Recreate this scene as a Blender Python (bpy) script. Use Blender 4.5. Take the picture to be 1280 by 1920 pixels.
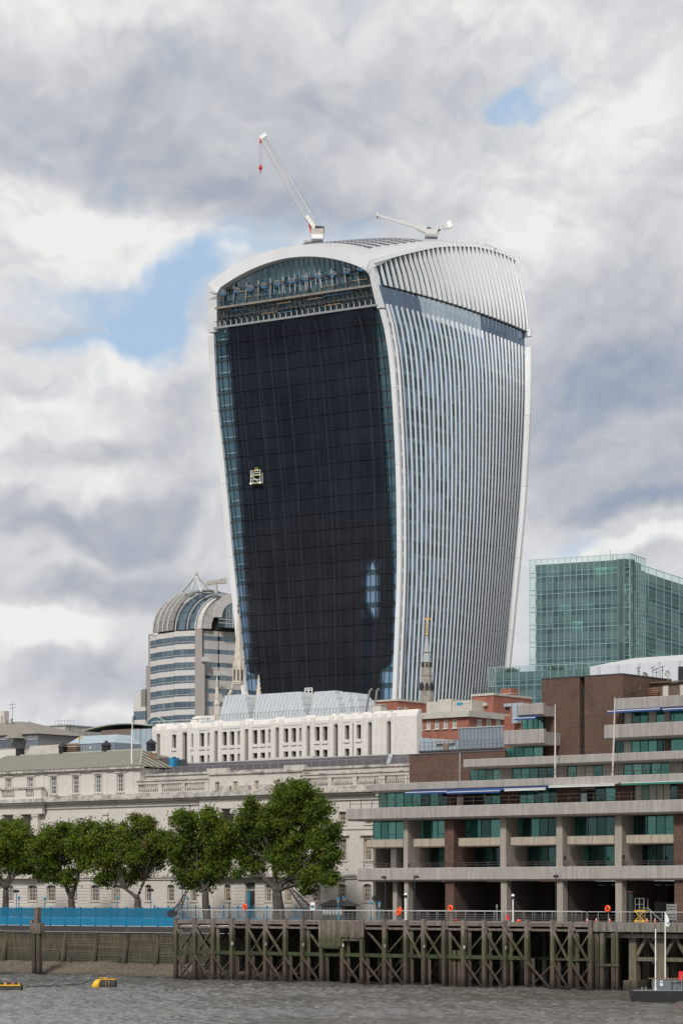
import bpy, bmesh, math, random
import numpy as np
from mathutils import Vector, Matrix
random.seed(7); np.random.seed(7)
for o in list(bpy.data.objects): bpy.data.objects.remove(o)
SC = bpy.context.scene; COL = SC.collection
F = 4800.0; HY = 1681.0; CH = 9.6          # focal length and horizon row of the survey picture, eye height over the water
# ---------------------------------------------------------------- camera
cd = bpy.data.cameras.new('camera'); cam = bpy.data.objects.new('camera', cd); COL.objects.link(cam)
cd.sensor_fit = 'VERTICAL'; cd.sensor_height = 36; cd.lens = F/1920*36
cd.shift_y = (HY-960)/1920; cd.clip_start = 1; cd.clip_end = 20000
cam.location = (0, 0, CH); cam.rotation_euler = (math.pi/2, 0, 0)
SC.camera = cam
# ---------------------------------------------------------------- light
SUN_EL, SUN_AZ = 43.0, 200.0               # compass-like: 180 = behind the camera, more = from the left
SKY_STR = 0.1
sd = bpy.data.lights.new('sun', 'SUN'); sd.energy = 3.0; sd.angle = math.radians(9); sd.color = (1, .97, .93)
sun = bpy.data.objects.new('sun', sd); COL.objects.link(sun)
az = math.radians(SUN_AZ); el = math.radians(SUN_EL)
sdir = Vector((math.sin(az)*math.cos(el), math.cos(az)*math.cos(el), math.sin(el)))
sun.rotation_euler = sdir.to_track_quat('Z', 'Y').to_euler()
SC.view_settings.view_transform = 'Standard'; SC.view_settings.look = 'None'
SC.view_settings.gamma = 1; SC.view_settings.exposure = 0.0; SC.view_settings.use_curve_mapping = False
SC.render.engine = 'CYCLES'

class NT:
    """small helper to wire nodes"""
    def __init__(s, tree): s.t = tree; s.n = tree.nodes; s.l = tree.links
    def node(s, typ, **kw):
        n = s.n.new(typ)
        for k, v in kw.items(): setattr(n, k, v)
        return n
    def put(s, sock, v):
        if v is None: return
        if hasattr(v, 'is_linked') or isinstance(v, bpy.types.NodeSocket): s.l.new(v, sock)
        else:
            if sock.type == 'RGBA' and not isinstance(v, (int, float)) and len(v) == 3: v = (*v, 1)
            sock.default_value = v
    def math(s, op, a, b=None, c=None, clamp=False):
        n = s.node('ShaderNodeMath', operation=op, use_clamp=clamp); s.put(n.inputs[0], a)
        if b is not None: s.put(n.inputs[1], b)
        if c is not None: s.put(n.inputs[2], c)
        return n.outputs[0]
    def vmath(s, op, a, b=None):
        n = s.node('ShaderNodeVectorMath', operation=op); s.put(n.inputs[0], a)
        if b is not None:
            if op == 'SCALE': s.put(n.inputs[3], b)
            else: s.put(n.inputs[1], b)
        return n.outputs['Value'] if op in ('LENGTH', 'DOT_PRODUCT', 'DISTANCE') else n.outputs[0]
    def mix(s, f, a, b, mode='MIX'):
        n = s.node('ShaderNodeMix', data_type='RGBA', blend_type=mode); s.put(n.inputs[0], f)
        s.put(n.inputs[6], a); s.put(n.inputs[7], b); return n.outputs[2]
    def noise(s, vec, scale, det=3, rough=.5, dist=0, dim='3D'):
        n = s.node('ShaderNodeTexNoise', noise_dimensions=dim); s.put(n.inputs['Vector'], vec)
        s.put(n.inputs['Scale'], scale); s.put(n.inputs['Detail'], det); s.put(n.inputs['Roughness'], rough)
        s.put(n.inputs['Distortion'], dist); return n.outputs[0]
    def ramp(s, f, pts, interp='LINEAR'):
        n = s.node('ShaderNodeValToRGB'); n.color_ramp.interpolation = interp
        while len(n.color_ramp.elements) < len(pts): n.color_ramp.elements.new(.5)
        for e, (p, c) in zip(n.color_ramp.elements, pts):
            e.position = p; e.color = (c, c, c, 1) if isinstance(c, (int, float)) else (*c, 1)
        s.put(n.inputs[0], f); return n.outputs[0]
    def mapr(s, v, a, b, c=0., d=1., smooth=False):
        n = s.node('ShaderNodeMapRange'); n.clamp = True
        if smooth: n.interpolation_type = 'SMOOTHSTEP'
        s.put(n.inputs[0], v); s.put(n.inputs[1], a); s.put(n.inputs[2], b); s.put(n.inputs[3], c); s.put(n.inputs[4], d)
        return n.outputs[0]

# ---------------------------------------------------------------- sky
W = bpy.data.worlds.new('World'); SC.world = W; W.use_nodes = True
k = NT(W.node_tree); k.n.clear()
out = k.node('ShaderNodeOutputWorld'); bg = k.node('ShaderNodeBackground')
k.l.new(bg.outputs[0], out.inputs[0]); bg.inputs[1].default_value = SKY_STR
sky = k.node('ShaderNodeTexSky', sky_type='NISHITA'); sky.sun_disc = False
sky.sun_elevation = el; sky.sun_rotation = az; sky.altitude = 20; sky.air_density = 1; sky.dust_density = .6; sky.ozone_density = 1.5
tc = k.node('ShaderNodeTexCoord'); D = tc.outputs['Generated']
def skydir(px, py):
    v = Vector(((px-640)/F, 1, (HY-py)/F)); return v.normalized()
wob = k.noise(D, 14, 4, .6); wob2 = k.noise(k.vmath('ADD', D, (3.1, 1.7, .4)), 14, 4, .6)
cmb = k.node('ShaderNodeCombineXYZ'); k.put(cmb.inputs[0], k.math('SUBTRACT', wob, .5)); k.put(cmb.inputs[2], k.math('SUBTRACT', wob2, .5))
Dw = k.vmath('ADD', D, k.vmath('SCALE', cmb.outputs[0], .05))
def blob(px, py, rx, ry, soft=1.0, tilt=0.0):
    """soft oval patch of the sky round a direction; radii in survey pixels"""
    c = skydir(px, py); d = k.vmath('SUBTRACT', Dw, tuple(c))
    t = math.radians(tilt)
    ax = Vector((math.cos(t), 0, math.sin(t))); az_ = Vector((-math.sin(t), 0, math.cos(t)))
    a = k.math('DIVIDE', k.vmath('DOT_PRODUCT', d, tuple(ax)), rx/F); b = k.math('DIVIDE', k.vmath('DOT_PRODUCT', d, tuple(az_)), ry/F)
    cc = k.math('DIVIDE', k.vmath('DOT_PRODUCT', d, (0, 1, 0)), .3)
    r2 = k.math('ADD', k.math('ADD', k.math('MULTIPLY', a, a), k.math('MULTIPLY', b, b)), k.math('MULTIPLY', cc, cc))
    return k.mapr(r2, 0, 2.0*soft, 1, 0, True)
def total(items):
    acc = None
    for w, bl in items:
        v = k.math('MULTIPLY', bl, w); acc = v if acc is None else k.math('ADD', acc, v)
    return acc
W.cycles.sampling_method = 'MANUAL'; W.cycles.sample_map_resolution = 512
Ds = k.vmath('MULTIPLY', Dw, (1, 1, 1.2))
def puff(v, scale):
    """cauliflower noise: rounded lumps of several sizes"""
    n = k.node('ShaderNodeTexVoronoi', feature='F1'); k.put(n.inputs['Vector'], v); n.inputs['Scale'].default_value = scale; n.inputs['Detail'].default_value = 2.6
    n.inputs['Roughness'].default_value = .55; n.inputs['Lacunarity'].default_value = 2.3; n.normalize = True
    return k.math('SUBTRACT', 1, n.outputs['Distance'])
fine = k.noise(D, 90, 4, .6)
Dp = k.vmath('ADD', Ds, k.vmath('SCALE', cmb.outputs[0], .03))
off = (-.0035, 0, .0075)
n1 = k.noise(Ds, 9, 8, .56, .2); n1b = k.noise(k.vmath('ADD', Ds, off), 9, 8, .56, .2)
p1 = puff(Dp, 20); p1b = puff(k.vmath('ADD', Dp, off), 20)
gaps = total([(.44, blob(215, 590, 210, 66, 1, 6)), (.30, blob(340, 530, 110, 60, 1, 25)), (.34, blob(430, 490, 110, 40, 1, 10)), (.37, blob(975, 182, 52, 24, 1, 10)), (.34, blob(280, 645, 70, 50)),
              (.34, blob(620, 425, 210, 50, 1, -5)), (.42, blob(1000, 1005, 110, 46)), (.40, blob(0, 800, 40, 36)),
              (.20, blob(1045, 125, 50, 44)), (.34, blob(90, 672, 150, 22)), (.34, blob(1200, 1012, 150, 22)), (.30, blob(50, 735, 130, 24))])
base = k.math('ADD', k.math('ADD', k.math('MULTIPLY', k.math('SUBTRACT', n1, .5), 1.25), k.math('MULTIPLY', k.math('SUBTRACT', p1, .6), .55)), k.math('MULTIPLY', k.math('SUBTRACT', fine, .5), .30))
dens = k.math('SUBTRACT', k.math('ADD', base, .36), gaps)
cover = k.mapr(dens, -.24, .30, 0, 1, True)
dark = total([(.34, blob(330, 250, 600, 120, 1, -6)), (.18, blob(480, 370, 330, 40)), (.46, blob(1190, 830, 250, 130, 1.2)), (.34, blob(1180, 640, 180, 120, 1.2)),
              (.46, blob(190, 980, 330, 50, 1, -6)), (.46, blob(230, 1095, 190, 40)), (.26, blob(335, 820, 70, 110)), (.22, blob(180, 1270, 180, 60)),
              (.22, blob(60, 645, 120, 18)), (.14, blob(640, 120, 460, 70)), (.24, blob(140, 850, 130, 26)), (.34, blob(1190, 960, 120, 26))])
lite = total([(.50, blob(40, 395, 170, 56)), (.42, blob(260, 440, 210, 60)), (.25, blob(200, 520, 150, 26)), (.62, blob(60, 1165, 160, 48)), (.50, blob(190, 700, 130, 40)), (.44, blob(50, 800, 110, 50)), (.40, blob(60, 905, 130, 40)),
              (.40, blob(800, 320, 180, 64)), (.40, blob(30, 40, 300, 80)), (.34, blob(1010, 450, 100, 80)), (.26, blob(1130, 200, 170, 140)), (.40, blob(390, 1010, 60, 44)), (.50, blob(1150, 1035, 160, 20)),
              (.24, blob(900, 50, 360, 70)), (.30, blob(90, 1330, 220, 40)), (.36, blob(390, 660, 70, 50))])
# flat grey layer where the bank is thick and dark, lumpy where it is bright
lump = k.mapr(k.math('SUBTRACT', lite, dark), -.35, .35, .25, 1.0, True)
rel = k.math('ADD', k.math('MULTIPLY', k.math('SUBTRACT', n1, n1b), 1.9), k.math('MULTIPLY', k.math('MULTIPLY', k.math('SUBTRACT', p1, p1b), 1.5), lump))
sh = k.math('ADD', k.math('ADD', .61, rel), k.math('SUBTRACT', k.math('MULTIPLY', lite, .56), k.math('MULTIPLY', dark, .86)))
sh = k.math('ADD', sh, k.math('ADD', k.math('MULTIPLY', k.math('MULTIPLY', k.math('SUBTRACT', p1, .6), .55), lump), k.math('MULTIPLY', k.math('SUBTRACT', fine, .5), .14)))
cloudcol = k.ramp(sh, [(0.0, (3.1, 3.7, 4.85)), (.28, (4.65, 4.9, 5.45)), (.5, (5.95, 6.1, 6.4)), (.75, (7.2, 7.25, 7.4)), (1.0, (8.6, 8.55, 8.4))])
blue = k.mix(.8, sky.outputs[0], (4.3, 5.95, 8.0))
skyc = k.mix(cover, blue, cloudcol)
k.put(bg.inputs[0], skyc)
# ---------------------------------------------------------------- materials
MATS = {}
def base_mat(name):
    m = bpy.data.materials.new(name); m.use_nodes = True; q = NT(m.node_tree)
    b = q.n['Principled BSDF']; g = q.node('ShaderNodeNewGeometry'); MATS[name] = m
    return m, q, b, g.outputs['Position']
def plain(name, col, rough=.6, var=.12, scale=1.5, metal=0, bump=.0, rand=0.0, spec=.5, stain=None, zs=1.0, bscale=6, stainamt=.6, thr=(.5, .7)):
    m, q, b, P = base_mat(name)
    n = q.noise(P, scale, 5, .6)
    c = q.mix(n, tuple(x*(1-var*1.6) for x in col), tuple(min(1, x*(1+var*1.6)) for x in col))
    if stain:
        Ps = q.vmath('MULTIPLY', P, (1, 1, zs))
        s = q.mapr(q.noise(Ps, bscale*.35, 6, .65), thr[0], thr[1], 0, stainamt)
        c = q.mix(s, c, stain)
    if rand:
        r = q.node('ShaderNodeObjectInfo').outputs['Random']
        c = q.mix(1, c, q.ramp(r, [(0, 1-rand), (1, 1+0*rand)]), 'MULTIPLY')
    q.put(b.inputs['Base Color'], c); b.inputs['Roughness'].default_value = rough; b.inputs['Metallic'].default_value = metal
    b.inputs['Specular IOR Level'].default_value = spec
    if bump:
        bn = q.node('ShaderNodeBump'); bn.inputs['Distance'].default_value = bump; q.put(bn.inputs['Height'], q.noise(P, bscale, 5, .6)); q.l.new(bn.outputs[0], b.inputs['Normal'])
    return m
def glass(name, dark, tint, fac=.35, rough=.03, rand=.4, wob=.02, wscale=.25, warm=None):
    """coated facade glass: a dark room behind, a tinted mirror in front"""
    m, q, b, P = base_mat(name); q.n.remove(b); o = q.n['Material Output']
    r = q.node('ShaderNodeObjectInfo').outputs['Random']
    r2 = q.math('FRACT', q.math('MULTIPLY', r, 17.3))
    dcol = q.mix(r, dark, tuple(x*(1+rand*2.2) for x in dark))
    if warm: dcol = q.mix(q.mapr(r2, .86, .97), dcol, warm)
    n = q.noise(P, wscale*6, 3, .6); dcol = q.mix(q.mapr(n, .45, .8), dcol, tuple(x*.45 for x in dark))
    d = q.node('ShaderNodeBsdfDiffuse'); q.put(d.inputs[0], dcol)
    g = q.node('ShaderNodeBsdfGlossy'); g.inputs['Roughness'].default_value = rough
    q.put(g.inputs[0], q.mix(r2, tuple(x*(1-rand*.5) for x in tint), tint))
    bn = q.node('ShaderNodeBump'); bn.inputs['Distance'].default_value = wob; q.put(bn.inputs['Height'], q.noise(P, wscale, 2, .5)); q.l.new(bn.outputs[0], g.inputs['Normal'])
    fr = q.node('ShaderNodeLayerWeight'); fr.inputs[0].default_value = .25
    f = q.math('ADD', q.math('MULTIPLY', fr.outputs['Fresnel'], .35), fac, clamp=True)
    mx = q.node('ShaderNodeMixShader'); q.put(mx.inputs[0], f); q.l.new(d.outputs[0], mx.inputs[1]); q.l.new(g.outputs[0], mx.inputs[2])
    q.l.new(mx.outputs[0], o.inputs[0]); return m
def clear_glass(name, tint, fac=.25, alpha=.5):
    m, q, b, P = base_mat(name); q.n.remove(b); o = q.n['Material Output']
    t = q.node('ShaderNodeBsdfTransparent'); q.put(t.inputs[0], tuple(1-(1-x)*alpha for x in tint))
    g = q.node('ShaderNodeBsdfGlossy'); g.inputs['Roughness'].default_value = .05; q.put(g.inputs[0], tint)
    r = q.node('ShaderNodeObjectInfo').outputs['Random']
    f = q.math('ADD', fac, q.math('MULTIPLY', r, .12))
    mx = q.node('ShaderNodeMixShader'); q.put(mx.inputs[0], f); q.l.new(t.outputs[0], mx.inputs[1]); q.l.new(g.outputs[0], mx.inputs[2])
    q.l.new(mx.outputs[0], o.inputs[0]); return m
def brick(name, c1, c2, mortar, rot, bw=.225, bh=.075):
    m, q, b, P = base_mat(name)
    mp = q.node('ShaderNodeMapping'); q.put(mp.inputs[0], P); mp.inputs['Rotation'].default_value = (0, 0, -rot)
    sx = q.node('ShaderNodeSeparateXYZ'); q.l.new(mp.outputs[0], sx.inputs[0])
    cb = q.node('ShaderNodeCombineXYZ'); q.put(cb.inputs[0], q.math('ADD', sx.outputs[0], sx.outputs[1])); q.put(cb.inputs[1], sx.outputs[2])
    t = q.node('ShaderNodeTexBrick'); q.l.new(cb.outputs[0], t.inputs[0]); t.inputs['Scale'].default_value = 1
    t.inputs['Brick Width'].default_value = bw; t.inputs['Row Height'].default_value = bh; t.inputs['Mortar Size'].default_value = .012
    for i, c in enumerate((c1, c2, mortar)): t.inputs[i+1].default_value = (*c, 1)
    n = q.noise(P, .35, 6, .6); n2 = q.noise(P, 3.2, 4, .7)
    c = q.mix(1, t.outputs[0], q.ramp(n, [(.3, .78), (.7, 1.15)]), 'MULTIPLY')
    c = q.mix(1, c, q.ramp(n2, [(.35, .8), (.65, 1.25)]), 'MULTIPLY')
    q.put(b.inputs['Base Color'], c); b.inputs['Roughness'].default_value = .9
    return m
def stone(name, col, stainc, lev=(.52, .72), amt=.55, joints=None, rot=0, rough=.85, streak=.35):
    """pale masonry: broad tone shifts, sooty runs, and (optionally) fine joints"""
    m, q, b, P = base_mat(name)
    n = q.noise(P, .22, 6, .6); n2 = q.noise(P, 2.5, 5, .65)
    c = q.mix(n, tuple(x*.86 for x in col), tuple(min(1, x*1.1) for x in col))
    c = q.mix(1, c, q.ramp(n2, [(.3, .9), (.7, 1.07)]), 'MULTIPLY')
    Ps = q.vmath('MULTIPLY', P, (1, 1, .22)); s = q.mapr(q.noise(Ps, 1.6, 7, .7), lev[0], lev[1], 0, streak)
    s2 = q.mapr(q.noise(P, .5, 7, .72), lev[0], lev[1], 0, amt)
    c = q.mix(s, c, stainc); c = q.mix(s2, c, stainc)
    if joints:
        mp = q.node('ShaderNodeMapping'); q.put(mp.inputs[0], P); mp.inputs['Rotation'].default_value = (0, 0, -rot)
        sx = q.node('ShaderNodeSeparateXYZ'); q.l.new(mp.outputs[0], sx.inputs[0])
        cb = q.node('ShaderNodeCombineXYZ'); q.put(cb.inputs[0], q.math('ADD', sx.outputs[0], sx.outputs[1])); q.put(cb.inputs[1], sx.outputs[2])
        t = q.node('ShaderNodeTexBrick'); q.l.new(cb.outputs[0], t.inputs[0]); t.inputs['Scale'].default_value = 1
        t.inputs['Brick Width'].default_value = joints[0]; t.inputs['Row Height'].default_value = joints[1]; t.inputs['Mortar Size'].default_value = .02
        t.inputs[1].default_value = (1, 1, 1, 1); t.inputs[2].default_value = (.93, .93, .94, 1); t.inputs[3].default_value = (.62, .6, .58, 1)
        c = q.mix(joints[2], c, q.mix(1, c, t.outputs[0], 'MULTIPLY'))
    q.put(b.inputs['Base Color'], c); b.inputs['Roughness'].default_value = rough
    bn = q.node('ShaderNodeBump'); bn.inputs['Distance'].default_value = .02; q.put(bn.inputs['Height'], n2); q.l.new(bn.outputs[0], b.inputs['Normal'])
    return m
def ribbed(name, c1, c2, rot, period=.5, rough=.5, metal=0., stain=None, axis=0):
    """sheet with standing seams, run by world position turned to the wall"""
    m, q, b, P = base_mat(name)
    mp = q.node('ShaderNodeMapping'); q.put(mp.inputs[0], P); mp.inputs['Rotation'].default_value = (0, 0, -rot)
    sx = q.node('ShaderNodeSeparateXYZ'); q.l.new(mp.outputs[0], sx.inputs[0])
    f = q.math('FRACT', q.math('DIVIDE', sx.outputs[axis], period))
    line = q.mapr(f, .84, .9, 0, 1)
    n = q.noise(q.vmath('MULTIPLY', P, (1, 1, .3)), 1.2, 6, .65)
    c = q.mix(n, tuple(x*.82 for x in c1), tuple(x*1.15 for x in c1))
    if stain: c = q.mix(q.mapr(q.noise(P, .7, 6, .7), .5, .7, 0, .6), c, stain)
    c = q.mix(line, c, c2)
    q.put(b.inputs['Base Color'], c); b.inputs['Roughness'].default_value = rough; b.inputs['Metallic'].default_value = metal
    bn = q.node('ShaderNodeBump'); bn.inputs['Distance'].default_value = .05; q.put(bn.inputs['Height'], line); q.l.new(bn.outputs[0], b.inputs['Normal'])
    return m

# ---------------------------------------------------------------- mesh builders
class Frame:
    """a plan frame: origin, x along a frontage (to the right), y away from the river side"""
    def __init__(s, ox, oy, ex, ey):
        L = math.hypot(ex, ey); s.o = Vector((ox, oy)); s.e1 = Vector((ex/L, ey/L)); s.e2 = Vector((-ey/L, ex/L)); s.rot = math.atan2(ey, ex)
    def w(s, a, b): return s.o + s.e1*a + s.e2*b
    def a(s, px, b=0):
        kx = (px-640)/F; o = s.o + s.e2*b
        return (kx*o.y - o.x)/(s.e1.x - kx*s.e1.y)
    def z(s, py, a, b=0): return CH + (HY-py)/F*s.w(a, b).y
    def az(s, px, py, b=0): a = s.a(px, b); return a, s.z(py, a, b)
    def loc(s, x, y): v = Vector((x, y))-s.o; return v.dot(s.e1), v.dot(s.e2)
def at(px, dist): return Vector(((px-640)/F*dist, dist))
def zz(py, dist): return CH + (HY-py)/F*dist

class MB:
    def __init__(s): s.v = []; s.f = []
    def quad(s, a, b, c, d): n = len(s.v); s.v += [tuple(a), tuple(b), tuple(c), tuple(d)]; s.f.append((n, n+1, n+2, n+3)); return s
    def tri(s, a, b, c): n = len(s.v); s.v += [tuple(a), tuple(b), tuple(c)]; s.f.append((n, n+1, n+2)); return s
    def box(s, x0, x1, y0, y1, z0, z1):
        n = len(s.v)
        s.v += [(x, y, z) for z in (z0, z1) for x, y in ((x0, y0), (x1, y0), (x1, y1), (x0, y1))]
        s.f += [(n, n+3, n+2, n+1), (n+4, n+5, n+6, n+7)] + [(n+i, n+(i+1) % 4, n+4+(i+1) % 4, n+4+i) for i in range(4)]; return s
    def hexa(s, p):      # 8 points, bottom ring then top ring
        n = len(s.v); s.v += [tuple(x) for x in p]
        s.f += [(n, n+3, n+2, n+1), (n+4, n+5, n+6, n+7)] + [(n+i, n+(i+1) % 4, n+4+(i+1) % 4, n+4+i) for i in range(4)]; return s
    def beam(s, p, q, w, h=None, up=(0, 0, 1)):
        p = Vector(p); q = Vector(q); d = (q-p).normalized(); h = h or w; u = Vector(up)
        if abs(d.dot(u)) > .98: u = Vector((0, 1, 0))
        x = d.cross(u).normalized(); y = x.cross(d).normalized()
        r = [x*-w/2+y*-h/2, x*w/2+y*-h/2, x*w/2+y*h/2, x*-w/2+y*h/2]
        return s.hexa([p+i for i in r]+[q+i for i in r])
    def tube(s, pts, r, n=6, caps=True):
        pts = [Vector(p) for p in pts]; rs = r if isinstance(r, (list, tuple)) else [r]*len(pts); b = len(s.v)
        for i, p in enumerate(pts):
            d = (pts[min(i+1, len(pts)-1)]-pts[max(i-1, 0)]).normalized(); u = Vector((0, 0, 1)) if abs(d.z) < .9 else Vector((1, 0, 0))
            x = d.cross(u).normalized(); y = x.cross(d)
            for j in range(n):
                t = 2*math.pi*j/n; s.v.append(tuple(p+(x*math.cos(t)+y*math.sin(t))*rs[i]))
        for i in range(len(pts)-1):
            for j in range(n): s.f.append((b+i*n+j, b+i*n+(j+1) % n, b+(i+1)*n+(j+1) % n, b+(i+1)*n+j))
        if caps: s.f.append(tuple(b+j for j in range(n))[::-1]); e = b+(len(pts)-1)*n; s.f.append(tuple(e+j for j in range(n)))
        return s
    def lathe(s, prof, n=12, c=(0, 0, 0), rot=0):
        b = len(s.v)
        for r, z in prof:
            for j in range(n): t = 2*math.pi*j/n+rot; s.v.append((c[0]+r*math.cos(t), c[1]+r*math.sin(t), c[2]+z))
        for i in range(len(prof)-1):
            for j in range(n): s.f.append((b+i*n+j, b+i*n+(j+1) % n, b+(i+1)*n+(j+1) % n, b+(i+1)*n+j))
        s.f.append(tuple(b+j for j in range(n))[::-1]); e = b+(len(prof)-1)*n; s.f.append(tuple(e+j for j in range(n))); return s
    def prism(s, poly, z0, z1):
        b = len(s.v); n = len(poly); s.v += [(x, y, z0) for x, y in poly]+[(x, y, z1) for x, y in poly]
        s.f += [tuple(b+i for i in range(n))[::-1], tuple(b+n+i for i in range(n))]+[(b+i, b+(i+1) % n, b+n+(i+1) % n, b+n+i) for i in range(n)]; return s
    def sheet(s, poly, y0, y1):   # polygon in xz, thick in y
        b = len(s.v); n = len(poly); s.v += [(x, y0, z) for x, z in poly]+[(x, y1, z) for x, z in poly]
        s.f += [tuple(b+i for i in range(n)), tuple(b+n+i for i in range(n))[::-1]]+[(b+i, b+n+i, b+n+(i+1) % n, b+(i+1) % n) for i in range(n)]; return s
    def loft(s, rings, closed=True, caps=True):
        b = len(s.v); n = len(rings[0])
        for r in rings: s.v += [tuple(p) for p in r]
        m = n if closed else n-1
        for i in range(len(rings)-1):
            for j in range(m): s.f.append((b+i*n+j, b+i*n+(j+1) % n, b+(i+1)*n+(j+1) % n, b+(i+1)*n+j))
        if caps and closed: s.f.append(tuple(b+j for j in range(n))[::-1]); e = b+(len(rings)-1)*n; s.f.append(tuple(e+j for j in range(n)))
        return s
    def mesh(s, name, mat, smooth=False):
        me = bpy.data.meshes.new(name); me.from_pydata(s.v, [], s.f)
        if mat: me.materials.append(MATS[mat])
        if smooth: me.polygons.foreach_set('use_smooth', [True]*len(me.polygons))
        return me
    def build(s, name, mat, parent=None, loc=(0, 0, 0), rot=0, smooth=False):
        return put(name, s.mesh(name, mat, smooth), parent, loc, rot)
def put(name, me, parent=None, loc=(0, 0, 0), rot=0, scale=None):
    o = bpy.data.objects.new(name, me); COL.objects.link(o); o.location = loc; o.rotation_euler = (0, 0, rot)
    if scale: o.scale = scale
    if parent: o.parent = parent
    return o
UNIT = {}
def bx(parent, name, mat, x0, x1, y0, y1, z0, z1):
    """a plain block; blocks of one material share one mesh"""
    if mat not in UNIT: UNIT[mat] = MB().box(-.5, .5, -.5, .5, -.5, .5).mesh('block', mat)
    return put(name, UNIT[mat], parent, ((x0+x1)/2, (y0+y1)/2, (z0+z1)/2), 0, (abs(x1-x0), abs(y1-y0), abs(z1-z0)))
def bbeam(parent, name, mat, p, q, w, h=None):
    """a straight bar between two points, sharing the block mesh"""
    p = Vector(p); q = Vector(q); d = q-p; h = h or w
    if mat not in UNIT: UNIT[mat] = MB().box(-.5, .5, -.5, .5, -.5, .5).mesh('block', mat)
    o = put(name, UNIT[mat], parent, (p+q)/2, 0, (w, h, d.length)); o.rotation_euler = d.to_track_quat('Z', 'Y').to_euler(); return o
def thing(name, label, cat, loc=(0, 0, 0), rot=0, group=None):
    o = bpy.data.objects.new(name, None); COL.objects.link(o); o.location = loc; o.rotation_euler = (0, 0, rot); o.empty_display_size = .5
    o['label'] = label; o['category'] = cat
    if group: o['group'] = group
    return o
def tag(o, label, cat, group=None): o['label'] = label; o['category'] = cat; o['group'] = group or o.get('group', '') ; (group is None and 'group' in o and not o['group']) and o.__delitem__('group'); return o
def kids(o): return [c for c in bpy.data.objects if c.parent == o]
def copy_tree(o, kidmap=None, parent=None):
    c = o.copy(); COL.objects.link(c); c.parent = parent
    for ch in o.children: copy_tree(ch, None, c)
    return c
class T:
    """a thing standing in a frame: children use frame coordinates"""
    def __init__(s, name, label, cat, fr, a=0, b=0, z=0, group=None):
        p = fr.w(a, b); s.o = thing(name, label, cat, (p.x, p.y, z), fr.rot, group); s.d = Vector((a, b, z)); s.fr = fr
    def box(s, name, mat, a0, a1, b0, b1, z0, z1, parent=None):
        d = s.d if parent is None else s.d; o = bx(s.o if parent is None else parent, name, mat, a0-d.x, a1-d.x, b0-d.y, b1-d.y, z0-d.z, z1-d.z); return o
    def beam(s, name, mat, p, q, w, h=None): return bbeam(s.o, name, mat, Vector(p)-s.d, Vector(q)-s.d, w, h)
    def mb(s, m, name, mat, smooth=False, kind=None, parent=None):
        m.v = [(x-s.d.x, y-s.d.y, z-s.d.z) for x, y, z in m.v]; o = m.build(name, mat, parent or s.o, smooth=smooth)
        if kind: o['kind'] = kind
        return o
def struct(o): o['kind'] = 'structure'; return o

# river frame: x runs along the quay towards the right, y inland
RV = Frame(25.5, 260, .777, -.629)
# ================================================================ water and ground
def interp(tb, x):
    if x <= tb[0][0]: (x0, y0), (x1, y1) = tb[0], tb[1]
    elif x >= tb[-1][0]: (x0, y0), (x1, y1) = tb[-2], tb[-1]
    else:
        for i in range(len(tb)-1):
            if tb[i][0] <= x <= tb[i+1][0]: (x0, y0), (x1, y1) = tb[i], tb[i+1]; break
    return y0+(y1-y0)*(x-x0)/(x1-x0)
def grid_obj(name, X, Y, Z, mat, smooth=True):
    ny, nx = X.shape; me = bpy.data.meshes.new(name)
    co = np.stack([X, Y, Z], -1).reshape(-1, 3).astype(np.float32)
    i = np.arange(ny*nx).reshape(ny, nx); f = np.stack([i[:-1, :-1], i[:-1, 1:], i[1:, 1:], i[1:, :-1]], -1).reshape(-1, 4)
    me.vertices.add(len(co)); me.vertices.foreach_set('co', co.ravel()); me.loops.add(f.size); me.loops.foreach_set('vertex_index', f.ravel())
    me.polygons.add(len(f)); me.polygons.foreach_set('loop_start', np.arange(0, f.size, 4)); me.polygons.foreach_set('loop_total', np.full(len(f), 4))
    me.polygons.foreach_set('use_smooth', np.full(len(f), smooth)); me.update(); me.validate(); me.materials.append(MATS[mat]); return put(name, me)
def vnoise(x, y, seed):
    r = np.random.RandomState(seed); tab = r.rand(256, 256)
    xi = np.floor(x).astype(int); yi = np.floor(y).astype(int); fx = x-xi; fy = y-yi; fx = fx*fx*(3-2*fx); fy = fy*fy*(3-2*fy)
    g = lambda a, b: tab[a % 256, b % 256]
    return (g(xi, yi)*(1-fx)+g(xi+1, yi)*fx)*(1-fy)+(g(xi, yi+1)*(1-fx)+g(xi+1, yi+1)*fx)*fy
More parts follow.
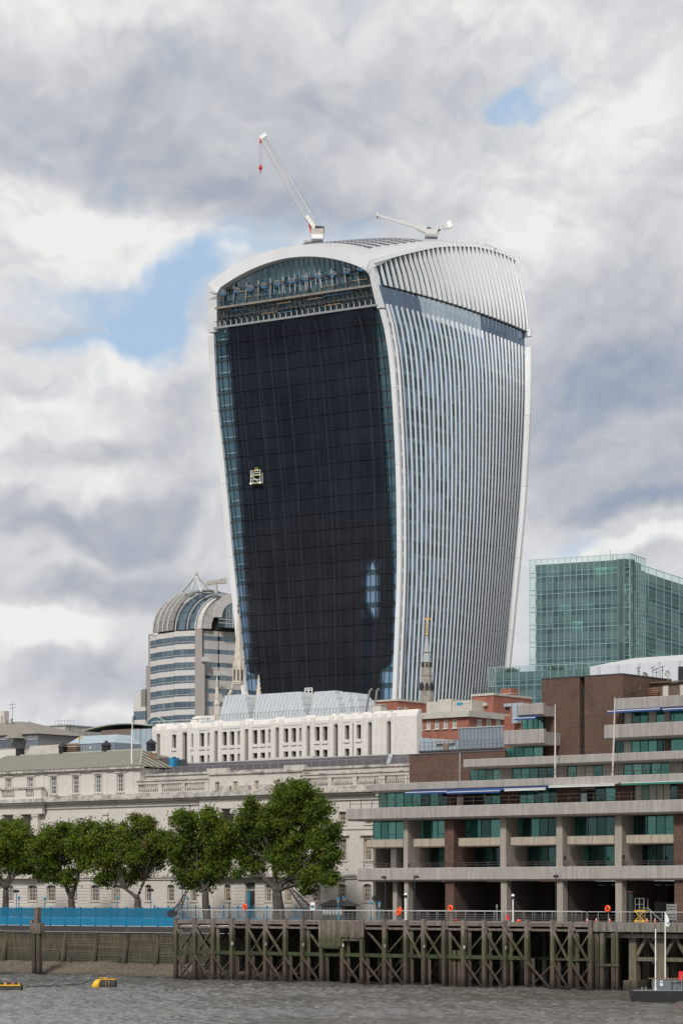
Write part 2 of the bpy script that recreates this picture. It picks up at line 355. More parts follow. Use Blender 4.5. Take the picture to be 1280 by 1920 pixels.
def make_water():
    m, q, b, P = base_mat('water')
    n = q.noise(q.vmath('MULTIPLY', P, (.05, .16, 1)), 1, 5, .6); n2 = q.noise(q.vmath('MULTIPLY', P, (.7, .6, 1)), 1, 6, .7)
    c = q.mix(n, (.082, .076, .067), (.13, .123, .112)); glint = q.mapr(n2, .62, .74, 0, .5)  # pale flecks painted into the colour for highlights on the ripples
    q.put(b.inputs['Base Color'], q.mix(glint, c, (.5, .49, .47))); b.inputs['Roughness'].default_value = .06; b.inputs['IOR'].default_value = 1.33
    b.inputs['Specular IOR Level'].default_value = .6
    bn = q.node('ShaderNodeBump'); bn.inputs['Distance'].default_value = .16; q.put(bn.inputs['Height'], q.math('ADD', n2, q.math('MULTIPLY', q.noise(q.vmath('MULTIPLY', P, (2.4, 2.4, 1)), 1, 4, .6), .35))); q.l.new(bn.outputs[0], b.inputs['Normal'])
    ys = np.concatenate([np.array([-200, 0, 100, 150, 175]), np.arange(186, 330, .26), np.array([360, 420, 600])])
    xs = np.concatenate([np.array([-900, -300, -120, -80]), np.arange(-52, 42, .30), np.array([60, 100, 300, 900])])
    X, Y = np.meshgrid(xs, ys); Z = np.zeros_like(X)
    for s, fx, fy, a in ((1, .5, .42, .13), (2, 1.1, .75, .11), (3, .12, .2, .07), (4, 1.9, 1.2, .06), (5, .05, .11, .05)):
        w = vnoise(X*fx+50+Y*fx*.35, Y*fy+50-X*fy*.25, s); Z += a*(1-2*np.abs(w*2-1)) if s < 5 else a*(w-.5)*2
    patch = .45+1.1*vnoise(X*.03+9, Y*.10+4, 9); Z *= np.clip(patch, .3, 1.4); Z -= .08
    Z[(X < -53) | (X > 43) | (Y < 180) | (Y > 335)] = -.1
    o = grid_obj('water', X, Y, Z, 'water'); o['kind'] = 'structure'
make_water()
plain('ground', (.13, .12, .11), .95, .2, .3)
GZ = 6.6
g = MB()
q0 = [RV.w(-2000, 8.6), RV.w(2000, 8.6), RV.w(3500, 4500), RV.w(-3500, 4500)]
g.quad(*[(p.x, p.y, GZ) for p in q0]).build('ground', 'ground')['kind'] = 'structure'

# ================================================================ curved skyscraper
plain('white_metal', (.74, .745, .75), .42, .03, .12, stain=(.58, .58, .59), bscale=.8, stainamt=.15, rand=.07)
plain('white_roof', (.50, .50, .50), .5, .04, .2, rand=.05)
plain('grey_steel', (.32, .33, .34), .5, .1)
plain('pole_steel', (.13, .13, .14), .5, .2)
plain('dark_steel', (.045, .05, .055), .5, .1)
plain('black_metal', (.02, .02, .022), .5, .1)
glass('tower_glass', (.010, .034, .045), (.36, .55, .68), .28, .02, .5, .010, .12)
glass('tower_glass_blue', (.014, .036, .060), (.44, .64, .90), .42, .02, .45, .010, .12)
glass('tower_glass_lit', (.02, .05, .08), (.46, .68, .92), .55, .03, .3, .006, .2)  # light painted into a copy of the tower glass where no netting shades it
glass('band_reflection', (.03, .05, .06), (.74, .86, .94), .62, .05, .2, .006, .2)  # reflection on the middle panes painted in as a paler glass
glass('band_slate', (.02, .03, .045), (.34, .44, .58), .40, .05, .3, .006, .2)
glass('spandrel_glass', (.013, .038, .046), (.27, .43, .54), .22, .06, .3, .006, .2)
glass('garden_glass', (.008, .028, .034), (.42, .60, .66), .20, .04, .5, .01, .2)
plain('timber_new', (.36, .27, .17), .8, .15)
plain('blue_cradle', (.02, .12, .24), .5, .15)
plain('hi_vis', (.55, .68, .05), .6, .1)
plain('hi_vis_orange', (.75, .28, .03), .6, .1)
plain('red_paint', (.55, .03, .03), .45, .1)
plain('concrete_edge', (.27, .25, .22), .8, .12, 1, stain=(.12, .11, .1), bscale=2)
aL, aR = math.radians(58), math.radians(32)
uL = Vector((-math.sin(aL), math.cos(aL))); uR = Vector((math.sin(aR), math.cos(aR)))
tA = [(530, 392), (610, 391.5), (644, 392), (750, 398), (804, 404), (850, 410), (900, 415), (950, 420), (1032, 427.5), (1113, 436), (1186, 443), (1300, 455)]
tB = [(480, 693), (490, 697), (520, 705), (563, 716), (571, 719), (600, 727), (631, 734), (662, 738), (698, 742), (753, 745.5), (826, 749.5), (890, 752), (950, 753), (1050, 753.7), (1120, 752), (1180, 749.5), (1310, 744)]
tC = [(487, 961), (515, 970), (550, 977), (580, 981.5), (609, 984), (648, 984.5), (740, 984), (790, 982), (830, 980), (850, 979), (925, 974.5), (1010, 967.5), (1100, 958.5), (1180, 951), (1250, 944), (1310, 937)]
YM = 642.0
def level(z):
    def side(B, u, tb):
        s = 50.0
        for _ in range(12):
            Yp = (B+u*s).y; k_ = (interp(tb, HY-(z-CH)*F/Yp)-640)/F
            s = (k_*B.y-B.x)/(u.x-k_*u.y)
        return s
    Yb = 600.0
    for _ in range(14):
        B = Vector(((interp(tB, HY-(z-CH)*F/Yb)-640)/F*Yb, Yb)); s = side(B, uL, tA); t = side(B, uR, tC)
        Yb += (YM-(B.y*2+uL.y*s+uR.y*t)/2)
    return B, s, t
ZS = [-10+i*2. for i in range(94)]; LV = [level(max(z, 50)) if z > 50 else level(50) for z in ZS]
def lev(z):
    i = max(0, min(len(ZS)-2, int((z+10)//2))); f = (z-ZS[i])/2.; a, b = LV[i], LV[i+1]
    return a[0].lerp(b[0], f), a[1]*(1-f)+b[1]*f, a[2]*(1-f)+b[2]*f
nL = Vector((-uL.y, uL.x)); nL = nL if nL.y < 0 else -nL       # outward normals
nR = Vector((uR.y, -uR.x)); nR = nR if nR.x > 0 else -nR
BUL = 2.3
def PL(u, z, out=0.):         # on the glazed front: u 0 at the far left corner, 1 at the near corner
    B, s, t = lev(z); p = B+uL*(s*(1-u))+nL*out; return Vector((p.x, p.y, z))
def PR(v, z, out=0., side=0.):  # on the finned flank: v 0 at the near corner, 1 at the far right corner
    B, s, t = lev(z); e = (uR+nR*(BUL*4*(1-2*v)/t)).normalized(); n = Vector((e.y, -e.x))
    p = B+uR*(t*v)+nR*(BUL*4*v*(1-v))+n*out+e*side; return Vector((p.x, p.y, z))
def uof(px, z):
    B, s, t = lev(z); k_ = (px-640)/F; return 1-(k_*B.y-B.x)/(uL.x-k_*uL.y)/s
def pyL(u, z): p = PL(u, z); return HY-(z-CH)*F/p.y
TW = thing('skyscraper', 'tall top-heavy office tower with white fins on one flank and a curved white roof', 'skyscraper', (LV[30][0].x, LV[30][0].y, GZ))
TO = TW.location.copy()
def tw(m, name, mat, smooth=False, kind=None, parent=None):
    m.v = [(x-TO.x, y-TO.y, z-TO.z) for x, y, z in m.v]; o = m.build(name, mat, parent or TW, smooth=smooth)
    if kind: o['kind'] = kind
    return o
FL = 3.86; Z0 = 148.2-FL*33
floors = [Z0+FL*i for i in range(34)]
EDGE = [(690, 488), (731, 476), (774, 465), (811, 458), (838, 456), (885, 457), (924, 466), (940, 473), (966, 487.5)]
ztab = []
for v_ in (0, .06, .12, .2, .3, .4, .5, .6, .7, .8, .9, 1):
    lo, hi = 150., 177.
    for _ in range(30):
        zm = (lo+hi)/2; p_ = PR(v_, zm); px_ = 640+p_.x/p_.y*F; py_ = HY-(zm-CH)*F/p_.y
        if py_ > interp(EDGE, px_): lo = zm
        else: hi = zm
    ztab.append((v_, zm))
print('roof edge', [(round(a, 2), round(b, 1)) for a, b in ztab], LV[75])
zt = lambda v: interp(ztab, v)
def seg_strip(fn, z0, z1, step=3.0):
    n = max(1, int(round((z1-z0)/step))); return [fn(z0+(z1-z0)*i/n) for i in range(n+1)]
# --- core solid behind the glass, so that nothing shines through
m = MB(); rings = []
for z in list(np.arange(GZ, 158, 4)):
    B, s, t = lev(z); i_ = 3.4; c = [B-nL*i_-nR*i_, B+uL*(s-i_)-nL*i_, B+uL*(s-i_)+uR*(t-i_), B+uR*(t-i_)-nR*i_]
    rings.append([(p.x, p.y, z) for p in c])
m.loft(rings); tw(m, 'inner_core', 'dark_steel')
# --- lower fins
NF = 32
def fin(v, za, zb, depth, thick, name='fin', step=5.0, mat='white_metal'):
    m = MB(); rings = []
    n = max(2, int((zb-za)/step))
    for i in range(n+1):
        z = za+(zb-za)*i/n
        rings.append([PR(v, z, 0, -thick/2), PR(v, z, depth, -thick/2), PR(v, z, depth, thick/2), PR(v, z, 0, thick/2)])
    m.loft(rings); return tw(m, name, mat)
for i in range(NF):
    v = .035+(i)*(.955)/(NF-1)
    ztl = 148.4+2.6*v
    fin(v, 22, ztl, .42, .22)
fin(.012, 22, 148.3, .70, .25)
# upper fins, deeper, rising to the roof edge and leaning with it
for i in range(NF):
    v = .035+i*.955/(NF-1); d = .55+.55*min(1, v*2)
    fin(v, 152.7+2.7*v, zt(v)-.35, d, .34, 'roof_fin', 2.0)
# flank top rail that closes the fins, as sections
for i in range(16):
    m = MB(); rings = []
    for j in range(4):
        v = i/16+j/48*.995; z = zt(v)
        rings.append([PR(v, z-.9, .1), PR(v, z-.9, .9), PR(v, z+.15, .8), PR(v, z+.15, -.6)])
    m.loft(rings); tw(m, 'roof_edge', 'white_metal')
# blank white cladding where the first upper fins merge under the edge
m = MB(); rings = []
for j in range(9):
    v = j/8*.20; z = zt(v); dz = 1.3*(1-j/9)+.4
    rings.append([PR(v, z-dz, -.1), PR(v, z-dz, .5), PR(v, z-.3, .5), PR(v, z-.3, -.1)])
m.loft(rings); tw(m, 'corner_cladding', 'white_metal')
# --- flank glazing: one pane between two fins on every floor
panes = []
for i in range(NF-1):
    va = .035+i*.955/(NF-1); vb = .035+(i+1)*.955/(NF-1)
    for fz in floors[4:]:
        if fz+FL > 149: continue
        panes.append((va, vb, fz+.95, fz+FL-.12))
panes.sort(key=lambda p: p[0]-min(p[2], 149)*.0022)
st = MB()
for n, (va, vb, za, zb) in enumerate(panes):
    q_ = (PR(va, za, -.05), PR(vb, za, -.05), PR(vb, zb, -.05), PR(va, zb, -.05))
    if n < 296: tw(MB().quad(*q_), 'window_pane', random.choice(['tower_glass', 'tower_glass', 'tower_glass_blue', 'tower_glass_blue', 'spandrel_glass']))
    else: st.quad(*q_)
# the rest is joined, in three tints
rest = [MB(), MB(), MB()]
panes += [(.004, .035, fz+.95, fz+FL-.12) for fz in floors[4:] if fz+FL < 149]
for n, (va, vb, za, zb) in enumerate(panes):
    if n < 296: continue
    rest[random.choice([0, 0, 1, 1, 1, 2])].quad(PR(va, za, -.05), PR(vb, za, -.05), PR(vb, zb, -.05), PR(va, zb, -.05))
for r_, mt in zip(rest, ('tower_glass', 'tower_glass_blue', 'spandrel_glass')): tw(r_, 'window_panes', mt, kind='stuff')
for fz in floors[4:]:
    if fz > 146: continue
    m = MB(); rings = []
    for j in range(13):
        v = .01+j/12*.98; rings.append([PR(v, fz-.1, -.6), PR(v, fz-.1, -.02), PR(v, fz+.93, -.02), PR(v, fz+.93, -.6)])
    m.loft(rings); tw(m, 'spandrel', 'spandrel_glass')
br = MB()
for fz in floors[4:]:
    for i in range(NF):
        v = .035+i*.955/(NF-1)
        if fz > 148.0+2.6*v: continue
        p = [PR(v, fz-.16, o_, s_) for o_, s_ in ((-.02, .15), (.16, .15), (.16, .62), (-.02, .62))]; t_ = [a_+Vector((0, 0, .22)) for a_ in p]
        br.hexa(p+t_)
tw(br, 'fin_brackets', 'dark_steel', kind='stuff')
# clear band between lower and upper fins
for i in range(NF-1):
    va = .035+i*.955/(NF-1); vb = .035+(i+1)*.955/(NF-1)
    if i == 0: va = .004
    if i == NF-2: vb = .995
    mt = 'band_reflection' if 5 < i < 19 else 'band_slate'
    tw(MB().quad(PR(va, 148.0, -.04), PR(vb-.0012, 148.0, -.04), PR(vb-.0012, 152.6+2.7*vb, -.04), PR(va, 152.6+2.7*va, -.04)), 'band_pane', mt)
    tw(MB().quad(PR(va, 152.62+2.7*va, -.14), PR(vb-.0012, 152.62+2.7*vb, -.14), PR(vb-.0012, zt(vb)-.6, -.14), PR(va, zt(va)-.6, -.14)), 'upper_pane', 'garden_glass')
m = MB(); rings = []
for j in range(17):
    v = .03+j/16*.965; z = 152.6+2.7*v; rings.append([PR(v, z, -.3), PR(v, z, .3), PR(v, z+.25, .3), PR(v, z+.25, -.3)])
m.loft(rings); tw(m, 'soffit_rail', 'dark_steel')
# --- corner piers of the front and far flank
def pier(fn, za, zb, w0, w1, name, dep=1.1, back=1.6, mat='white_metal', joints=4):
    zs = list(np.linspace(za, zb, joints*4+1))
    for j in range(joints):
        m = MB(); rings = []
        for z in zs[j*4:j*4+5]:
            f = (z-za)/(zb-za); w = w0+(w1-w0)*f; rings.append(fn(z if z != zs[j*4] or j == 0 else z+.05, w, dep, back))
        m.loft(rings); tw(m, name, mat)
def ring_A(z, w, d, b):
    B, s, t = lev(z); A = B+uL*s; c = [A-nL*b, A+nL*d, A-uL*w+nL*d, A-uL*w-nL*b]; return [(p.x, p.y, z) for p in c]
def ring_B(z, w, d, b):
    B, s, t = lev(z); c = [B+uL*w-nL*b, B+uL*w+nL*d, B+nL*d, B-nL*b]; return [(p.x, p.y, z) for p in c]
def ring_C(z, w, d, b):
    B, s, t = lev(z); Cn = B+uR*t; c = [Cn-uR*.5-nR*.4, Cn-uR*.5+nR*1.75, Cn+uR*.6+nR*1.75, Cn+uR*.6-nR*.6]; return [(p.x, p.y, z) for p in c]
pier(ring_A, 22, 146.6, 1.35, 1.75, 'corner_pier', .5, 1.4, joints=7)
pier(ring_B, 22, 147.0, 1.0, 1.25, 'corner_pier', .55, 1.4, joints=7)
pier(ring_C, 22, 151.0, 2.2, 2.2, 'corner_pier', joints=7); pier(ring_C, 154.0, 156.0, 2.2, 2.2, 'corner_pier', joints=1)
# --- front glazing: floors and mullions
NC = 30; holes = []
net_L = [(608, 428), (644, 427), (700, 433), (750, 437), (800, 440), (850, 445), (900, 449), (950, 452.5), (1040, 457), (1100, 460), (1150, 463), (1215, 468.5), (1268, 463)]
net_R = [(574, 701), (650, 706), (720, 712), (790, 717), (830, 720.5), (900, 725), (950, 728), (1000, 731.5), (1060, 735), (1150, 736), (1215, 734), (1254, 732)]
diamond = [(1048, 697, 697), (1076, 684, 708), (1128, 684, 708.5), (1140, 690, 708), (1163, 701, 701.5)]
cnt = 0; rest = [MB(), MB()]
for fz in floors[4:]:
    if fz+FL > 148.5: continue
    for c in range(NC):
        ua = .03+c*.945/NC; ub = .03+(c+1)*.945/NC-.0022
        p = PL((ua+ub)/2, fz+2); px = 640+p.x/p.y*F; py = HY-(p.z-CH)*F/p.y
        vis = px < interp(net_L, py)+3 or px > interp(net_R, py)-3 or (675 < px < 715 and 1040 < py < 1170) or (py > 1250 and px > 710) or (py > 1262 and px < 490)
        for za, zb, kind in ((fz+.12, fz+1.05, 0), (fz+1.12, fz+FL-.05, 1)):
            q_ = (PL(ua, za, -.35), PL(ub, za, -.35), PL(ub, zb, -.35), PL(ua, zb, -.35))
            if vis and kind and cnt < 298:
                tw(MB().quad(*q_), 'glass_pane', 'tower_glass_lit' if (fz < 100 and 20 < c < 29 and 675 < px < 716) or fz < 66 else 'garden_glass' if fz > 112 and c > 15 else 'tower_glass' if fz > 85 else 'tower_glass_blue'); cnt += 1  # glass tints picked by height imitate reflections in the open strips
            else: rest[1-kind].quad(*q_)
tw(rest[0], 'glass_panes', 'tower_glass', kind='stuff'); tw(rest[1], 'spandrel_panes', 'spandrel_glass', kind='stuff')
for fz in floors[4:]:
    if fz > 148.5: continue
    tw(MB().hexa([PL(.02, fz-.12, -.6), PL(.98, fz-.12, -.6), PL(.98, fz-.12, .05), PL(.02, fz-.12, .05), PL(.02, fz+.12, -.6), PL(.98, fz+.12, -.6), PL(.98, fz+.12, .05), PL(.02, fz+.12, .05)]), 'floor_edge', 'dark_steel')
ml = MB()
for c in range(NC+1):
    u = .03+c*.945/NC-.0011
    for z in np.arange(30, 147, 9): ml.hexa([PL(u-.001, z, -.5), PL(u+.001, z, -.5), PL(u+.001, z, -.2), PL(u-.001, z, -.2), PL(u-.001, z+9, -.5), PL(u+.001, z+9, -.5), PL(u+.001, z+9, -.2), PL(u-.001, z+9, -.2)])
tw(ml, 'mullions', 'dark_steel', kind='stuff')
# --- roof shell and the arched front frame
RISE = 5.9
def RP(u, v, up=0., fwd=0.):
    """point on the roof shell; u across the front, v towards the back"""
    z = zt(v); B, s, t = lev(z)
    rise = RISE*max(0, 1-.9*v)*(1-abs(2*u-1)**2.1)
    p = B+uL*(s*(1-u))+uR*(t*v)+nR*(BUL*4*v*(1-v)*u)+nL*fwd; return Vector((p.x, p.y, z+rise+up))
nu, nv = 40, 40
for a in range(8):
    m = MB(); b = 0
    us = [(a*5+i)/nu for i in range(6)]
    for j in range(nv+1):
        for u in us: m.v.append(tuple(RP(u, j/nv)))
    for j in range(nv):
        for i in range(5): n0 = j*6+i; m.f.append((n0, n0+1, n0+7, n0+6))
    tw(m, 'roof_panel', 'white_roof', smooth=True)
rb = MB()
for i in range(3, 38):
    u = i/40
    for j in range(0, 20): rb.beam(RP(u, j/20, .05), RP(u, (j+1)/20, .05), .10, .16)
tw(rb, 'roof_ribs', 'white_metal', kind='stuff')
# frame: legs and arch. outer line, thickness TH inwards (along the face), depth forward/back
TH = 2.5
def frame_pts():
    pts = []
    for z in np.linspace(147.4, 158.3, 7): pts.append(('L', z))
    for u in np.linspace(0, 1, 31)[1:-1]: pts.append(('U', u))
    for z in np.linspace(158.3, 147.4, 7): pts.append(('R', z))
    return pts
fp = frame_pts(); outl = []; inl = []
for kk, val in fp:
    if kk == 'L':
        o_ = PL(0, val); i_ = PL(0, val)-Vector((uL.x, uL.y, 0))*2.4
        if val > 155: i_.z -= (val-155)*.75
    elif kk == 'R':
        o_ = PL(1, val); i_ = PL(1, val)+Vector((uL.x, uL.y, 0))*(2.0-.05*(val-147))
        if val > 155: i_.z -= (val-155)*.75
    else:
        o_ = RP(val, 0); cx = .5+(val-.5)*.915; i_ = RP(cx, 0)-Vector((0, 0, TH+.4*abs(2*val-1)))
    outl.append(o_); inl.append(i_)
F3 = Vector((nL.x, nL.y, 0))
def frame_ring(i): return [outl[i]+F3*.55, inl[i]+F3*.1, inl[i]-F3*2.6, outl[i]-F3*2.0]
i = 0
while i < len(fp)-1:
    e = min(i+3, len(fp)-1); m = MB(); m.loft([frame_ring(j) for j in range(i, e+1)]); tw(m, 'arch_frame', 'white_metal'); i = e
# glazing of the top garden behind the arch, recessed
gz0 = 147.0
for c in range(30):
    ua = .03+c*.94/30; ub = .03+(c+1)*.94/30-.003
    ta = RP(ua, 0).z-2.2; tb_ = RP(ub, 0).z-2.2
    def gp(u, z): zc = min(z, 158); p = PL(u, zc, -2.0); return Vector((p.x, p.y, z))
    tw(MB().quad(gp(ua, 153.4), gp(ub, 153.4), gp(ub, tb_), gp(ua, ta)), 'garden_pane', 'garden_glass')
    tw(MB().quad(gp(ua, 148.8), gp(ub, 148.8), gp(ub, 152.2), gp(ua, 152.2)), 'terrace_pane', 'garden_glass')
    if c: tw(MB().beam(gp(ua-.0015, 148.5)+F3*.1, gp(ua-.0015, ta)+F3*.1, .10, .25), 'garden_mullion', 'dark_steel')
for z, mt, o_ in ((152.7, 'concrete_edge', .2), (148.2, 'grey_steel', .5), (156.8, 'dark_steel', -1.6), (150.6, 'dark_steel', -.4)):
    tw(MB().hexa([PL(.035, z-.3, -2.2), PL(.965, z-.3, -2.2), PL(.965, z-.3, o_), PL(.035, z-.3, o_), PL(.035, z+.15, -2.2), PL(.965, z+.15, -2.2), PL(.965, z+.15, o_), PL(.035, z+.15, o_)]), 'terrace_edge', mt)
# inclined struts seen inside the garden
for c in range(12):
    u = .05+c*.075; top = RP(min(.93, u+.02), 0).z-3.2
    if top > 157: tw(MB().beam(PL(u, 153.3, -1.7), PL(min(.95, u+.012), min(158, top), -1.75), .35, .2), 'garden_strut', 'grey_steel')
# davit arms that carry the netting
for c in range(30):
    u = .04+c*.93/29; p = PL(u, 148.3, .4)
    tw(MB().beam(p, p+Vector((0, 0, 1.1)), .11).beam(p+Vector((0, 0, 1.05)), p+Vector((0, 0, 1.05))+F3*.6, .10), 'davit', 'white_metal')
# roof louvres / panels
plain('solar', (.018, .02, .035), .3, .1)
for r_ in range(7):
    v = .10+r_*.05; u0, u1 = .50+.002*r_, .90+.004*r_; n = 9-r_//3
    for c in range(n):
        ua = u0+(u1-u0)*c/n; ub = u0+(u1-u0)*(c+1)/n-.006; w = .024
        tw(MB().hexa([RP(ua, v, .02), RP(ub, v, .02), RP(ub, v+w, .02), RP(ua, v+w, .02), RP(ua, v, .14), RP(ub, v, .14), RP(ub, v+w, .14), RP(ua, v+w, .14)]), 'solar_panel', 'solar')
    for u_ in (u0, u1): p_ = RP(u_, v); print('solar', r_, round(640+p_.x/p_.y*F), round(HY-(p_.z-CH)*F/p_.y))
# scaffold in front of the top floors: a thing of its own
SCF = thing('scaffolding', 'tangle of scaffold poles and boards across the top floors of the curved tower', 'scaffolding', (TO.x, TO.y, 148))
def sc(m, name, mat, kind=None):
    m.v = [(x-TO.x, y-TO.y, z-148) for x, y, z in m.v]; o = m.build(name, mat, SCF)
    if kind: o['kind'] = kind
for c in range(34):
    u = .05+c*.9/33+random.uniform(-.003, .003); h = random.uniform(5, 8.6)
    if u < .12: h *= .7
    sc(MB().beam(PL(u, 148.3, -.2), PL(u, 148.3+h, -.2), .09), 'scaffold_pole', 'pole_steel')
for z, a_, b_ in ((149.7, .04, .96), (151.6, .05, .95), (154.0, .06, .95), (155.6, .08, .94)):
    for c in range(10):
        if random.random() < .25: continue
        ua = a_+(b_-a_)*c/10; ub = a_+(b_-a_)*(c+1)/10-.004; dz = random.uniform(-.2, .2)
        sc(MB().beam(PL(ua, z+dz, -.05), PL(ub, z+dz, -.05), .5, .09), 'scaffold_board', random.choice(['timber_new', 'dark_steel', 'dark_steel', 'blue_cradle']))
dg = MB()
for c in range(150):
    u = random.uniform(.05, .92); z = random.uniform(148.5, 155); dg.beam(PL(u, z, random.uniform(-.4, .1)), PL(u+random.uniform(-.035, .035), z+random.uniform(.6, 2.6), random.uniform(-.4, .1)), .06)
sc(dg, 'scaffold_braces', 'pole_steel', 'stuff')
# blue work cradles under the garden glazing
ORD = ['first (leftmost)', 'second', 'third', 'fourth', 'fifth', 'sixth (middle)', 'seventh', 'eighth', 'ninth', 'tenth', 'last (rightmost)']
for c in range(11):
    u = .085+c*.083; p = PL(u, 155.6+.08*c, .5); q_ = PL(u+.035, 155.0+.08*c, .9); o0 = p
    cr = thing('work_cradle', '%s blue work cradle in the row under the arched top glazing of the tower' % ORD[c], 'cradle', tuple(p), 0, 'blue cradles in a row under the tower roof')
    m = MB().beam((0, 0, 0), q_-p, .9, .35).build('cradle_body', 'blue_cradle', cr)
    m = MB()
    for j in range(5):
        a_ = (q_-p)*(j/4); m.beam(a_+Vector((0, 0, .1)), a_+Vector((0, 0, 1.0)), .07)
    m.beam((0, 0, 1), (q_-p)+Vector((0, 0, 1)), .07); m.build('cradle_rail', 'grey_steel', cr)
# --- dark netting over the front
def make_net(nm='netting', ca_=(.012, .014, .021), cb_=(.021, .024, .034)):
    m_, q, b, P = base_mat(nm); q.n.remove(b); o = q.n['Material Output']
    d = q.node('ShaderNodeBsdfDiffuse'); t = q.node('ShaderNodeBsdfTransparent')
    n = q.noise(q.vmath('MULTIPLY', P, (1, 1, .03)), 1.6, 4, .7); n2 = q.noise(P, .09, 4, .6)
    c = q.mix(n, ca_, cb_); c = q.mix(1, c, q.ramp(n2, [(.35, .75), (.65, 1.3)]), 'MULTIPLY')
    q.put(d.inputs[0], c); mx = q.node('ShaderNodeMixShader'); q.put(mx.inputs[0], q.mapr(q.noise(P, .35, 4, .6), .3, .8, .72, .88)); q.l.new(t.outputs[0], mx.inputs[1]); q.l.new(d.outputs[0], mx.inputs[2]); q.l.new(mx.outputs[0], o.inputs[0])
make_net(); make_net('netting_lower', (.016, .0155, .019), (.026, .025, .030)); plain('shadow_strip_dark', (.010, .011, .015), .9, .2); plain('rope', (.075, .08, .095), .7, .15)
NET = thing('protective_netting', 'huge dark netting hung over the front of the curved tower, with a diamond-shaped tear', 'netting', (TO.x, TO.y, 148))
NS = 26; zr = list(np.linspace(55.5, 147.9, 78))
def hole_at(py):
    if py < diamond[0][0] or py > diamond[-1][0]: return None
    return interp([(a, b_) for a, b_, c_ in diamond], py), interp([(a, c_) for a, b_, c_ in diamond], py)
def row(z):
    py = pyL(.15, z); pyr = pyL(.9, z); l = uof(interp(net_L, py), z); r = uof(interp(net_R, pyr), z)
    if py > 1266: l = uof(485, z)
    if pyr > 1254: r = uof(714, z)
    h = hole_at(pyL(.84, z)); return l, r, (uof(h[0], z), uof(h[1], z)) if h else None
R_ = [row(z) for z in zr]; ph = [random.uniform(0, 6.28) for _ in range(NS+1)]
def npt(i, u, kx): return PL(u, zr[i], .28+.10*math.sin(zr[i]*.13+ph[kx])+.05*math.sin(zr[i]*.5+ph[kx]*2))
u_l = .045; u_r = .975
cutrow = [36+((kx*7) % 3-1)*0+(2 if 9 < kx < 14 else 0)+(-3 if kx < 4 else 0) for kx in range(NS)]
strip_u = lambda kx: u_l+(u_r-u_l)*kx/NS
for kx in range(NS):
    ua, ub = strip_u(kx), strip_u(kx+1); m = MB()
    for i in range(len(zr)-1):
        (l0, r0, h0), (l1, r1, h1) = R_[i], R_[i+1]
        def clip(l, r): return max(ua, l), min(ub, r)
        def span(a0, b0, a1, b1):
            if b0 <= a0 and b1 <= a1: return
            if b0 < a0: a0 = b0 = (a0+b0)/2
            if b1 < a1: a1 = b1 = (a1+b1)/2
            m.quad(npt(i, a0, kx), npt(i, b0, kx+1), npt(i+1, b1, kx+1), npt(i+1, a1, kx))
        a0, b0 = clip(l0, r0); a1, b1 = clip(l1, r1)
        if h0 or h1:
            hh0 = h0 or ((h1[0]+h1[1])/2,)*2; hh1 = h1 or ((h0[0]+h0[1])/2,)*2
            span(a0, min(b0, hh0[0]), a1, min(b1, hh1[0])); span(max(a0, hh0[1]), b0, max(a1, hh1[1]), b1)
        else: span(a0, b0, a1, b1)
        if h0 and h1 and h0[0] <= ua and h0[1] >= ub and h1[0] <= ua and h1[1] >= ub and m.f:
            m.v = [(x-TO.x, y-TO.y, z-148) for x, y, z in m.v]; m.build('net_strip', 'netting', NET); m = MB()
        if m.f and i == cutrow[kx]:
            m.v = [(x-TO.x, y-TO.y, z-148) for x, y, z in m.v]; m.build('net_strip', 'netting_lower', NET); m = MB()
    if m.f:
        m.v = [(x-TO.x, y-TO.y, z-148) for x, y, z in m.v]; m.build('net_strip', 'netting', NET)
for kx in sorted(random.sample(range(1, NS*2), 27)):
    u = u_l+(u_r-u_l)*(kx+random.uniform(-.3, .3))/NS/2; m = MB(); pts = []
    du = random.uniform(-.006, .006)
    for i in range(0, len(zr), 4):
        l, r, h = R_[i]; uu = u+du*(i/77)
        if l < uu < r and not (h and h[0] < uu < h[1]): pts.append(PL(uu, zr[i], .48)-Vector((TO.x, TO.y, 148)))
    if len(pts) > 3: MB().tube(pts, random.choice([.018, .025, .04]), 4).build('rope', 'rope', NET)

# dark strips added on the netting for the shadow of each floor edge
for fz in floors:
    if fz < 60 or fz > 145: continue
    i = min(range(len(zr)), key=lambda i_: abs(zr[i_]-fz)); l, r, h = R_[i]; spans = [(l, r)] if not h else [(l, h[0]), (h[1], r)]
    for a_, b_ in spans:
        if b_-a_ < .01: continue
        m = MB().hexa([PL(a_, fz-.06, .40), PL(b_, fz-.06, .40), PL(b_, fz-.06, .50), PL(a_, fz-.06, .50), PL(a_, fz+.06, .40), PL(b_, fz+.06, .40), PL(b_, fz+.06, .50), PL(a_, fz+.06, .50)])
        m.v = [(x-TO.x, y-TO.y, z-148) for x, y, z in m.v]; m.build('floor_shadow_strip', 'shadow_strip_dark', NET)
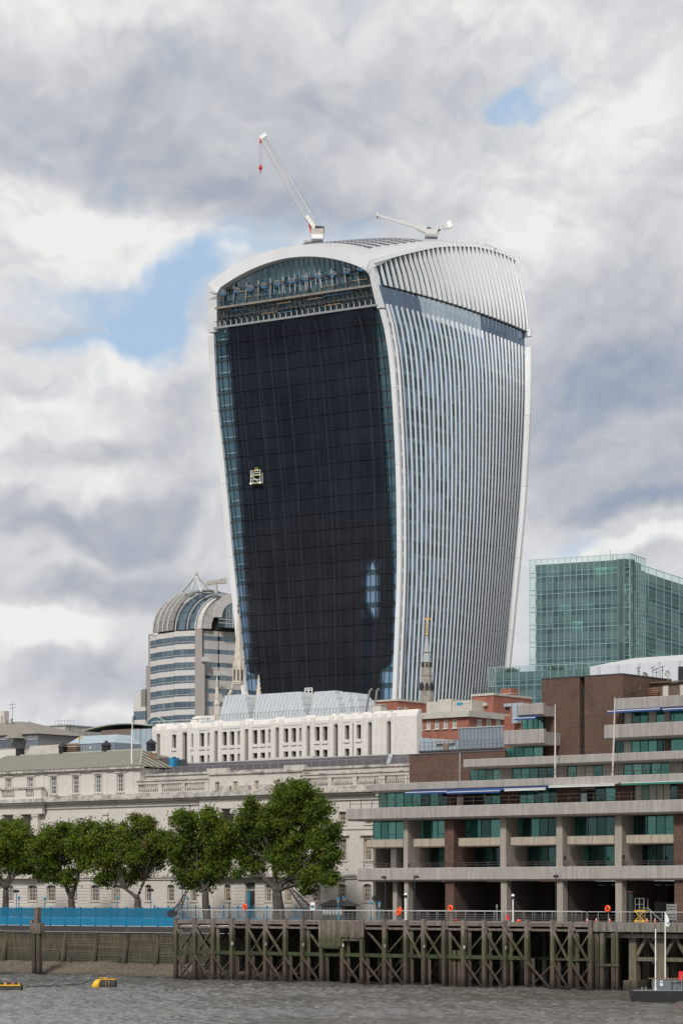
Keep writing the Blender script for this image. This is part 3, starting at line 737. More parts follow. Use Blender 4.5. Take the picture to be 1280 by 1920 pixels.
# ================================================================ river edge
def timber_mat(name, top, mid, low, z1=5.6, z2=2.9):
    m, q, b, P = base_mat(name); sx = q.node('ShaderNodeSeparateXYZ'); q.l.new(P, sx.inputs[0])
    n = q.noise(q.vmath('MULTIPLY', P, (3, 3, .5)), 1, 6, .7); n2 = q.noise(P, .9, 5, .6)
    z = q.math('ADD', sx.outputs[2], q.math('MULTIPLY', q.math('SUBTRACT', n2, .5), 3.2))
    c = q.mix(q.mapr(z, z1-.8, z1+.4), mid, top); c = q.mix(q.mapr(z, z2-.7, z2+.4), low, c); c = q.mix(q.mapr(sx.outputs[2], .4, 1.3), tuple(x*.35 for x in low), c)
    c = q.mix(1, c, q.ramp(n, [(.3, .42), (.68, 1.3)]), 'MULTIPLY')
    r = q.node('ShaderNodeObjectInfo').outputs['Random']; c = q.mix(1, c, q.ramp(r, [(0, .72), (1, 1.12)]), 'MULTIPLY')
    q.put(b.inputs['Base Color'], c); b.inputs['Roughness'].default_value = .85
    bn = q.node('ShaderNodeBump'); bn.inputs['Distance'].default_value = .03; q.put(bn.inputs['Height'], n); q.l.new(bn.outputs[0], b.inputs['Normal'])
timber_mat('pile_timber', (.185, .150, .125), (.082, .078, .040), (.082, .058, .042))
timber_mat('inner_timber_shaded', (.045, .037, .032), (.022, .024, .014), (.022, .017, .014))  # shade under the deck painted into the colour of the inner timbers
timber_mat('wall_timber', (.055, .045, .033), (.105, .090, .056), (.072, .070, .045), 5.0, 2.6)
timber_mat('green_timber', (.06, .075, .03), (.045, .06, .022), (.03, .035, .018))
timber_mat('concrete_wet', (.20, .18, .155), (.13, .115, .075), (.14, .12, .085), 5.4, 3)
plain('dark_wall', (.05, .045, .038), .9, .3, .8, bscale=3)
plain('coping', (.045, .043, .042), .85, .25, .8, stain=(.16, .15, .13), bscale=5, thr=(.6, .7))
plain('fence_blue', (.007, .165, .30), .45, .10, .5, stain=(.01, .15, .28), bscale=3, stainamt=.4)
plain('fence_bar', (.012, .20, .36), .5, .12)
plain('lamp_blue', (.015, .17, .28), .45, .1)
plain('galvanised', (.22, .22, .215), .42, .12, 1.5)
plain('rail_silver', (.42, .42, .41), .38, .08, 1)
plain('orange_buoy', (.85, .085, .015), .5, .12, 3)
plain('orange_light', (.85, .25, .15), .5, .1)
plain('yellow_paint', (.75, .43, .01), .5, .15, 2, stain=(.25, .15, .03), bscale=6)
plain('rubber', (.03, .028, .027), .8, .2, 2)
plain('hull_black', (.017, .018, .020), .45, .2, .8, stain=(.06, .05, .04), bscale=3)
plain('barge_grey', (.13, .16, .17), .6, .1, 1)
plain('white_paint', (.78, .77, .74), .5, .05, 1)
plain('red_board', (.72, .015, .02), .45, .1)
plain('brown_rail', (.28, .14, .08), .7, .1)
plain('lantern_glass', (.35, .38, .38), .2, .1)
def gravel_mat():
    m, q, b, P = base_mat('gravel'); v = q.node('ShaderNodeTexVoronoi'); q.put(v.inputs['Vector'], P); v.inputs['Scale'].default_value = 4
    c = q.mix(q.noise(P, .5, 5, .6), (.13, .098, .066), (.21, .165, .118)); c = q.mix(1, c, q.ramp(v.outputs['Distance'], [(.05, 1.5), (.5, .55)]), 'MULTIPLY')
    hs = q.node('ShaderNodeHueSaturation'); hs.inputs['Saturation'].default_value = .9; q.put(hs.inputs['Color'], c)
    sx = q.node('ShaderNodeSeparateXYZ'); q.l.new(P, sx.inputs[0]); c = q.mix(q.mapr(sx.outputs[2], .1, .55), (.05, .042, .03), hs.outputs[0])
    q.put(b.inputs['Base Color'], c); b.inputs['Roughness'].default_value = .9
gravel_mat()
# foreshore
A0 = RV.a(-60, 6); A1 = RV.a(560, 6)
aa = np.arange(A0, A1+1, .5); bb = np.arange(-1.5, 8.4, .3); AA, BB = np.meshgrid(aa, bb)
edge = 1.3+1.1*(vnoise(AA*.13, AA*0+3, 5)-.5)+.9*(vnoise(AA*.6, AA*0+1, 6)-.5)
ZZ = np.where(BB > edge, .12+(BB-edge)*(1.45/6.8), -.4+(BB-edge)*.25)+.10*(vnoise(AA*.8, BB*.8+4, 7)-.5)+.10*(vnoise(AA*2.3, BB*2.3+4, 8)-.5)
XX = RV.o.x+AA*RV.e1.x+BB*RV.e2.x; YY = RV.o.y+AA*RV.e1.y+BB*RV.e2.y
fs = grid_obj('foreshore', XX, YY, ZZ, 'gravel', False); fs['kind'] = 'structure'
pb = MB()
for i in range(2600):
    a_ = random.uniform(A0, RV.a(340, 5)); b_ = 1.4+6.4*random.random()**1.3; r_ = random.uniform(.04, .12); p = RV.w(a_, b_); z = .15+(b_-1.3)*.213
    t_ = random.uniform(0, 3); c_, s_ = math.cos(t_)*r_, math.sin(t_)*r_
    n0 = len(pb.v); pb.v += [(p.x+c_, p.y+s_, z), (p.x-s_, p.y+c_, z), (p.x-c_, p.y-s_, z), (p.x+s_, p.y-c_, z), (p.x, p.y, z+r_*.9), ]
    pb.f += [(n0, n0+1, n0+4), (n0+1, n0+2, n0+4), (n0+2, n0+3, n0+4), (n0+3, n0, n0+4)]
o = pb.build('pebbles', 'gravel'); o['kind'] = 'stuff'; tag(o, 'loose pale pebbles lying on the foreshore', 'pebbles')
# river wall
aP0 = RV.a(330, 0)
t = T('river_wall', 'timber-faced river wall under the blue fence', 'wall', RV, A0, 8, 0)
WE = RV.a(575, 8)
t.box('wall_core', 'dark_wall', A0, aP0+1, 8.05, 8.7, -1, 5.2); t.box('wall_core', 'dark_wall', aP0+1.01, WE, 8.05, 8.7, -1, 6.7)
t.box('coping', 'coping', A0, aP0+1, 7.75, 8.72, 5.25, 5.95)
posts = [RV.a(p, 7.8) for p in (-47, 12, 123.5, 182, 239, 297.5, 352, 405, 460, 515, 570)]
for i, a_ in enumerate(posts): t.beam('wall_post', 'wall_timber', (a_-.15, 7.25, 1.0), (a_+.05, 7.9, 5.15), .34, .34)
for i in range(len(posts)-1):
    z = 1.35
    while z < 5.1:
        h = random.choice([.26, .32, .36]); j = random.uniform(0, .05)
        t.box('plank', 'wall_timber', posts[i]+.05, posts[i+1]-.05, 7.9-j, 8.05, z+.02, min(z+h, 5.2)-.025); z += h
for p in (110, 133, 224): t.box('drain', 'dark_wall', RV.a(p, 7.8)-.25, RV.a(p, 7.8)+.25, 7.6, 7.9, 1.5, 2.1)
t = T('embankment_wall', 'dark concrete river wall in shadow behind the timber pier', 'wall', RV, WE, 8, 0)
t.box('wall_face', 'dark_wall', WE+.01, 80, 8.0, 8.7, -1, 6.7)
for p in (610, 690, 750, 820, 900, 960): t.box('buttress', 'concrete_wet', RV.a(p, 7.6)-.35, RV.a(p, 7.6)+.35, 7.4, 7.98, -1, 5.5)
# blue fence
t = T('security_fence', 'bright blue fence with solid lower panels and slatted top along the river wall', 'fence', RV, A0, 8.3, 5.95)
fpx = RV.a(326, 8.3); st_ = (fpx-RV.a(13, 8.3))/11.0; bays = int((fpx-A0)/st_)+1
UPP = MB()
for i in range(34): UPP.box(.06+i*(st_-.12)/34, .06+i*(st_-.12)/34+.030, -.015, .015, 0, 1.18)
UPP.box(.04, st_-.04, -.02, .02, 1.15, 1.2).box(.04, st_-.04, -.02, .02, 0, .05); UPP = UPP.mesh('slat_screen', 'fence_bar')
plain('screen_mesh', (.10, .16, .19), .6, .15, .4)
m_ = MATS['screen_mesh']; q = NT(m_.node_tree); bsd = q.n['Principled BSDF']; bsd.inputs['Alpha'].default_value = .55
for i in range(bays):
    a_ = fpx-(i+1)*st_
    t.box('fence_post', 'fence_blue', a_+st_-.07, a_+st_+.07, 8.22, 8.42, 5.95, 8.32)
    t.box('solid_panel', 'fence_blue', a_+.075, a_+st_/2-.02, 8.28, 8.32, 6.0, 6.98); t.box('solid_panel', 'fence_blue', a_+st_/2+.02, a_+st_-.075, 8.28, 8.32, 6.0, 6.98)
    t.box('mesh_screen', 'screen_mesh', a_+.075, a_+st_-.075, 8.33, 8.335, 7.02, 8.15)
    o = put('slat_screen', UPP, t.o, (a_-t.d.x, 8.30-t.d.y, 7.0-t.d.z)); o['kind'] = 'stuff'
# second stretch of lower blue railing, seen behind the pier rail
t = T('garden_railing', 'pale blue spiked railing in front of the stone building, behind the trees', 'fence', RV, RV.a(290, 20), 20, GZ)
aa_, bb_ = RV.a(290, 20), RV.a(640, 20); m = MB(); x = aa_
while x < bb_: m.box(x, x+.03, 20, 20.03, GZ, 8.35); x += .28
m.box(aa_, bb_, 19.98, 20.05, 8.1, 8.16).box(aa_, bb_, 19.98, 20.05, 6.8, 6.88); t.mb(m, 'railing_bars', 'fence_bar', kind='stuff')
for i in range(14): x = aa_+(bb_-aa_)*i/13; t.box('railing_post', 'fence_bar', x-.06, x+.06, 19.95, 20.08, GZ, 8.5)

plain('deck_timber', (.19, .17, .15), .85, .15, 1)
# ---------------------------------------------------------------- pier
pp = [330.5, 366, 399.6, 435.5, 465, 498, 535, 568, 603.6, 642.6, 679, 721, 761, 794, 832.5, 869, 908, 946.7, 987.8, 1036, 1070, 1107]
pa = [RV.a(p, 0) for p in pp]
t = T('timber_pier', 'long weathered timber pier on cross-braced piles standing in the river', 'pier', RV, pa[0], 0, 0); PIER = t
for i, a_ in enumerate(pa):
    w = random.uniform(.19, .25); tz = 7.1+random.uniform(-.06, .12); sw = random.uniform(-.03, .03)
    if i in (9,): tz = 5.0
    t.beam('pile', 'pile_timber', (a_+sw, 0, -1.5), (a_, 0, tz), w*2, .46)
    t.beam('pile', 'pile_timber', (a_+.55+sw, .35, -1.5), (a_+.5, .3, random.choice([3.2, 3.3, 6.0])), .34, .34)
    for b_ in (3.2, 6.4): t.beam('inner_pile', 'inner_timber_shaded', (a_+random.uniform(-.1, .1), b_, -1.5), (a_, b_, 6.45), .4, .42)
    if i not in (9,): t.box('pile_cap', 'pile_timber', a_+.22, a_+.48, -.12, .3, 6.1, 6.45)
for i in range(len(pa)-1):
    a_, b_ = pa[i], pa[i+1]
    t.box('deck_beam', 'pile_timber', a_+.25, b_-.25, -.10, .22, 6.50, 6.84)
    t.box('waling', 'pile_timber', a_+.22, b_-.22, .0, .2, 6.02, 6.26)
    if i not in (18,): t.box('mid_beam', 'green_timber', a_+.22, b_-.22, .05, .33, 3.02, 3.42) if i < 19 else t.beam('mid_beam', 'pile_timber', (a_, .1, 3.1), (b_, .1, 3.2), .2)
    t.box('inner_beam', 'inner_timber_shaded', a_-.2, b_+.2, 3.1, 3.35, 3.0, 3.3)
    if i % 2 == 0: t.beam('inner_brace', 'inner_timber_shaded', (a_, 3.1, 6.2), (b_, 3.1, 3.3), .2); t.beam('inner_brace', 'inner_timber_shaded', (b_, 3.3, 3.0), (a_, 3.3, .0), .2)
    else: t.beam('inner_brace', 'inner_timber_shaded', (a_, 3.1, 3.2), (b_, 3.1, 6.2), .2)
    t.box('cross_beam', 'inner_timber_shaded', a_-.15, a_+.15, .3, 8.0, 6.3, 6.6)
upX = (0, 1, 4, 5, 12, 13, 16, 17, 19, 20); loX = (0, 1, 2, 4, 5, 6, 7, 9, 10, 11, 15, 16, 18, 19, 20)
for i in range(len(pa)-1):
    a_, b_ = pa[i]+.15, pa[i+1]-.15
    if i in upX: t.beam('brace', 'pile_timber', (a_, -.28, 6.2), (b_, -.28, 3.0), .30, .14); t.beam('brace', 'pile_timber', (b_, .30, 6.1), (a_, .30, 3.2), .28, .14)
    elif i in (7, 10, 14): t.beam('brace', 'pile_timber', (a_, .5, 6.0), (b_, .5, 3.4), .28, .14)
    elif i in (11, 15): t.beam('brace', 'pile_timber', (b_, .6, 6.0), (a_, .6, 3.6), .28, .14)
    if i in loX: t.beam('brace', 'pile_timber', (a_, -.27, 2.9), (b_, -.27, .15), .26, .13); t.beam('brace', 'pile_timber', (b_, .34, 2.7), (a_, .34, .2), .26, .13)
# extra standing piles
for p in (853, 862): t.beam('pile', 'pile_timber', (RV.a(p, .6), .6, -1), (RV.a(p, .6), .6, 3.9), .4)
# deck boards: each run of boards is a part
for i in range(22):
    a_ = pa[0]+(pa[-1]-pa[0])*i/22; b_ = pa[0]+(pa[-1]-pa[0])*(i+1)/22
    t.box('deck_board', 'deck_timber' if 'deck_timber' in MATS else 'pile_timber', a_+.01, b_-.01, -.05, 8.0, 6.86, 6.93)
# timber apron of upright boards
x = pa[8]-.2
while x < pa[10]+.3:
    w = random.uniform(.28, .36); low = 4.1+random.uniform(-.1, .1) if x < pa[9]-.1 else 5.1+random.uniform(-.08, .1)
    t.box('board', 'pile_timber', x, x+w-.03, -.36, -.26, low, 6.95+random.uniform(-.05, .12)); x += w
t.box('apron_rail', 'green_timber', pa[8]+.3, pa[9]-.2, -.5, -.2, 3.9, 4.15)
t.box('apron_rail', 'pile_timber', pa[9]+.3, pa[10]-.2, -.4, -.2, 4.75, 5.0)
for i in range(3, 19): # small pale tide plates
    t.box('plate', 'rail_silver' if i % 3 == 0 else 'concrete_edge', pa[i]+.16, pa[i]+.36, -.31, -.24, 4.1, 4.45) if i % 2 else None
# concrete end of the pier
pe = RV.a(1107, 0)+.3; RE = 80
t = T('concrete_jetty', 'concrete jetty deck with splayed columns at the right end of the timber pier', 'jetty', RV, pe, 0, 0)
for i in range(8):
    a_ = pe+(RE-pe)*i/8; b_ = pe+(RE-pe)*(i+1)/8; t.box('fascia', 'concrete_wet', a_+.02, b_-.02, -.1, .35, 6.05, 6.9); t.box('deck_slab', 'concrete_wet', a_+.01, b_-.01, .36, 8.0, 6.6, 6.9)
t.box('edge_beam', 'concrete_wet', pe, RE, .5, 1.0, 5.45, 5.85)
for p, w, mt in ((1129, .42, 'pile_timber'), (1150, .42, 'pile_timber'), (1157, .25, 'pile_timber')):
    a_ = RV.a(p, .2); t.box('post', mt, a_-w/2, a_+w/2, .0, w, -1.5, 5.9)
t.box('tie', 'pile_timber', RV.a(1124, .0), RV.a(1160, .0), -.12, -.02, 2.55, 2.8)
for p in (1184, 1237, 1290):
    a_ = RV.a(p, 1); t.box('column', 'concrete_wet', a_-.42, a_+.42, 1.05, 1.9, .9, 5.45); t.box('footing', 'concrete_wet', a_-.8, a_+.85, .6, 2.4, -.6, 1.15)
    t.beam('strut', 'concrete_wet', (a_+.4, 1.3, 3.6), (a_+1.6, 1.3, 5.5), .34); t.beam('strut', 'concrete_wet', (a_-.4, 1.3, 3.6), (a_-1.6, 1.3, 5.5), .34) if p > 1190 else None
    t.box('tie_beam', 'concrete_wet', a_+.43, a_+3.1, 1.2, 1.5, 3.1, 3.5)
for p in (1150, 1210, 1262): a_ = RV.a(p, 5); t.box('column', 'concrete_wet', a_-.4, a_+.4, 5, 5.8, -1, 6.5)
# railings
def rail(name, label, a0, a1, b, curved, z0=6.93, group=None):
    t = T(name, label, 'railing', RV, a0, b, z0)
    n = int((a1-a0)/1.25)
    for i in range(n+1):
        a_ = a0+(a1-a0)*i/n
        if curved:
            pts = [(a_-t.d.x-.02+.0*j, -.02-.30*math.sin(j/5*math.pi*.55), j/5*1.12) for j in range(6)]
            pts = [(x_+.26*math.sin(k_/5*math.pi*.5), y_, z_) for k_, (x_, y_, z_) in enumerate(pts)]
            MB().tube(pts, .032 if i % 6 else .05, 5).build('baluster', 'galvanised', t.o)
        else: t.box('baluster', 'galvanised', a_-.03, a_+.03, b-.03, b+.03, z0, z0+1.12)
    dx = .22 if curved else 0; dy = -.30 if curved else 0
    for i in range(0, n, 4):
        x0 = a0+(a1-a0)*i/n; x1 = a0+(a1-a0)*min(n, i+4)/n
        t.box('handrail', 'rail_silver', x0+dx, x1+dx-.01, b+dy-.035, b+dy+.035, z0+1.09, z0+1.16)
    for h in (.25, .5, .75): t.box('rail_wire', 'galvanised', a0+dx*h, a1+dx*h, b+dy*h, b+dy*h+.015, z0+h, z0+h+.018)
    return t
rail('railing', 'silver handrail on curved balusters along the front edge of the timber pier', RV.a(340, .6), RV.a(1098, .6), .6, True)
rail('railing', 'second run of curved balusters along the back edge of the timber pier', RV.a(345, 7.4), RV.a(1090, 7.4), 7.4, True)
rail('railing', 'straight galvanised railing on the concrete jetty at the right end', RV.a(1101, .5), RE, .5, False)

# ---------------------------------------------------------------- lamps and posts
def lantern(px, py_top, b, label, mat='lamp_blue', z0=6.9, s=1.0, group='blue heritage lanterns along the quay'):
    a_ = RV.a(px, b); t = T('street_lamp', label, 'street lamp', RV, a_, b, z0, group); H = RV.z(py_top, a_, b)-z0
    MB().lathe([(.13, 0), (.14, .3), (.07, .4), (.06, H-.9), (.10, H-.85), (.05, H-.8), (.05, H-.72)], 8).build('post', mat, t.o)
    MB().lathe([(.10*s, H-.70), (.19*s, H-.36)], 6).build('lantern', 'lantern_glass', t.o)
    MB().lathe([(.24*s, H-.36), (.22*s, H-.30), (.12*s, H-.14), (.05, H-.08), (.06, H-.04), (.01, H)], 6).build('lamp_cap', mat, t.o)
for px, py, b, lab in ((36, 1679, 9.5, 'blue lantern lamp standing behind the blue fence by the leftmost tree'),
                       (84.5, 1681, 8.7, 'blue lantern lamp on the blue fence between the first two trees'),
                       (220, 1679, 8.7, 'blue lantern lamp on the blue fence between the second and third trees'),
                       (352, 1680, 9.5, 'blue lantern lamp behind the black derrick at the left end of the pier'),
                       (634, 1681, 10, 'blue lantern lamp at the left corner of the dark kiosk'),
                       (645, 1678, 10.5, 'blue lantern lamp at the right corner of the dark kiosk'),
                       (695, 1688, 9, 'left of the two small blue lanterns by the concrete building'),
                       (711, 1689, 9, 'right of the two small blue lanterns by the concrete building')):
    lantern(px, py, b, lab)
lantern(430, 1681, 9.5, 'dark grey lantern lamp left of the arched doorway', 'black_metal', group=None)
t = T('street_lamp', 'dark globe lamp on a pale post between the two blue lanterns', 'street lamp', RV, RV.a(700.5, 9), 9, 6.9)
MB().lathe([(.07, 0), (.045, .4), (.045, 2.1), (.12, 2.15), (.05, 2.2)], 8).build('post', 'galvanised', t.o); MB().lathe([(.08, 2.2), (.24, 2.42), (.24, 2.6), (.08, 2.85), (.04, 2.95)], 10).build('globe', 'lantern_mesh' if 'lantern_mesh' in MATS else 'rubber', t.o, smooth=True)
def swan(px, py, b, label, side=-1):
    a_ = RV.a(px, b); z0 = 6.9; H = RV.z(py, a_, b)-z0; t = T('street_lamp', label, 'street lamp', RV, a_, b, z0, 'black hooded lamps on the pier')
    MB().tube([(0, 0, 0), (0, 0, H-.15), (0, 0, H-.05)], .05, 6).tube([(0, 0, H-.1), (side*.15, 0, H+.02), (side*.3, 0, H-.02)], .035, 5).build('post', 'black_metal', t.o)
    MB().lathe([(.33, -.16), (.30, -.02), (.2, .08), (.05, .13)], 12, (side*.22, 0, H)).build('lamp_hood', 'black_metal', t.o, smooth=True)
    MB().lathe([(.2, -.22), (.24, -.165)], 10, (side*.22, 0, H)).build('lamp_lens', 'lantern_glass', t.o)
swan(722, 1644, 7, 'tall black hooded lamp at the left end of the concrete building'); swan(777, 1643, 7, 'tall black hooded lamp in front of the first concrete column', 1)
swan(1041, 1642, 6, 'tall black hooded lamp in front of the middle concrete column', .2); swan(645, 1650, 8, 'tall thin black lamp beside the dark kiosk'); swan(342, 1664, 9, 'thin black lamp post at the left end of the pier')
for px, py, lab in ((760, 1674, 'white-capped pillar light left of the tilted lifebuoy'), (961, 1676, 'white-capped pillar light between the middle columns')):
    a_ = RV.a(px, 6); t = T('pillar_light', lab, 'street lamp', RV, a_, 6, 6.9, 'pale pillar lights on the pier'); H = RV.z(py, a_, 6)-6.9
    MB().lathe([(.10, 0), (.10, .2), (.075, .22), (.075, H-.55)], 8).build('post', 'white_paint', t.o); MB().lathe([(.13, H-.55), (.17, H-.5), (.17, H-.3), (.12, H-.26)], 10).build('lamp_band', 'black_metal', t.o); MB().lathe([(.2, H-.25), (.2, H-.15), (.08, H-.04), (.03, H)], 10).build('lamp_cap', 'white_paint', t.o)
a_ = RV.a(931, 6); t = T('bollard', 'short grey post with a cap behind the pier rail', 'bollard', RV, a_, 6, 6.9); MB().lathe([(.06, 0), (.06, 1.5), (.1, 1.55), (.1, 1.75), (.03, 1.85)], 8).build('post', 'galvanised', t.o)
for px, py, lab in ((31.5, 1672, 'black floodlights on a thin blue pole by the leftmost tree'), (283, 1670, 'black floodlights on a thin blue pole right of the third tree')):
    a_ = RV.a(px, 10); H = RV.z(py, a_, 10)-6.6; t = T('floodlight', lab, 'floodlight', RV, a_, 10, 6.6); MB().tube([(0, 0, 0), (0, 0, H)], .05, 6).build('post', 'lamp_blue', t.o)
    MB().beam((-.38, 0, H-.05), (-.1, -.1, H+.2), .3, .22).beam((.08, 0, H+.15), (.4, -.1, H), .3, .22).build('lamp_head', 'black_metal', t.o)
# lifebuoys
def lifebuoy(px, py, b, label, tilt=0, z0=6.93, r=.34, group='orange lifebuoy housings on the pier rail'):
    a_ = RV.a(px, b); z = RV.z(py, a_, b); t = T('lifebuoy', label, 'lifebuoy', RV, a_, b, z0, group); c = z-z0
    m = MB(); rings = []
    for j in range(20):
        th = j/20*2*math.pi; cx, cz = math.cos(th)*r*.64, math.sin(th)*r*.72
        rings.append([(cx+math.cos(th)*r*.36*math.cos(f), -.14*math.sin(f), c+cz+math.sin(th)*r*.38*math.cos(f)) for f in [k_/8*2*math.pi for k_ in range(8)]])
    rings.append(rings[0]); m.loft(rings, True, False); o = m.build('ring', 'orange_buoy', t.o, smooth=True); o.rotation_euler.y = 0
    if tilt:
        o.location.z = c; 
        for v_ in o.data.vertices: v_.co.z -= c
        o.rotation_euler.y = tilt
    MB().sheet([(math.cos(k_/16*2*math.pi)*r*.55, c+math.sin(k_/16*2*math.pi)*r*.62) for k_ in range(16)], .06, .1).build('backing', 'orange_buoy', t.o)
    if not tilt: MB().box(-.05, -.015, -.09, .055, c-.22, c+.2).box(.02, .055, -.09, .055, c-.22, c+.2).build('strap', 'rubber', t.o)
    MB().box(-.04, .04, .11, .18, 0, c).build('post', 'galvanised', t.o)
lifebuoy(459.5, 1700.5, .4, 'orange lifebuoy below the arched doorway, leftmost on the pier')
lifebuoy(747, 1711, .2, 'tilted orange lifebuoy hanging half off its holder beside the white-capped pillar', .5)
lifebuoy(749, 1706, .5, 'upper orange lifebuoy behind the tilted one beside the white-capped pillar', 0, r=.3)
lifebuoy(844, 1703, .4, 'orange lifebuoy standing above the rail in front of the brick column')
lifebuoy(1138.5, 1704, .3, 'orange lifebuoy standing above the rail at the right end of the pier')
for px, lab, sx_, h in ((951.5, 'small red box on a white foot behind the pier rail', .28, .6), (1139, 'red-white panel', 0, 0)):
    if h: a_ = RV.a(px, 3); t = T('red_box', lab, 'box', RV, a_, 3, 6.93); MB().box(-sx_/2, sx_/2, -.1, .1, .18, h+.1).build('body', 'red_board', t.o); MB().box(-.1, .1, -.08, .08, 0, .18).build('foot', 'white_paint', t.o)
for px, lab in ((972, 'orange buoy lying on the deck right of the small red box'), (853, 'flat orange float lying on the deck by the brick column')):
    a_ = RV.a(px, 2); t = T('float', lab, 'float', RV, a_, 2, 6.93); MB().lathe([(.1, 0), (.25, .05), (.26, .18), (.12, .28)], 10).build('body', 'orange_buoy', t.o, smooth=True); MB().lathe([(.05, .28), (.05, .33)], 6).build('eye', 'rubber', t.o)
# dolphin pile
p = RV.a(61, -.5); t = T('mooring_dolphin', 'tall cluster of old timber piles rising in front of the river wall', 'mooring post', RV, p, .3, -1)
for dx in (-.42, .42): t.beam('pile', 'pile_timber', (p+dx, .3, -1), (p+dx*.9, .3, 5.4), .52, .5)
t.box('dark_gap', 'rubber', p-.14, p+.14, .5, .6, -1, 5.2); t.box('head_block', 'pile_timber', p-.85, p+.85, -.05, .75, 5.05, 6.35); t.box('head_block', 'pile_timber', p-.95, p-.6, .0, .6, 6.35, 6.75)  # dark strip set in the gap between the two piles
t.beam('top_post', 'pile_timber', (p+.1, .3, 6.3), (p+.1, .3, 8.3), .62, .6); t.box('post_cap', 'white_paint', p-.2, p+.4, .0, .6, 8.3, 8.36)

# ---------------------------------------------------------------- buoys and barge on the water
def big_buoy(px, py, label, rot, full=True):
    Yd = CH*F/(py-HY); c = at(px, Yd); t = thing('mooring_buoy', label, 'buoy', (c.x, c.y, -.35), rot)
    L = 1.25; R = .62
    def cyl(x0, x1, r0, r1, n=18): return MB().loft([[(x0, math.cos(k_/n*2*math.pi)*r0, .62+math.sin(k_/n*2*math.pi)*r0) for k_ in range(n)], [(x1, math.cos(k_/n*2*math.pi)*r1, .62+math.sin(k_/n*2*math.pi)*r1) for k_ in range(n)]])
    cyl(-L*.35, L, R, R*.95).build('drum', 'rubber', t, smooth=False)
    m = MB(); rg = []
    for x_, r_ in ((-L*.36, R*1.01), (-L*.7, R*.97), (-L*.92, R*.72), (-L*1.02, R*.35)): rg.append([(x_+.12*math.sin(k_/18*2*math.pi), math.cos(k_/18*2*math.pi)*r_, .62+math.sin(k_/18*2*math.pi)*r_) for k_ in range(18)])
    m.loft(rg); m.build('nose', 'yellow_paint', t, smooth=True)
    for yy in (-.22, .22): MB().box(-L*.5, L, yy-.04, yy+.04, 1.20, 1.27).build('deck_rail', 'yellow_paint', t)
    for x_ in (.1, .45, .8, 1.1): MB().box(x_-.05, x_+.05, -.3, .3, 1.2, 1.34).build('rib', 'yellow_paint', t)
    for x_ in (.3, .62): MB().tube([(x_, math.cos(f)*R*1.03, .62+math.sin(f)*R*1.03) for f in np.linspace(0, 2*math.pi, 15)], .04, 5, False).build('band', 'brown_rail', t)
    MB().tube([(-.5, 0, 1.25), (-.45, 0, 1.4), (.3, 0, 1.42), (.4, 0, 1.25)], .035, 5).build('grab_rail', 'yellow_paint', t)
    return t
big_buoy(195.5, 1852, 'yellow-nosed mooring buoy with a black drum floating on the river', math.radians(-6))
Yd = CH*F/(1859-HY); c = at(12, Yd); t = thing('mooring_pontoon', 'low black pontoon with a yellow strip cut off by the left edge', 'pontoon', (c.x, c.y, -.4), math.radians(-4))
m = MB(); m.loft([[(x_, math.cos(k_/14*2*math.pi)*.6, .62+math.sin(k_/14*2*math.pi)*.5) for k_ in range(14)] for x_ in (-3.2, 1.62)]); m.build('drum', 'rubber', t)
MB().box(-3.2, 1.55, -.5, -.3, .98, 1.1).build('yellow_strip', 'yellow_paint', t)
for i in range(7): MB().lathe([(.09, 1.1), (.09, 1.25), (.03, 1.32)], 8, (-2.8+i*.7, -.35, 0)).build('stud', 'orange_buoy' if i % 2 else 'yellow_paint', t)
for i in range(5): MB().box(-2.7+i*.9, -2.1+i*.9, -.2, .2, 1.05, 1.3).build('fender', 'rubber', t)
pts = []; c0 = at(44, CH*F/(1852-HY)); c1 = at(173, CH*F/(1846-HY))
for i in range(14): f = i/13; p = c0.lerp(c1, f); pts.append((p.x, p.y, .02+.10*abs(math.sin(i*1.3))+(.55 if i == 13 else .3 if i == 12 else 0)))
o = MB().tube(pts, .05, 5).build('mooring_rope', 'rubber'); tag(o, 'dark rope trailing on the water from the yellow buoy to the pontoon', 'rope')
# barge
BY = 232.; bc = at(1184, BY); BF = Frame(bc.x, bc.y, 1, -.06)
t = T('barge', 'black-hulled barge with a grey cabin entering the frame at the right', 'barge', BF, 0, 0, 0)
hz = BF.z(1858, 0, 0); L = 16
m = MB(); m.loft([[(.0, 0, .35), (.0, 0, hz), (0, 5, hz), (0, 5, .35)], [(.35, .1, -.6), (.36, 0, hz), (.36, 5, hz), (.35, 5, -.6)], [(L, .1, -.6), (L, 0, hz), (L, 5, hz), (L, 5, -.6)]])
m.v = [(x, y, z) for x, y, z in m.v]; t.mb(m, 'hull', 'hull_black'); t.box('gunwale', 'galvanised', .1, L, -.05, .1, hz, hz+.07)
t.box('deck', 'dark_steel', .3, L, .1, 4.9, hz-.02, hz+.01)
zc = BF.z(1837, 2, 1)
t.box('locker', 'barge_grey', 1.95, 3.6, 1, 2.2, hz+.01, zc); t.box('locker', 'barge_grey', 3.65, 6.4, 1.4, 2.6, hz+.01, zc-.05); t.box('locker', 'barge_grey', 6.45, 9, 1.0, 2.6, hz+.01, zc-.1)
t.box('notice', 'white_paint', 2.58, 2.82, .96, .99, hz+.42, zc-.08); t.box('notice_symbol', 'fence_blue', 2.63, 2.77, .94, .957, zc-.3, zc-.16)
t.box('rail_board', 'brown_rail', 1.55, L, .9, 1.0, zc+.08, zc+.15)
for x_ in (4.75, 5.15): MB().tube([(x_, 1.2, hz), (x_, 1.2, zc+.35), (x_+.12, 1.2, zc+.42), (x_+.24, 1.2, zc+.35), (x_+.24, 1.2, hz)], .03, 5).build('ladder_hoop', 'galvanised', t.o)
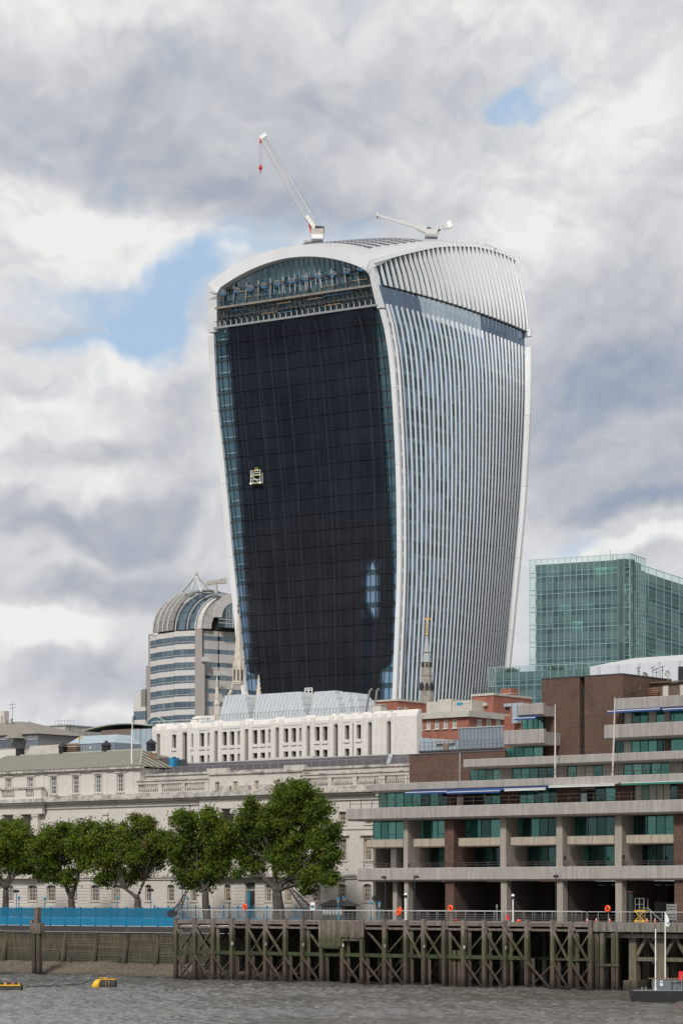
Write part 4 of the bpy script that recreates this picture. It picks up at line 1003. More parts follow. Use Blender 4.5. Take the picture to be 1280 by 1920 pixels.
for x_ in (.95, 1.3): MB().lathe([(.09, hz), (.07, hz+.18), (.12, hz+.22), (.12, hz+.3)], 8, (x_, 1, 0)).build('bollard', 'galvanised', t.o)
for x_ in (3.9, 4.5, 5.7, 6.2): t.box('stanchion', 'galvanised', x_-.025, x_+.025, .5, .55, hz, zc+.05)
a_ = BF.a(1228, 1); t2 = T('mast', 'shorter white mast on the barge, left of the flagpole', 'mast', BF, a_, 1, hz)
MB().tube([(0, 0, 0), (0, 0, BF.z(1742, a_, 1)-hz)], [.075, .05], 8).build('pole', 'white_paint', t2.o); MB().tube([(0, 0, 0), (0, 0, .2)], .12, 8).build('base', 'white_paint', t2.o)
for z_ in (2.4, 4.6): MB().box(-.3, 0, -.05, .1, z_, z_+.1).box(-.32, -.18, -.1, .1, z_, z_+.3).build('lamp_bracket', 'black_metal', t2.o)
a_ = BF.a(1246, 1.1); t2 = T('flagpole', 'white flagpole on the barge with a pale flag', 'flagpole', BF, a_, 1.1, zc); HH = BF.z(1709, a_, 1.1)-zc
MB().tube([(0, 0, 0), (0, 0, HH)], [.065, .045], 8).build('pole', 'white_paint', t2.o)
f3 = Frame(0, 0, 1, 0); m = MB()
prof = [(.06, -.12, -.15), (.18, -.35, -1.0), (.30, -.70, -1.20), (.38, -1.05, -1.42), (.30, -1.3, -1.36), (.14, -1.5, -1.40)]
for x_, zt_, zb_ in prof: m.v += [(x_, .05*math.sin(x_*20), HH+zt_+0), (x_, .05*math.sin(x_*20+1), HH+zb_-.15)]
m = MB(); m.sheet([(.05, HH-.1), (.16, HH-.3), (.30, HH-.62), (.38, HH-.95), (.39, HH-1.25), (.22, HH-1.38), (.05, HH-1.32)], -.02, .02); m.build('flag', 'white_paint', t2.o)
m = MB(); m.sheet([(.16, HH-1.05), (.36, HH-.9), (.37, HH-1.05), (.2, HH-1.22)], -.03, -.022); m.build('flag_emblem', 'fence_blue', t2.o)
a_ = BF.a(1276, .8); t2 = T('lifebuoy_board', 'red lifebuoy board on the barge at the right edge', 'lifebuoy', BF, a_, .8, hz)
MB().sheet([(-.25, 1.35), (-.22, .95), (.3, .95), (.33, 1.35), (.3, 1.75), (-.2, 1.78)], 0, .12).build('board', 'red_board', t2.o); MB().box(-.03, .03, -.08, 0, 0, 1.5).build('post', 'galvanised', t2.o)

# baulks along the waterline
t = T('waterline_baulks', 'dark sunken timbers along the waterline at the foot of the shingle', 'timbers', RV, A0, 1.2, 0)
x = A0
while x < RV.a(330, 1.2): L_ = random.uniform(3, 7); t.beam('baulk', 'rubber', (x, 1.0+random.uniform(-.15, .15), .06), (x+L_-.2, 1.0+random.uniform(-.15, .15), .10), .28, .22); x += L_
def lattice(name, label, p, q, w, n, cat='derrick', mat='black_metal'):
    p = Vector(p); q = Vector(q); o = thing(name, label, cat, p); d = (q-p); u = d.normalized(); s_ = u.cross(Vector((0, 1, .2))).normalized()*w/2; r_ = u.cross(s_).normalized()*w/2
    cs = [s_+r_, s_-r_, -s_-r_, -s_+r_]
    for c in cs: MB().beam(c, d+c*.35, .07).build('chord', mat, o)
    m = MB()
    for i in range(n):
        f0, f1 = i/n, (i+1)/n; k0, k1 = 1-.65*f0, 1-.65*f1
        for j in range(4): m.beam(d*f0+cs[j]*k0, d*f1+cs[(j+1)%4]*k1, .045)
    x_ = m.build('lacing', mat, o); x_['kind'] = 'stuff'; return o
def pt(px, py, b): a_ = RV.a(px, b); w_ = RV.w(a_, b); return Vector((w_.x, w_.y, RV.z(py, a_, b)))
o = lattice('derrick', 'black lattice derrick leaning right at the left end of the pier', pt(334, 1712, 6), pt(350, 1670, 6), .5, 7)
for (a_, b_) in (((322, 1712), (349, 1671)), ((316, 1716), (341, 1690))): MB().tube([pt(*a_, 6)-o.location, pt(*b_, 6)-o.location], .05, 5).build('stay', 'black_metal', o)
for px, r_ in ((321, .45), (328, .32)): c = pt(px, 1713, 6)-o.location; MB().loft([[(c.x+math.cos(f)*r_, c.y+y_, c.z+math.sin(f)*r_) for f in np.linspace(0, 2*math.pi, 14)[:-1]] for y_ in (-.3, .3)]).build('winch_drum', 'black_metal', o)
o = lattice('derrick', 'black lattice boom leaning left beside the biggest tree', pt(577, 1706, 11), pt(546, 1668, 11), .9, 8)
MB().box(-.6, .6, -.5, .5, -2, .1).build('base', 'black_metal', o)
# kiosk and notice board
t = T('kiosk', 'small dark kiosk with a low hipped roof between tree and lantern lamps', 'kiosk', RV, RV.a(623, 13), 13, GZ)
zk = RV.z(1699, RV.a(623, 13), 13)-GZ; zk2 = RV.z(1687, RV.a(623, 13), 13)-GZ; wk = RV.a(646, 13)-RV.a(601, 13)
MB().box(-wk/2+.2, wk/2-.2, 0, 2.4, 0, zk).build('body', 'dark_wall', t.o)
for i in range(6): MB().box(-wk/2+.3+i*(wk-.6)/6, -wk/2+.3+(i+.85)*(wk-.6)/6, -.03, -.005, .9, zk-.1).build('pane', 'lantern_glass', t.o)
m = MB(); m.hexa([(-wk/2-.25, -.5, zk), (wk/2+.25, -.5, zk), (wk/2+.25, 2.9, zk), (-wk/2-.25, 2.9, zk), (-wk/4, .9, zk2), (wk/4, .9, zk2), (wk/4, 1.5, zk2), (-wk/4, 1.5, zk2)]); m.build('roof', 'black_metal', t.o)
t = T('notice_board', 'brown framed notice board standing left of the dark kiosk', 'notice board', RV, RV.a(586, 10), 10, GZ); zn = RV.z(1690, RV.a(586, 10), 10)-GZ
MB().box(-.42, .42, 0, .08, zn-1.1, zn).build('frame', 'brown_rail', t.o); MB().box(-.33, .33, -.02, -.003, zn-1.0, zn-.1).build('panel', 'white_paint', t.o); MB().box(-.25, .25, -.03, -.022, zn-.8, zn-.45).build('map', 'lamp_blue', t.o)
for x_ in (-.4, .4): MB().box(x_-.04, x_+.04, 0, .08, 0, zn-1.1).build('leg', 'brown_rail', t.o)
# ================================================================ wall and window tools
def wall_open(t, name, mat, a0, a1, b0, b1, z0, z1, ops, parent=None):
    """one wall block with real openings cut through it"""
    xs = sorted({a0, a1, *[x for o in ops for x in o[:2] if a0 < x < a1]}); zs = sorted({z0, z1, *[x for o in ops for x in o[2:4] if z0 < x < z1]})
    m = MB(); ok = np.ones((len(xs)-1, len(zs)-1), bool)
    for i in range(len(xs)-1):
        for j in range(len(zs)-1):
            cx, cz = (xs[i]+xs[i+1])/2, (zs[j]+zs[j+1])/2
            if any(o[0] < cx < o[1] and o[2] < cz < o[3] for o in ops): ok[i, j] = False
    for i in range(len(xs)-1):
        for j in range(len(zs)-1):
            if not ok[i, j]: continue
            x0, x1, y0, y1 = xs[i], xs[i+1], zs[j], zs[j+1]
            m.quad((x0, b0, y0), (x1, b0, y0), (x1, b0, y1), (x0, b0, y1)); m.quad((x1, b1, y0), (x0, b1, y0), (x0, b1, y1), (x1, b1, y1))
            if i == 0 or not ok[i-1, j]: m.quad((x0, b1, y0), (x0, b0, y0), (x0, b0, y1), (x0, b1, y1))
            if i == len(xs)-2 or not ok[i+1, j]: m.quad((x1, b0, y0), (x1, b1, y0), (x1, b1, y1), (x1, b0, y1))
            if j == 0 or not ok[i, j-1]: m.quad((x0, b0, y0), (x0, b1, y0), (x1, b1, y0), (x1, b0, y0))
            if j == len(zs)-2 or not ok[i, j+1]: m.quad((x0, b0, y1), (x1, b0, y1), (x1, b1, y1), (x0, b1, y1))
    return t.mb(m, name, mat)
WC = {}
def window(t, a, b, z0, w, h, nx=2, ny=4, fmat='win_white', gmat='sash_glass', rec=.3, bar=.045, arch=False, sill=None, curtain=None, name='window'):
    key = (round(w, 2), round(h, 2), nx, ny, fmat, arch, bar)
    H2 = h
    if key not in WC:
        m = MB(); f = bar*1.6
        m.box(-w/2, -w/2+f, 0, .08, 0, h).box(w/2-f, w/2, 0, .08, 0, h).box(-w/2+f, w/2-f, 0, .08, 0, f).box(-w/2+f, w/2-f, 0, .08, h-f, h)
        for i in range(1, nx): x = -w/2+w*i/nx; m.box(x-bar/2, x+bar/2, .01, .07, f, h-f)
        for j in range(1, ny): z = h*j/ny; bb_ = bar*1.5 if ny > 2 and j == ny//2 else bar; m.box(-w/2+f, w/2-f, .015, .065, z-bb_/2, z+bb_/2)
        g = MB().quad((-w/2+f, .09, f), (w/2-f, .09, f), (w/2-f, .09, h-f), (-w/2+f, .09, h-f))
        WC[key] = (m.mesh('window', fmat), g.v, g.f, {})
    me, gv, gf, gm = WC[key]
    o = put(name, me, t.o, (a-t.d.x, b+rec-t.d.y, z0-t.d.z))
    if gmat not in gm: gg = MB(); gg.v = gv; gg.f = gf; gm[gmat] = gg.mesh('pane', gmat)
    put('pane', gm[gmat], o)
    if arch:
        ka = ('arch', key)
        if ka not in WC:
            m = MB(); r = w/2+.02; rise = arch; n = 8
            pts = [(-r*math.cos(math.pi*i/n), h-rise+rise*math.sin(math.pi*i/n)) for i in range(n+1)]
            for i in range(n):
                (x0, y0), (x1, y1) = pts[i], pts[i+1]; m.hexa([(x0, -rec, y0), (x1, -rec, y1), (x1, -.005, y1), (x0, -.005, y0), (x0, -rec, h+.01), (x1, -rec, h+.01), (x1, -.005, h+.01), (x0, -.005, h+.01)])
            WC[ka] = m.mesh('arch_head', arch_mat[0])
        put('arch_head', WC[ka], o)
    if sill:
        ks = ('sill', round(w, 2), sill)
        if ks not in WC: WC[ks] = MB().box(-w/2-.15, w/2+.15, -rec-.12, .0, -.16, -.005).mesh('sill', sill)
        put('sill', WC[ks], o)
    if curtain: 
        kc = ('cur', round(w, 2), round(h, 2))
        if kc not in WC: m = MB(); [m.box(-w/2+.1+i*(w-.2)/8, -w/2+.1+(i+.8)*(w-.2)/8, -.0, .01, .1, h-.1) for i in range(8)]; WC[kc] = m.mesh('curtain', 'curtain')
    return o
arch_mat = ['portland']
glass('sash_glass', (.05, .055, .065), (.5, .55, .6), .16, .05, 1.2, .01, .3, warm=(.35, .33, .30))
glass('teal_glass', (.018, .090, .076), (.32, .68, .60), .30, .03, 1.1, .006, .3, warm=(.12, .16, .12))
glass('teal_glass_dark', (.008, .026, .026), (.24, .42, .40), .20, .03, .8, .006, .3)
plain('win_white', (.62, .60, .54), .6, .05, 1)
plain('win_cream', (.58, .47, .33), .6, .08, 1)
plain('win_dark', (.02, .02, .02), .5, .05, 1)
RIVROT = RV.rot
stone('portland', (.575, .535, .48), (.15, .135, .12), (.60, .8), .35, joints=(1.3, .42, .12), rot=RIVROT, streak=.22)
stone('portland_sooty', (.54, .50, .45), (.09, .08, .07), (.46, .66), .75, streak=.6)
stone('portland_mid', (.54, .50, .45), (.12, .105, .09), (.52, .72), .6, streak=.45)
plain('lead_roof', (.105, .094, .062), .6, .12, .5, stain=(.10, .095, .065), bscale=2, rand=.15)
plain('lead_seam', (.40, .39, .33), .55, .12, 2)
plain('slate', (.085, .075, .085), .75, .25, 3, rand=.25, stain=(.16, .14, .15), bscale=4)
plain('lead_flash', (.36, .37, .38), .5, .1)
plain('chimney_brick', (.10, .065, .045), .9, .3, 3)
plain('clay', (.24, .155, .10), .8, .15, 3)
plain('cabin_blue', (.02, .22, .40), .5, .08)
# ================================================================ long stone building
CB = 30.0
ca = lambda px, b=CB: RV.a(px, b)
cz = lambda py, px, b=CB: RV.z(py, RV.a(px, b), b)
t = T('customs_building', 'long pale stone river-front building with columns, balustrades and a lead roof, behind the trees', 'building', RV, ca(-60), CB, GZ); CHS = t
aL_, aM, aR_ = ca(-60), ca(259), ca(778)
z_corn_t = cz(1490, 200); z_corn_b = cz(1501, 200); z_eave = cz(1438.5, 200); z_str = cz(1645, 320); z_cope = cz(1456, 300); z_bal0 = cz(1487, 300); z_bal1 = cz(1472, 300)
# openings: (px, half width px, ytop, ybot, kind)
gwin = [(18, 8, 1657, 1689), (61.5, 8.5, 1657, 1688), (96.5, 8.5, 1657, 1688), (137, 8, 1657, 1688), (179, 8, 1657, 1689), (218, 8, 1657, 1689), (278, 5.8, 1661, 1690), (320.5, 6.6, 1660, 1690), (363.5, 6, 1659.5, 1689.5),
        (426.5, 5.8, 1659, 1689), (503, 6, 1659, 1690), (541, 6, 1659, 1690), (593.5, 6.8, 1660, 1690), (641, 7.6, 1659, 1691), (688, 7.6, 1659, 1692), (735, 7.6, 1659, 1692)]
mwin = [(278, 6.4, 1576, 1612), (320.5, 6.8, 1576, 1613), (364, 7, 1576, 1614), (594, 7.4, 1576, 1616), (642, 7.7, 1576, 1616.5), (689.5, 7.7, 1575.5, 1616.5), (738, 7.7, 1575, 1617)]
uwin = [(278, 5.8, 1529.5, 1551), (321.5, 6, 1529, 1552), (364, 6, 1527, 1550), (594, 6.6, 1524, 1548), (641.5, 7, 1523.5, 1547.7), (690, 7, 1522, 1547), (738, 7, 1521, 1547)]
mid_attic = [(407.5, 4, 1466, 1485), (441.3, 4, 1465, 1483), (481.3, 4, 1463.7, 1483), (521.5, 4, 1462, 1479), (550.5, 4.2, 1461, 1478)]
att = [(98, 6.2, 1456.5, 1489), (139.5, 6.2, 1455.7, 1488), (181.5, 6.3, 1454.7, 1487), (223, 6.5, 1453, 1486)]
att_b = [(14, 5.8, 1458.5, 1489), (54.5, 6, 1458, 1489)]
def op(px, hw, yt, yb, b=CB): a_ = ca(px, b); w = abs(ca(px+hw, b)-ca(px-hw, b)); return a_-w/2, a_+w/2, cz(yb, px, b), cz(yt, px, b)
G_ = [op(*w) for w in gwin]; M_ = [op(*w) for w in mwin]; U_ = [op(*w) for w in uwin]; MA = [op(*w) for w in mid_attic]; AT = [op(*w) for w in att]; AB = [op(*w) for w in att_b]
def same(ws):   # one height for a storey
    z0 = sum(o[2] for o in ws)/len(ws); z1 = sum(o[3] for o in ws)/len(ws); return [(o[0], o[1], z0, z1) for o in ws]
G_ = same(G_); M_ = same(M_); U_ = same(U_); MA = same(MA); AT = same(AT+AB); AB = AT[4:]; AT = AT[:4]
door = op(469, 9, 1655, 1706); door = (door[0], door[1], GZ, door[3])
wall_open(t, 'wall', 'portland', aL_, aR_, CB, CB+.5, GZ, z_corn_b, G_+M_+U_+[door, (ca(-28), ca(58), cz(1640, 320)+.3, cz(1524.5, 200)), (ca(391), ca(556), cz(1640, 320)+.3, cz(1518, 383))])
t.box('backing', 'portland_mid', aL_, aR_, CB+2.2, CB+2.4, GZ, z_corn_b)
t.box('end_wall', 'portland', aR_-.5, aR_-.01, CB+.51, CB+16, GZ, z_corn_b)
for ws, nx, ny, ar in ((G_, 3, 4, .30), (M_, 3, 4, False), (U_, 3, 3, False)):
    for o in ws: window(t, (o[0]+o[1])/2, CB, o[2], o[1]-o[0], o[3]-o[2], nx, ny, 'win_cream' if ws is not U_ or True else 'win_white', 'sash_glass', .28, .05, ar, 'portland_mid')
for o in M_:   # hoods over the main windows
    t.box('hood', 'portland_mid', o[0]-.45, o[1]+.45, CB-.35, CB-.002, o[3]+.38, o[3]+.58); t.box('surround', 'portland', o[0]-.22, o[0]-.01, CB-.08, CB-.002, o[2], o[3]+.35); t.box('surround', 'portland', o[1]+.01, o[1]+.22, CB-.08, CB-.002, o[2], o[3]+.35)
arch_mat[0] = 'portland'
# door
dw = door[1]-door[0]; da = (door[0]+door[1])/2
t.box('door_leaf', 'lamp_blue', door[0]+.1, da-.3, CB+.35, CB+.42, GZ, door[3]-1.0); t.box('door_leaf', 'lamp_blue', da+.55, door[1]-.1, CB+.35, CB+.42, GZ, door[3]-1.0)
t.box('transom', 'win_cream', door[0], door[1], CB+.3, CB+.4, door[3]-1.0, door[3]-.9); t.box('fanlight', 'sash_glass', door[0], door[1], CB+.41, CB+.44, door[3]-.9, door[3])
# string course, plinth, cornice
def run(name, mat, a0, a1, b0, b1, z0, z1, L=4.2):
    n = max(1, int(round((a1-a0)/L)))
    for i in range(n): t.box(name, mat, a0+(a1-a0)*i/n+.006, a0+(a1-a0)*(i+1)/n-.006, b0, b1, z0, z1)
run('string_course', 'portland_sooty', aL_, aR_, CB-.28, CB-.003, z_str-.05, z_str+.22); run('string_course', 'portland_mid', aL_, aR_, CB-.16, CB-.003, z_str-.32, z_str-.06)
zs2 = cz(1554, 665); run('string_course', 'portland_mid', aM, aR_, CB-.12, CB-.003, zs2-.08, zs2+.1)
run('cornice', 'portland_mid', aL_, aR_, CB-.55, CB-.003, z_corn_b-.30, z_corn_b); run('cornice', 'portland_sooty', aL_, aR_, CB-1.0, CB+.3, z_corn_b+.003, z_corn_b+.26)
run('cornice', 'portland_sooty', aL_, aR_, CB-.75, CB+.3, z_corn_b+.263, z_corn_t)
zf = cz(1512.5, 200); run('frieze_band', 'portland_mid', aL_, aR_, CB-.2, CB-.003, zf-.1, zf+.08)
# rusticated courses on the left and round the doorway
def courses(a0, a1, z0, z1, ops, step=.42):
    z = z0
    while z+step < z1:
        cuts = sorted([(o[0]-.04, o[1]+.04) for o in ops if o[2] < z+step and o[3] > z and o[1] > a0 and o[0] < a1]); x = a0
        for c0, c1 in cuts+[(a1, a1)]:
            if c0-x > .3:
                n = max(1, round((c0-x)/3.2))
                for i in range(n): t.box('stone_course', 'portland', x+(c0-x)*i/n+.015, x+(c0-x)*(i+1)/n-.015, CB-.07, CB-.004, z+.025, z+step-.025)
            x = max(x, c1)
        z += step
courses(aL_, ca(258), cz(1706, 100), z_str-.35, G_); courses(ca(440), ca(575), cz(1706, 100), z_str-.35, G_+[door])
# pilasters
zp0 = z_str+.25; zcap = cz(1523, 200)
for px in (199, 243.5, 68):
    a_ = ca(px); t.box('pilaster', 'portland', a_-.42, a_+.42, CB-.16, CB-.003, zp0, zcap-.35); t.box('pilaster_cap', 'portland_mid', a_-.55, a_+.55, CB-.3, CB-.003, zcap-.35, zcap)
# attic on the left
wall_open(t, 'attic_wall', 'portland', aL_, aM, CB+.35, CB+.8, z_corn_t, z_eave-.3, AT+AB)
t.box('attic_side', 'portland', aM-.45, aM, CB+.81, CB+9, z_corn_t, z_eave-.3); t.box('attic_backing', 'dark_wall', aL_, aM-.5, CB+1.6, CB+1.7, z_corn_t, z_eave-.4)
for o in AT+AB:
    window(t, (o[0]+o[1])/2, CB+.35, o[2], o[1]-o[0], o[3]-o[2], 3, 4, 'win_white', 'sash_glass', .2, .05, False, 'portland_mid')
    t.box('surround', 'portland', o[0]-.22, o[0]-.01, CB+.26, CB+.347, o[2]-.1, o[3]+.2); t.box('surround', 'portland', o[1]+.01, o[1]+.22, CB+.26, CB+.347, o[2]-.1, o[3]+.2); t.box('surround', 'portland_mid', o[0]-.35, o[1]+.35, CB+.18, CB+.347, o[3]+.2, o[3]+.36)
for px in (80, 198, 247): a_ = ca(px, CB+.35); t.box('pilaster', 'portland', a_-.4, a_+.4, CB+.27, CB+.347, z_corn_t, z_eave-.5)
run('eave', 'portland_sooty', aL_, aM+.4, CB-.15, CB+.8, z_eave-.32, z_eave-.06); run('eave', 'portland_mid', aL_, aM+.2, CB+.1, CB+.8, z_eave-.5, z_eave-.33)
for i in range(22): # dark gutter studs
    pass
# hipped lead roof in separate sheets with seams
rb_ = CB+7.5; zr_ = cz(1409.5, 200, rb_); ar0, ar1 = aL_, ca(262, rb_)
n = 46
for i in range(n):
    x0 = aL_+(aM+.35-aL_)*i/n; x1 = aL_+(aM+.35-aL_)*(i+1)/n; lim = min(1.0, (aM+.35-x0)/6.6)
    lim1 = min(1.0, (aM+.35-x1)/6.6)
    def rp(x, f, up=0): return (x, CB+.0+(rb_-CB)*f, z_eave-.05+(zr_-z_eave)*f+up)
    t.mb(MB().hexa([rp(x0+.02, 0), rp(x1-.02, 0), rp(x1-.02, max(.01, lim1)), rp(x0+.02, lim), rp(x0+.02, 0, .06), rp(x1-.02, 0, .06), rp(x1-.02, max(.01, lim1), .06), rp(x0+.02, lim, .06)]), 'roof_sheet', 'lead_roof')
    if lim > .03: t.beam('roof_seam', 'lead_seam', rp(x0, 0, .1), rp(x0, lim, .1), .16, .14)
xh = aM+.35; hipt = (xh-6.6, rb_, zr_)
for i in range(12):   # hip end
    f0, f1 = i/12, (i+1)/12; y0, y1 = CB+15*f0, CB+15*f1; top = Vector(hipt)
    g0 = 1-abs(2*f0-1); g1 = 1-abs(2*f1-1)
    p0, p1 = Vector((xh, y0, z_eave-.05)), Vector((xh, y1, z_eave-.05)); q0_, q1_ = p0.lerp(Vector((xh-6.6, y0, zr_)), g0), p1.lerp(Vector((xh-6.6, y1, zr_)), g1)
    t.mb(MB().quad(p0, p1, q1_, q0_), 'roof_sheet', 'lead_roof'); t.beam('roof_seam', 'lead_seam', p0+Vector((0, 0, .05)), q0_+Vector((0.01, 0, .06)), .07, .1) if g0 > .05 else None
t.mb(MB().quad((aL_, rb_, zr_), (xh-6.6, rb_, zr_), (xh, CB+15, z_eave), (aL_, CB+15, z_eave)), 'roof_back', 'lead_roof')
t.beam('ridge_roll', 'lead_seam', (aL_, rb_, zr_+.1), (xh-6.6, rb_, zr_+.1), .2, .16); t.beam('ridge_roll', 'lead_seam', (xh, CB, z_eave+.05), hipt, .14, .14)
# parapet, balustrades and centre attic on the right part
PB = CB-.1
def balu(p0, p1, top=None):
    a0, a1 = ca(p0), ca(p1); n = max(3, int((a1-a0)/.30))
    for i in range(n):
        x = a0+(a1-a0)*(i+.5)/n
        if 'bal' not in WC: WC['bal'] = MB().lathe([(.09, 0), (.09, .08), (.05, .12), (.10, .38), (.05, z_bal1-z_bal0-.15), (.09, z_bal1-z_bal0-.08), (.09, z_bal1-z_bal0)], 6).mesh('baluster', 'portland_mid')
        put('baluster', WC['bal'], t.o, (x-t.d.x, PB+.25-t.d.y, z_bal0+.15-t.d.z))
bays_ = [(261, 297.5), (304.5, 341), (347.5, 384.5), (575.5, 615.5), (622, 662), (669, 710), (722, 760)]
zb0, zb1 = z_bal0+.15, z_bal1+.15
edges_ = [ca(258)]
for p0, p1 in bays_:
    balu(p0, p1)
solid = [(ca(258), ca(261)), (ca(297.5), ca(304.5)), (ca(341), ca(347.5)), (ca(384.5), ca(392)), (ca(568), ca(575.5)), (ca(615.5), ca(622)), (ca(662), ca(669)), (ca(710), ca(722)), (ca(760), aR_)]
for x0, x1 in solid: t.box('parapet_pier', 'portland_mid', x0+.01, x1-.01, PB, PB+.5, z_corn_t+.003, zb1)
for x0, x1 in ((ca(258), ca(392)), (ca(568), aR_)):
    run('parapet_base', 'portland_mid', x0, x1, PB-.03, PB+.52, z_corn_t+.004, zb0-.002); run('parapet_rail', 'portland_mid', x0, x1, PB-.05, PB+.55, zb1+.003, zb1+.4)
    run('parapet_coping', 'portland_sooty', x0, x1, PB-.2, PB+.6, zb1+.403, zb1+.6)
t.box('parapet_back', 'portland_mid', ca(258), aR_, CB+1.6, CB+2.2, z_corn_t, z_cope+.2); run('upper_coping', 'portland_sooty', ca(258), aR_, CB+1.4, CB+2.4, z_cope+.21, z_cope+.5)
m0, m1 = ca(392), ca(568)
wall_open(t, 'centre_attic', 'portland_mid', m0+.01, m1-.01, PB+.1, PB+.55, z_corn_t+.004, zb1+.9, MA)
t.box('attic_backing', 'dark_wall', m0, m1, CB+1.2, CB+1.3, z_corn_t, zb1+.8)
for o in MA: window(t, (o[0]+o[1])/2, PB+.1, o[2], o[1]-o[0], o[3]-o[2], 2, 4, 'win_cream', 'sash_glass', .2, .05, False, None)
run('attic_coping', 'portland_sooty', m0, m1, PB-.12, PB+.7, zb1+.903, zb1+1.12)
for px, w in ((408, 19), (552, 19)): a_ = ca(px); t.box('attic_block', 'portland_mid', ca(px-w), ca(px+w), PB-.02, PB+.6, zb1+1.123, zb1+1.75)
for px, w in ((426, 9), (461, 9.5), (502, 10), (540, 8)): t.box('low_block', 'portland_sooty', ca(px-w), ca(px+w), PB-.5, PB+.08, z_corn_t+.003, z_corn_t+.55)
# slate roof behind the parapet, one row of slates after another
s0b, s1b = CB+2.6, CB+9; zs0 = z_cope+.55; zs1 = cz(1428, 450, s1b)
sa0, sa1 = ca(272, s0b), ca(726, s0b)
for r_ in range(9):
    f0, f1 = r_/9, (r_+1)/9
    for i in range(12):
        x0, x1 = sa0+(sa1-sa0)*i/12, sa0+(sa1-sa0)*(i+1)/12
        if i == 11: x1 -= 4.5*f0
        if i == 0: x0 += 2.5*f0
        P_ = lambda x, f, up: (x, s0b+(s1b-s0b)*f, zs0+(zs1-zs0)*f+up)
        t.mb(MB().hexa([P_(x0+.02, f0, 0), P_(x1-.02, f0, 0), P_(x1-.02, f1, -.03), P_(x0+.02, f1, -.03), P_(x0+.02, f0, .07), P_(x1-.02, f0, .07), P_(x1-.02, f1, .01), P_(x0+.02, f1, .01)]), 'slate_row', 'slate')
t.beam('hip_flashing', 'lead_flash', (sa1+.15, s0b, zs0+.1), (sa1-4.4, s1b, zs1+.1), .5, .12)
t.mb(MB().quad((sa1, s0b, zs0), (aR_+3, s0b+.2, zs0), (aR_+3, s1b, zs1), (sa1-4.3, s1b, zs1)), 'side_roof', 'slate')
run('ridge_flashing', 'lead_flash', sa0+2.3, sa1-4.4, s1b-.1, s1b+.3, zs1-.02, zs1+.12, 8)
t.box('roof_deck', 'slate', sa0+2.3, aR_, s1b+.31, s1b+10, zs1-.3, zs1-.05)
rl = []
for i in range(34): x = sa0+(aR_-sa0)*i/34; t.box('rail_post', 'galvanised', x-.03, x+.03, s0b-.4, s0b-.34, zs0-.1, zs0+.85)
t.box('guard_rail', 'galvanised', sa0, aR_, s0b-.38, s0b-.35, zs0+.78, zs0+.83)
# projecting bay at the left with Ionic columns
b0_ = CB-1.0; x0, x1 = aL_, ca(78, b0_)
run('bay_entablature', 'portland', x0, x1, b0_+.15, CB-.3, zcap+.02, z_corn_b-.32); run('bay_cornice', 'portland_sooty', x0, x1+.6, b0_-.7, CB-1.05, z_corn_b+.0, z_corn_b+.5); run('bay_cornice', 'portland_mid', x0, x1+.3, b0_-.35, CB-.6, z_corn_b-.31, z_corn_b-.003)
t.box('bay_floor', 'portland_mid', x0, x1, b0_-.1, CB-.3, z_corn_b+.5, z_corn_b+.55)
zt0 = z_corn_b+.52
for (p0, p1) in ((-30, -8), (4, 28), (49, 64)):
    a0, a1 = RV.a(p0, b0_), RV.a(p1, b0_); n = max(3, int((a1-a0)/.3))
    for i in range(n): put('baluster', WC['bal'], t.o, (a0+(a1-a0)*(i+.5)/n-t.d.x, b0_+.25-t.d.y, zt0+.3-t.d.z))
bh_ = z_bal1-z_bal0
for p0, p1 in ((-8, 4), (28, 49), (64, 78)): t.box('parapet_pier', 'portland', RV.a(p0, b0_)+.01, RV.a(p1, b0_)-.01, b0_, b0_+.5, zt0+.3, zt0+.3+bh_)
run('parapet_base', 'portland', x0, x1, b0_-.02, b0_+.52, zt0, zt0+.298); run('parapet_coping', 'portland_sooty', x0, x1+.1, b0_-.15, b0_+.6, zt0+.303+bh_, zt0+.55+bh_)
t.box('bay_side', 'portland', x1-.5, x1, b0_+.53, CB, zt0, zt0+.3+bh_)
def column(a_, b_, z0, z1, r=.52):
    MBc = MB().lathe([(r*1.25, 0), (r*1.25, .25), (r*1.1, .3), (r*1.15, .45), (r, .5), (r*.98, (z1-z0)*.4), (r*.84, z1-z0-.65)], 16); o = MBc.build('column', 'portland', t.o, (a_-t.d.x, b_-t.d.y, z0-t.d.z), smooth=False)
    m = MB().box(-r*1.25, r*1.25, -r*1.1, r*1.1, z1-z0-.22, z1-z0-.0)
    for sx in (-1, 1): m.loft([[(sx*r*1.05+math.cos(f)*.26, y_, z1-z0-.42+math.sin(f)*.24) for f in np.linspace(0, 2*math.pi, 12)[:-1]] for y_ in (-r*1.12, r*1.12)])
    m.box(-r*.9, r*.9, -r, r, z1-z0-.66, z1-z0-.23); m.build('capital', 'portland_mid', o)
    return o
for px in (-28, 3, 38): column(RV.a(px, b0_+.62), b0_+.62, zp0, zcap)
a_ = RV.a(71, b0_+.8); t.box('pilaster', 'portland', a_-.5, a_+.5, b0_+.3, CB-.005, zp0, zcap-.35); t.box('pilaster_cap', 'portland_mid', a_-.62, a_+.62, b0_+.18, CB-.004, zcap-.348, zcap)
run('bay_ledge', 'portland_mid', x0, x1, b0_+.05, CB-.29, zp0-.3, zp0-.01)
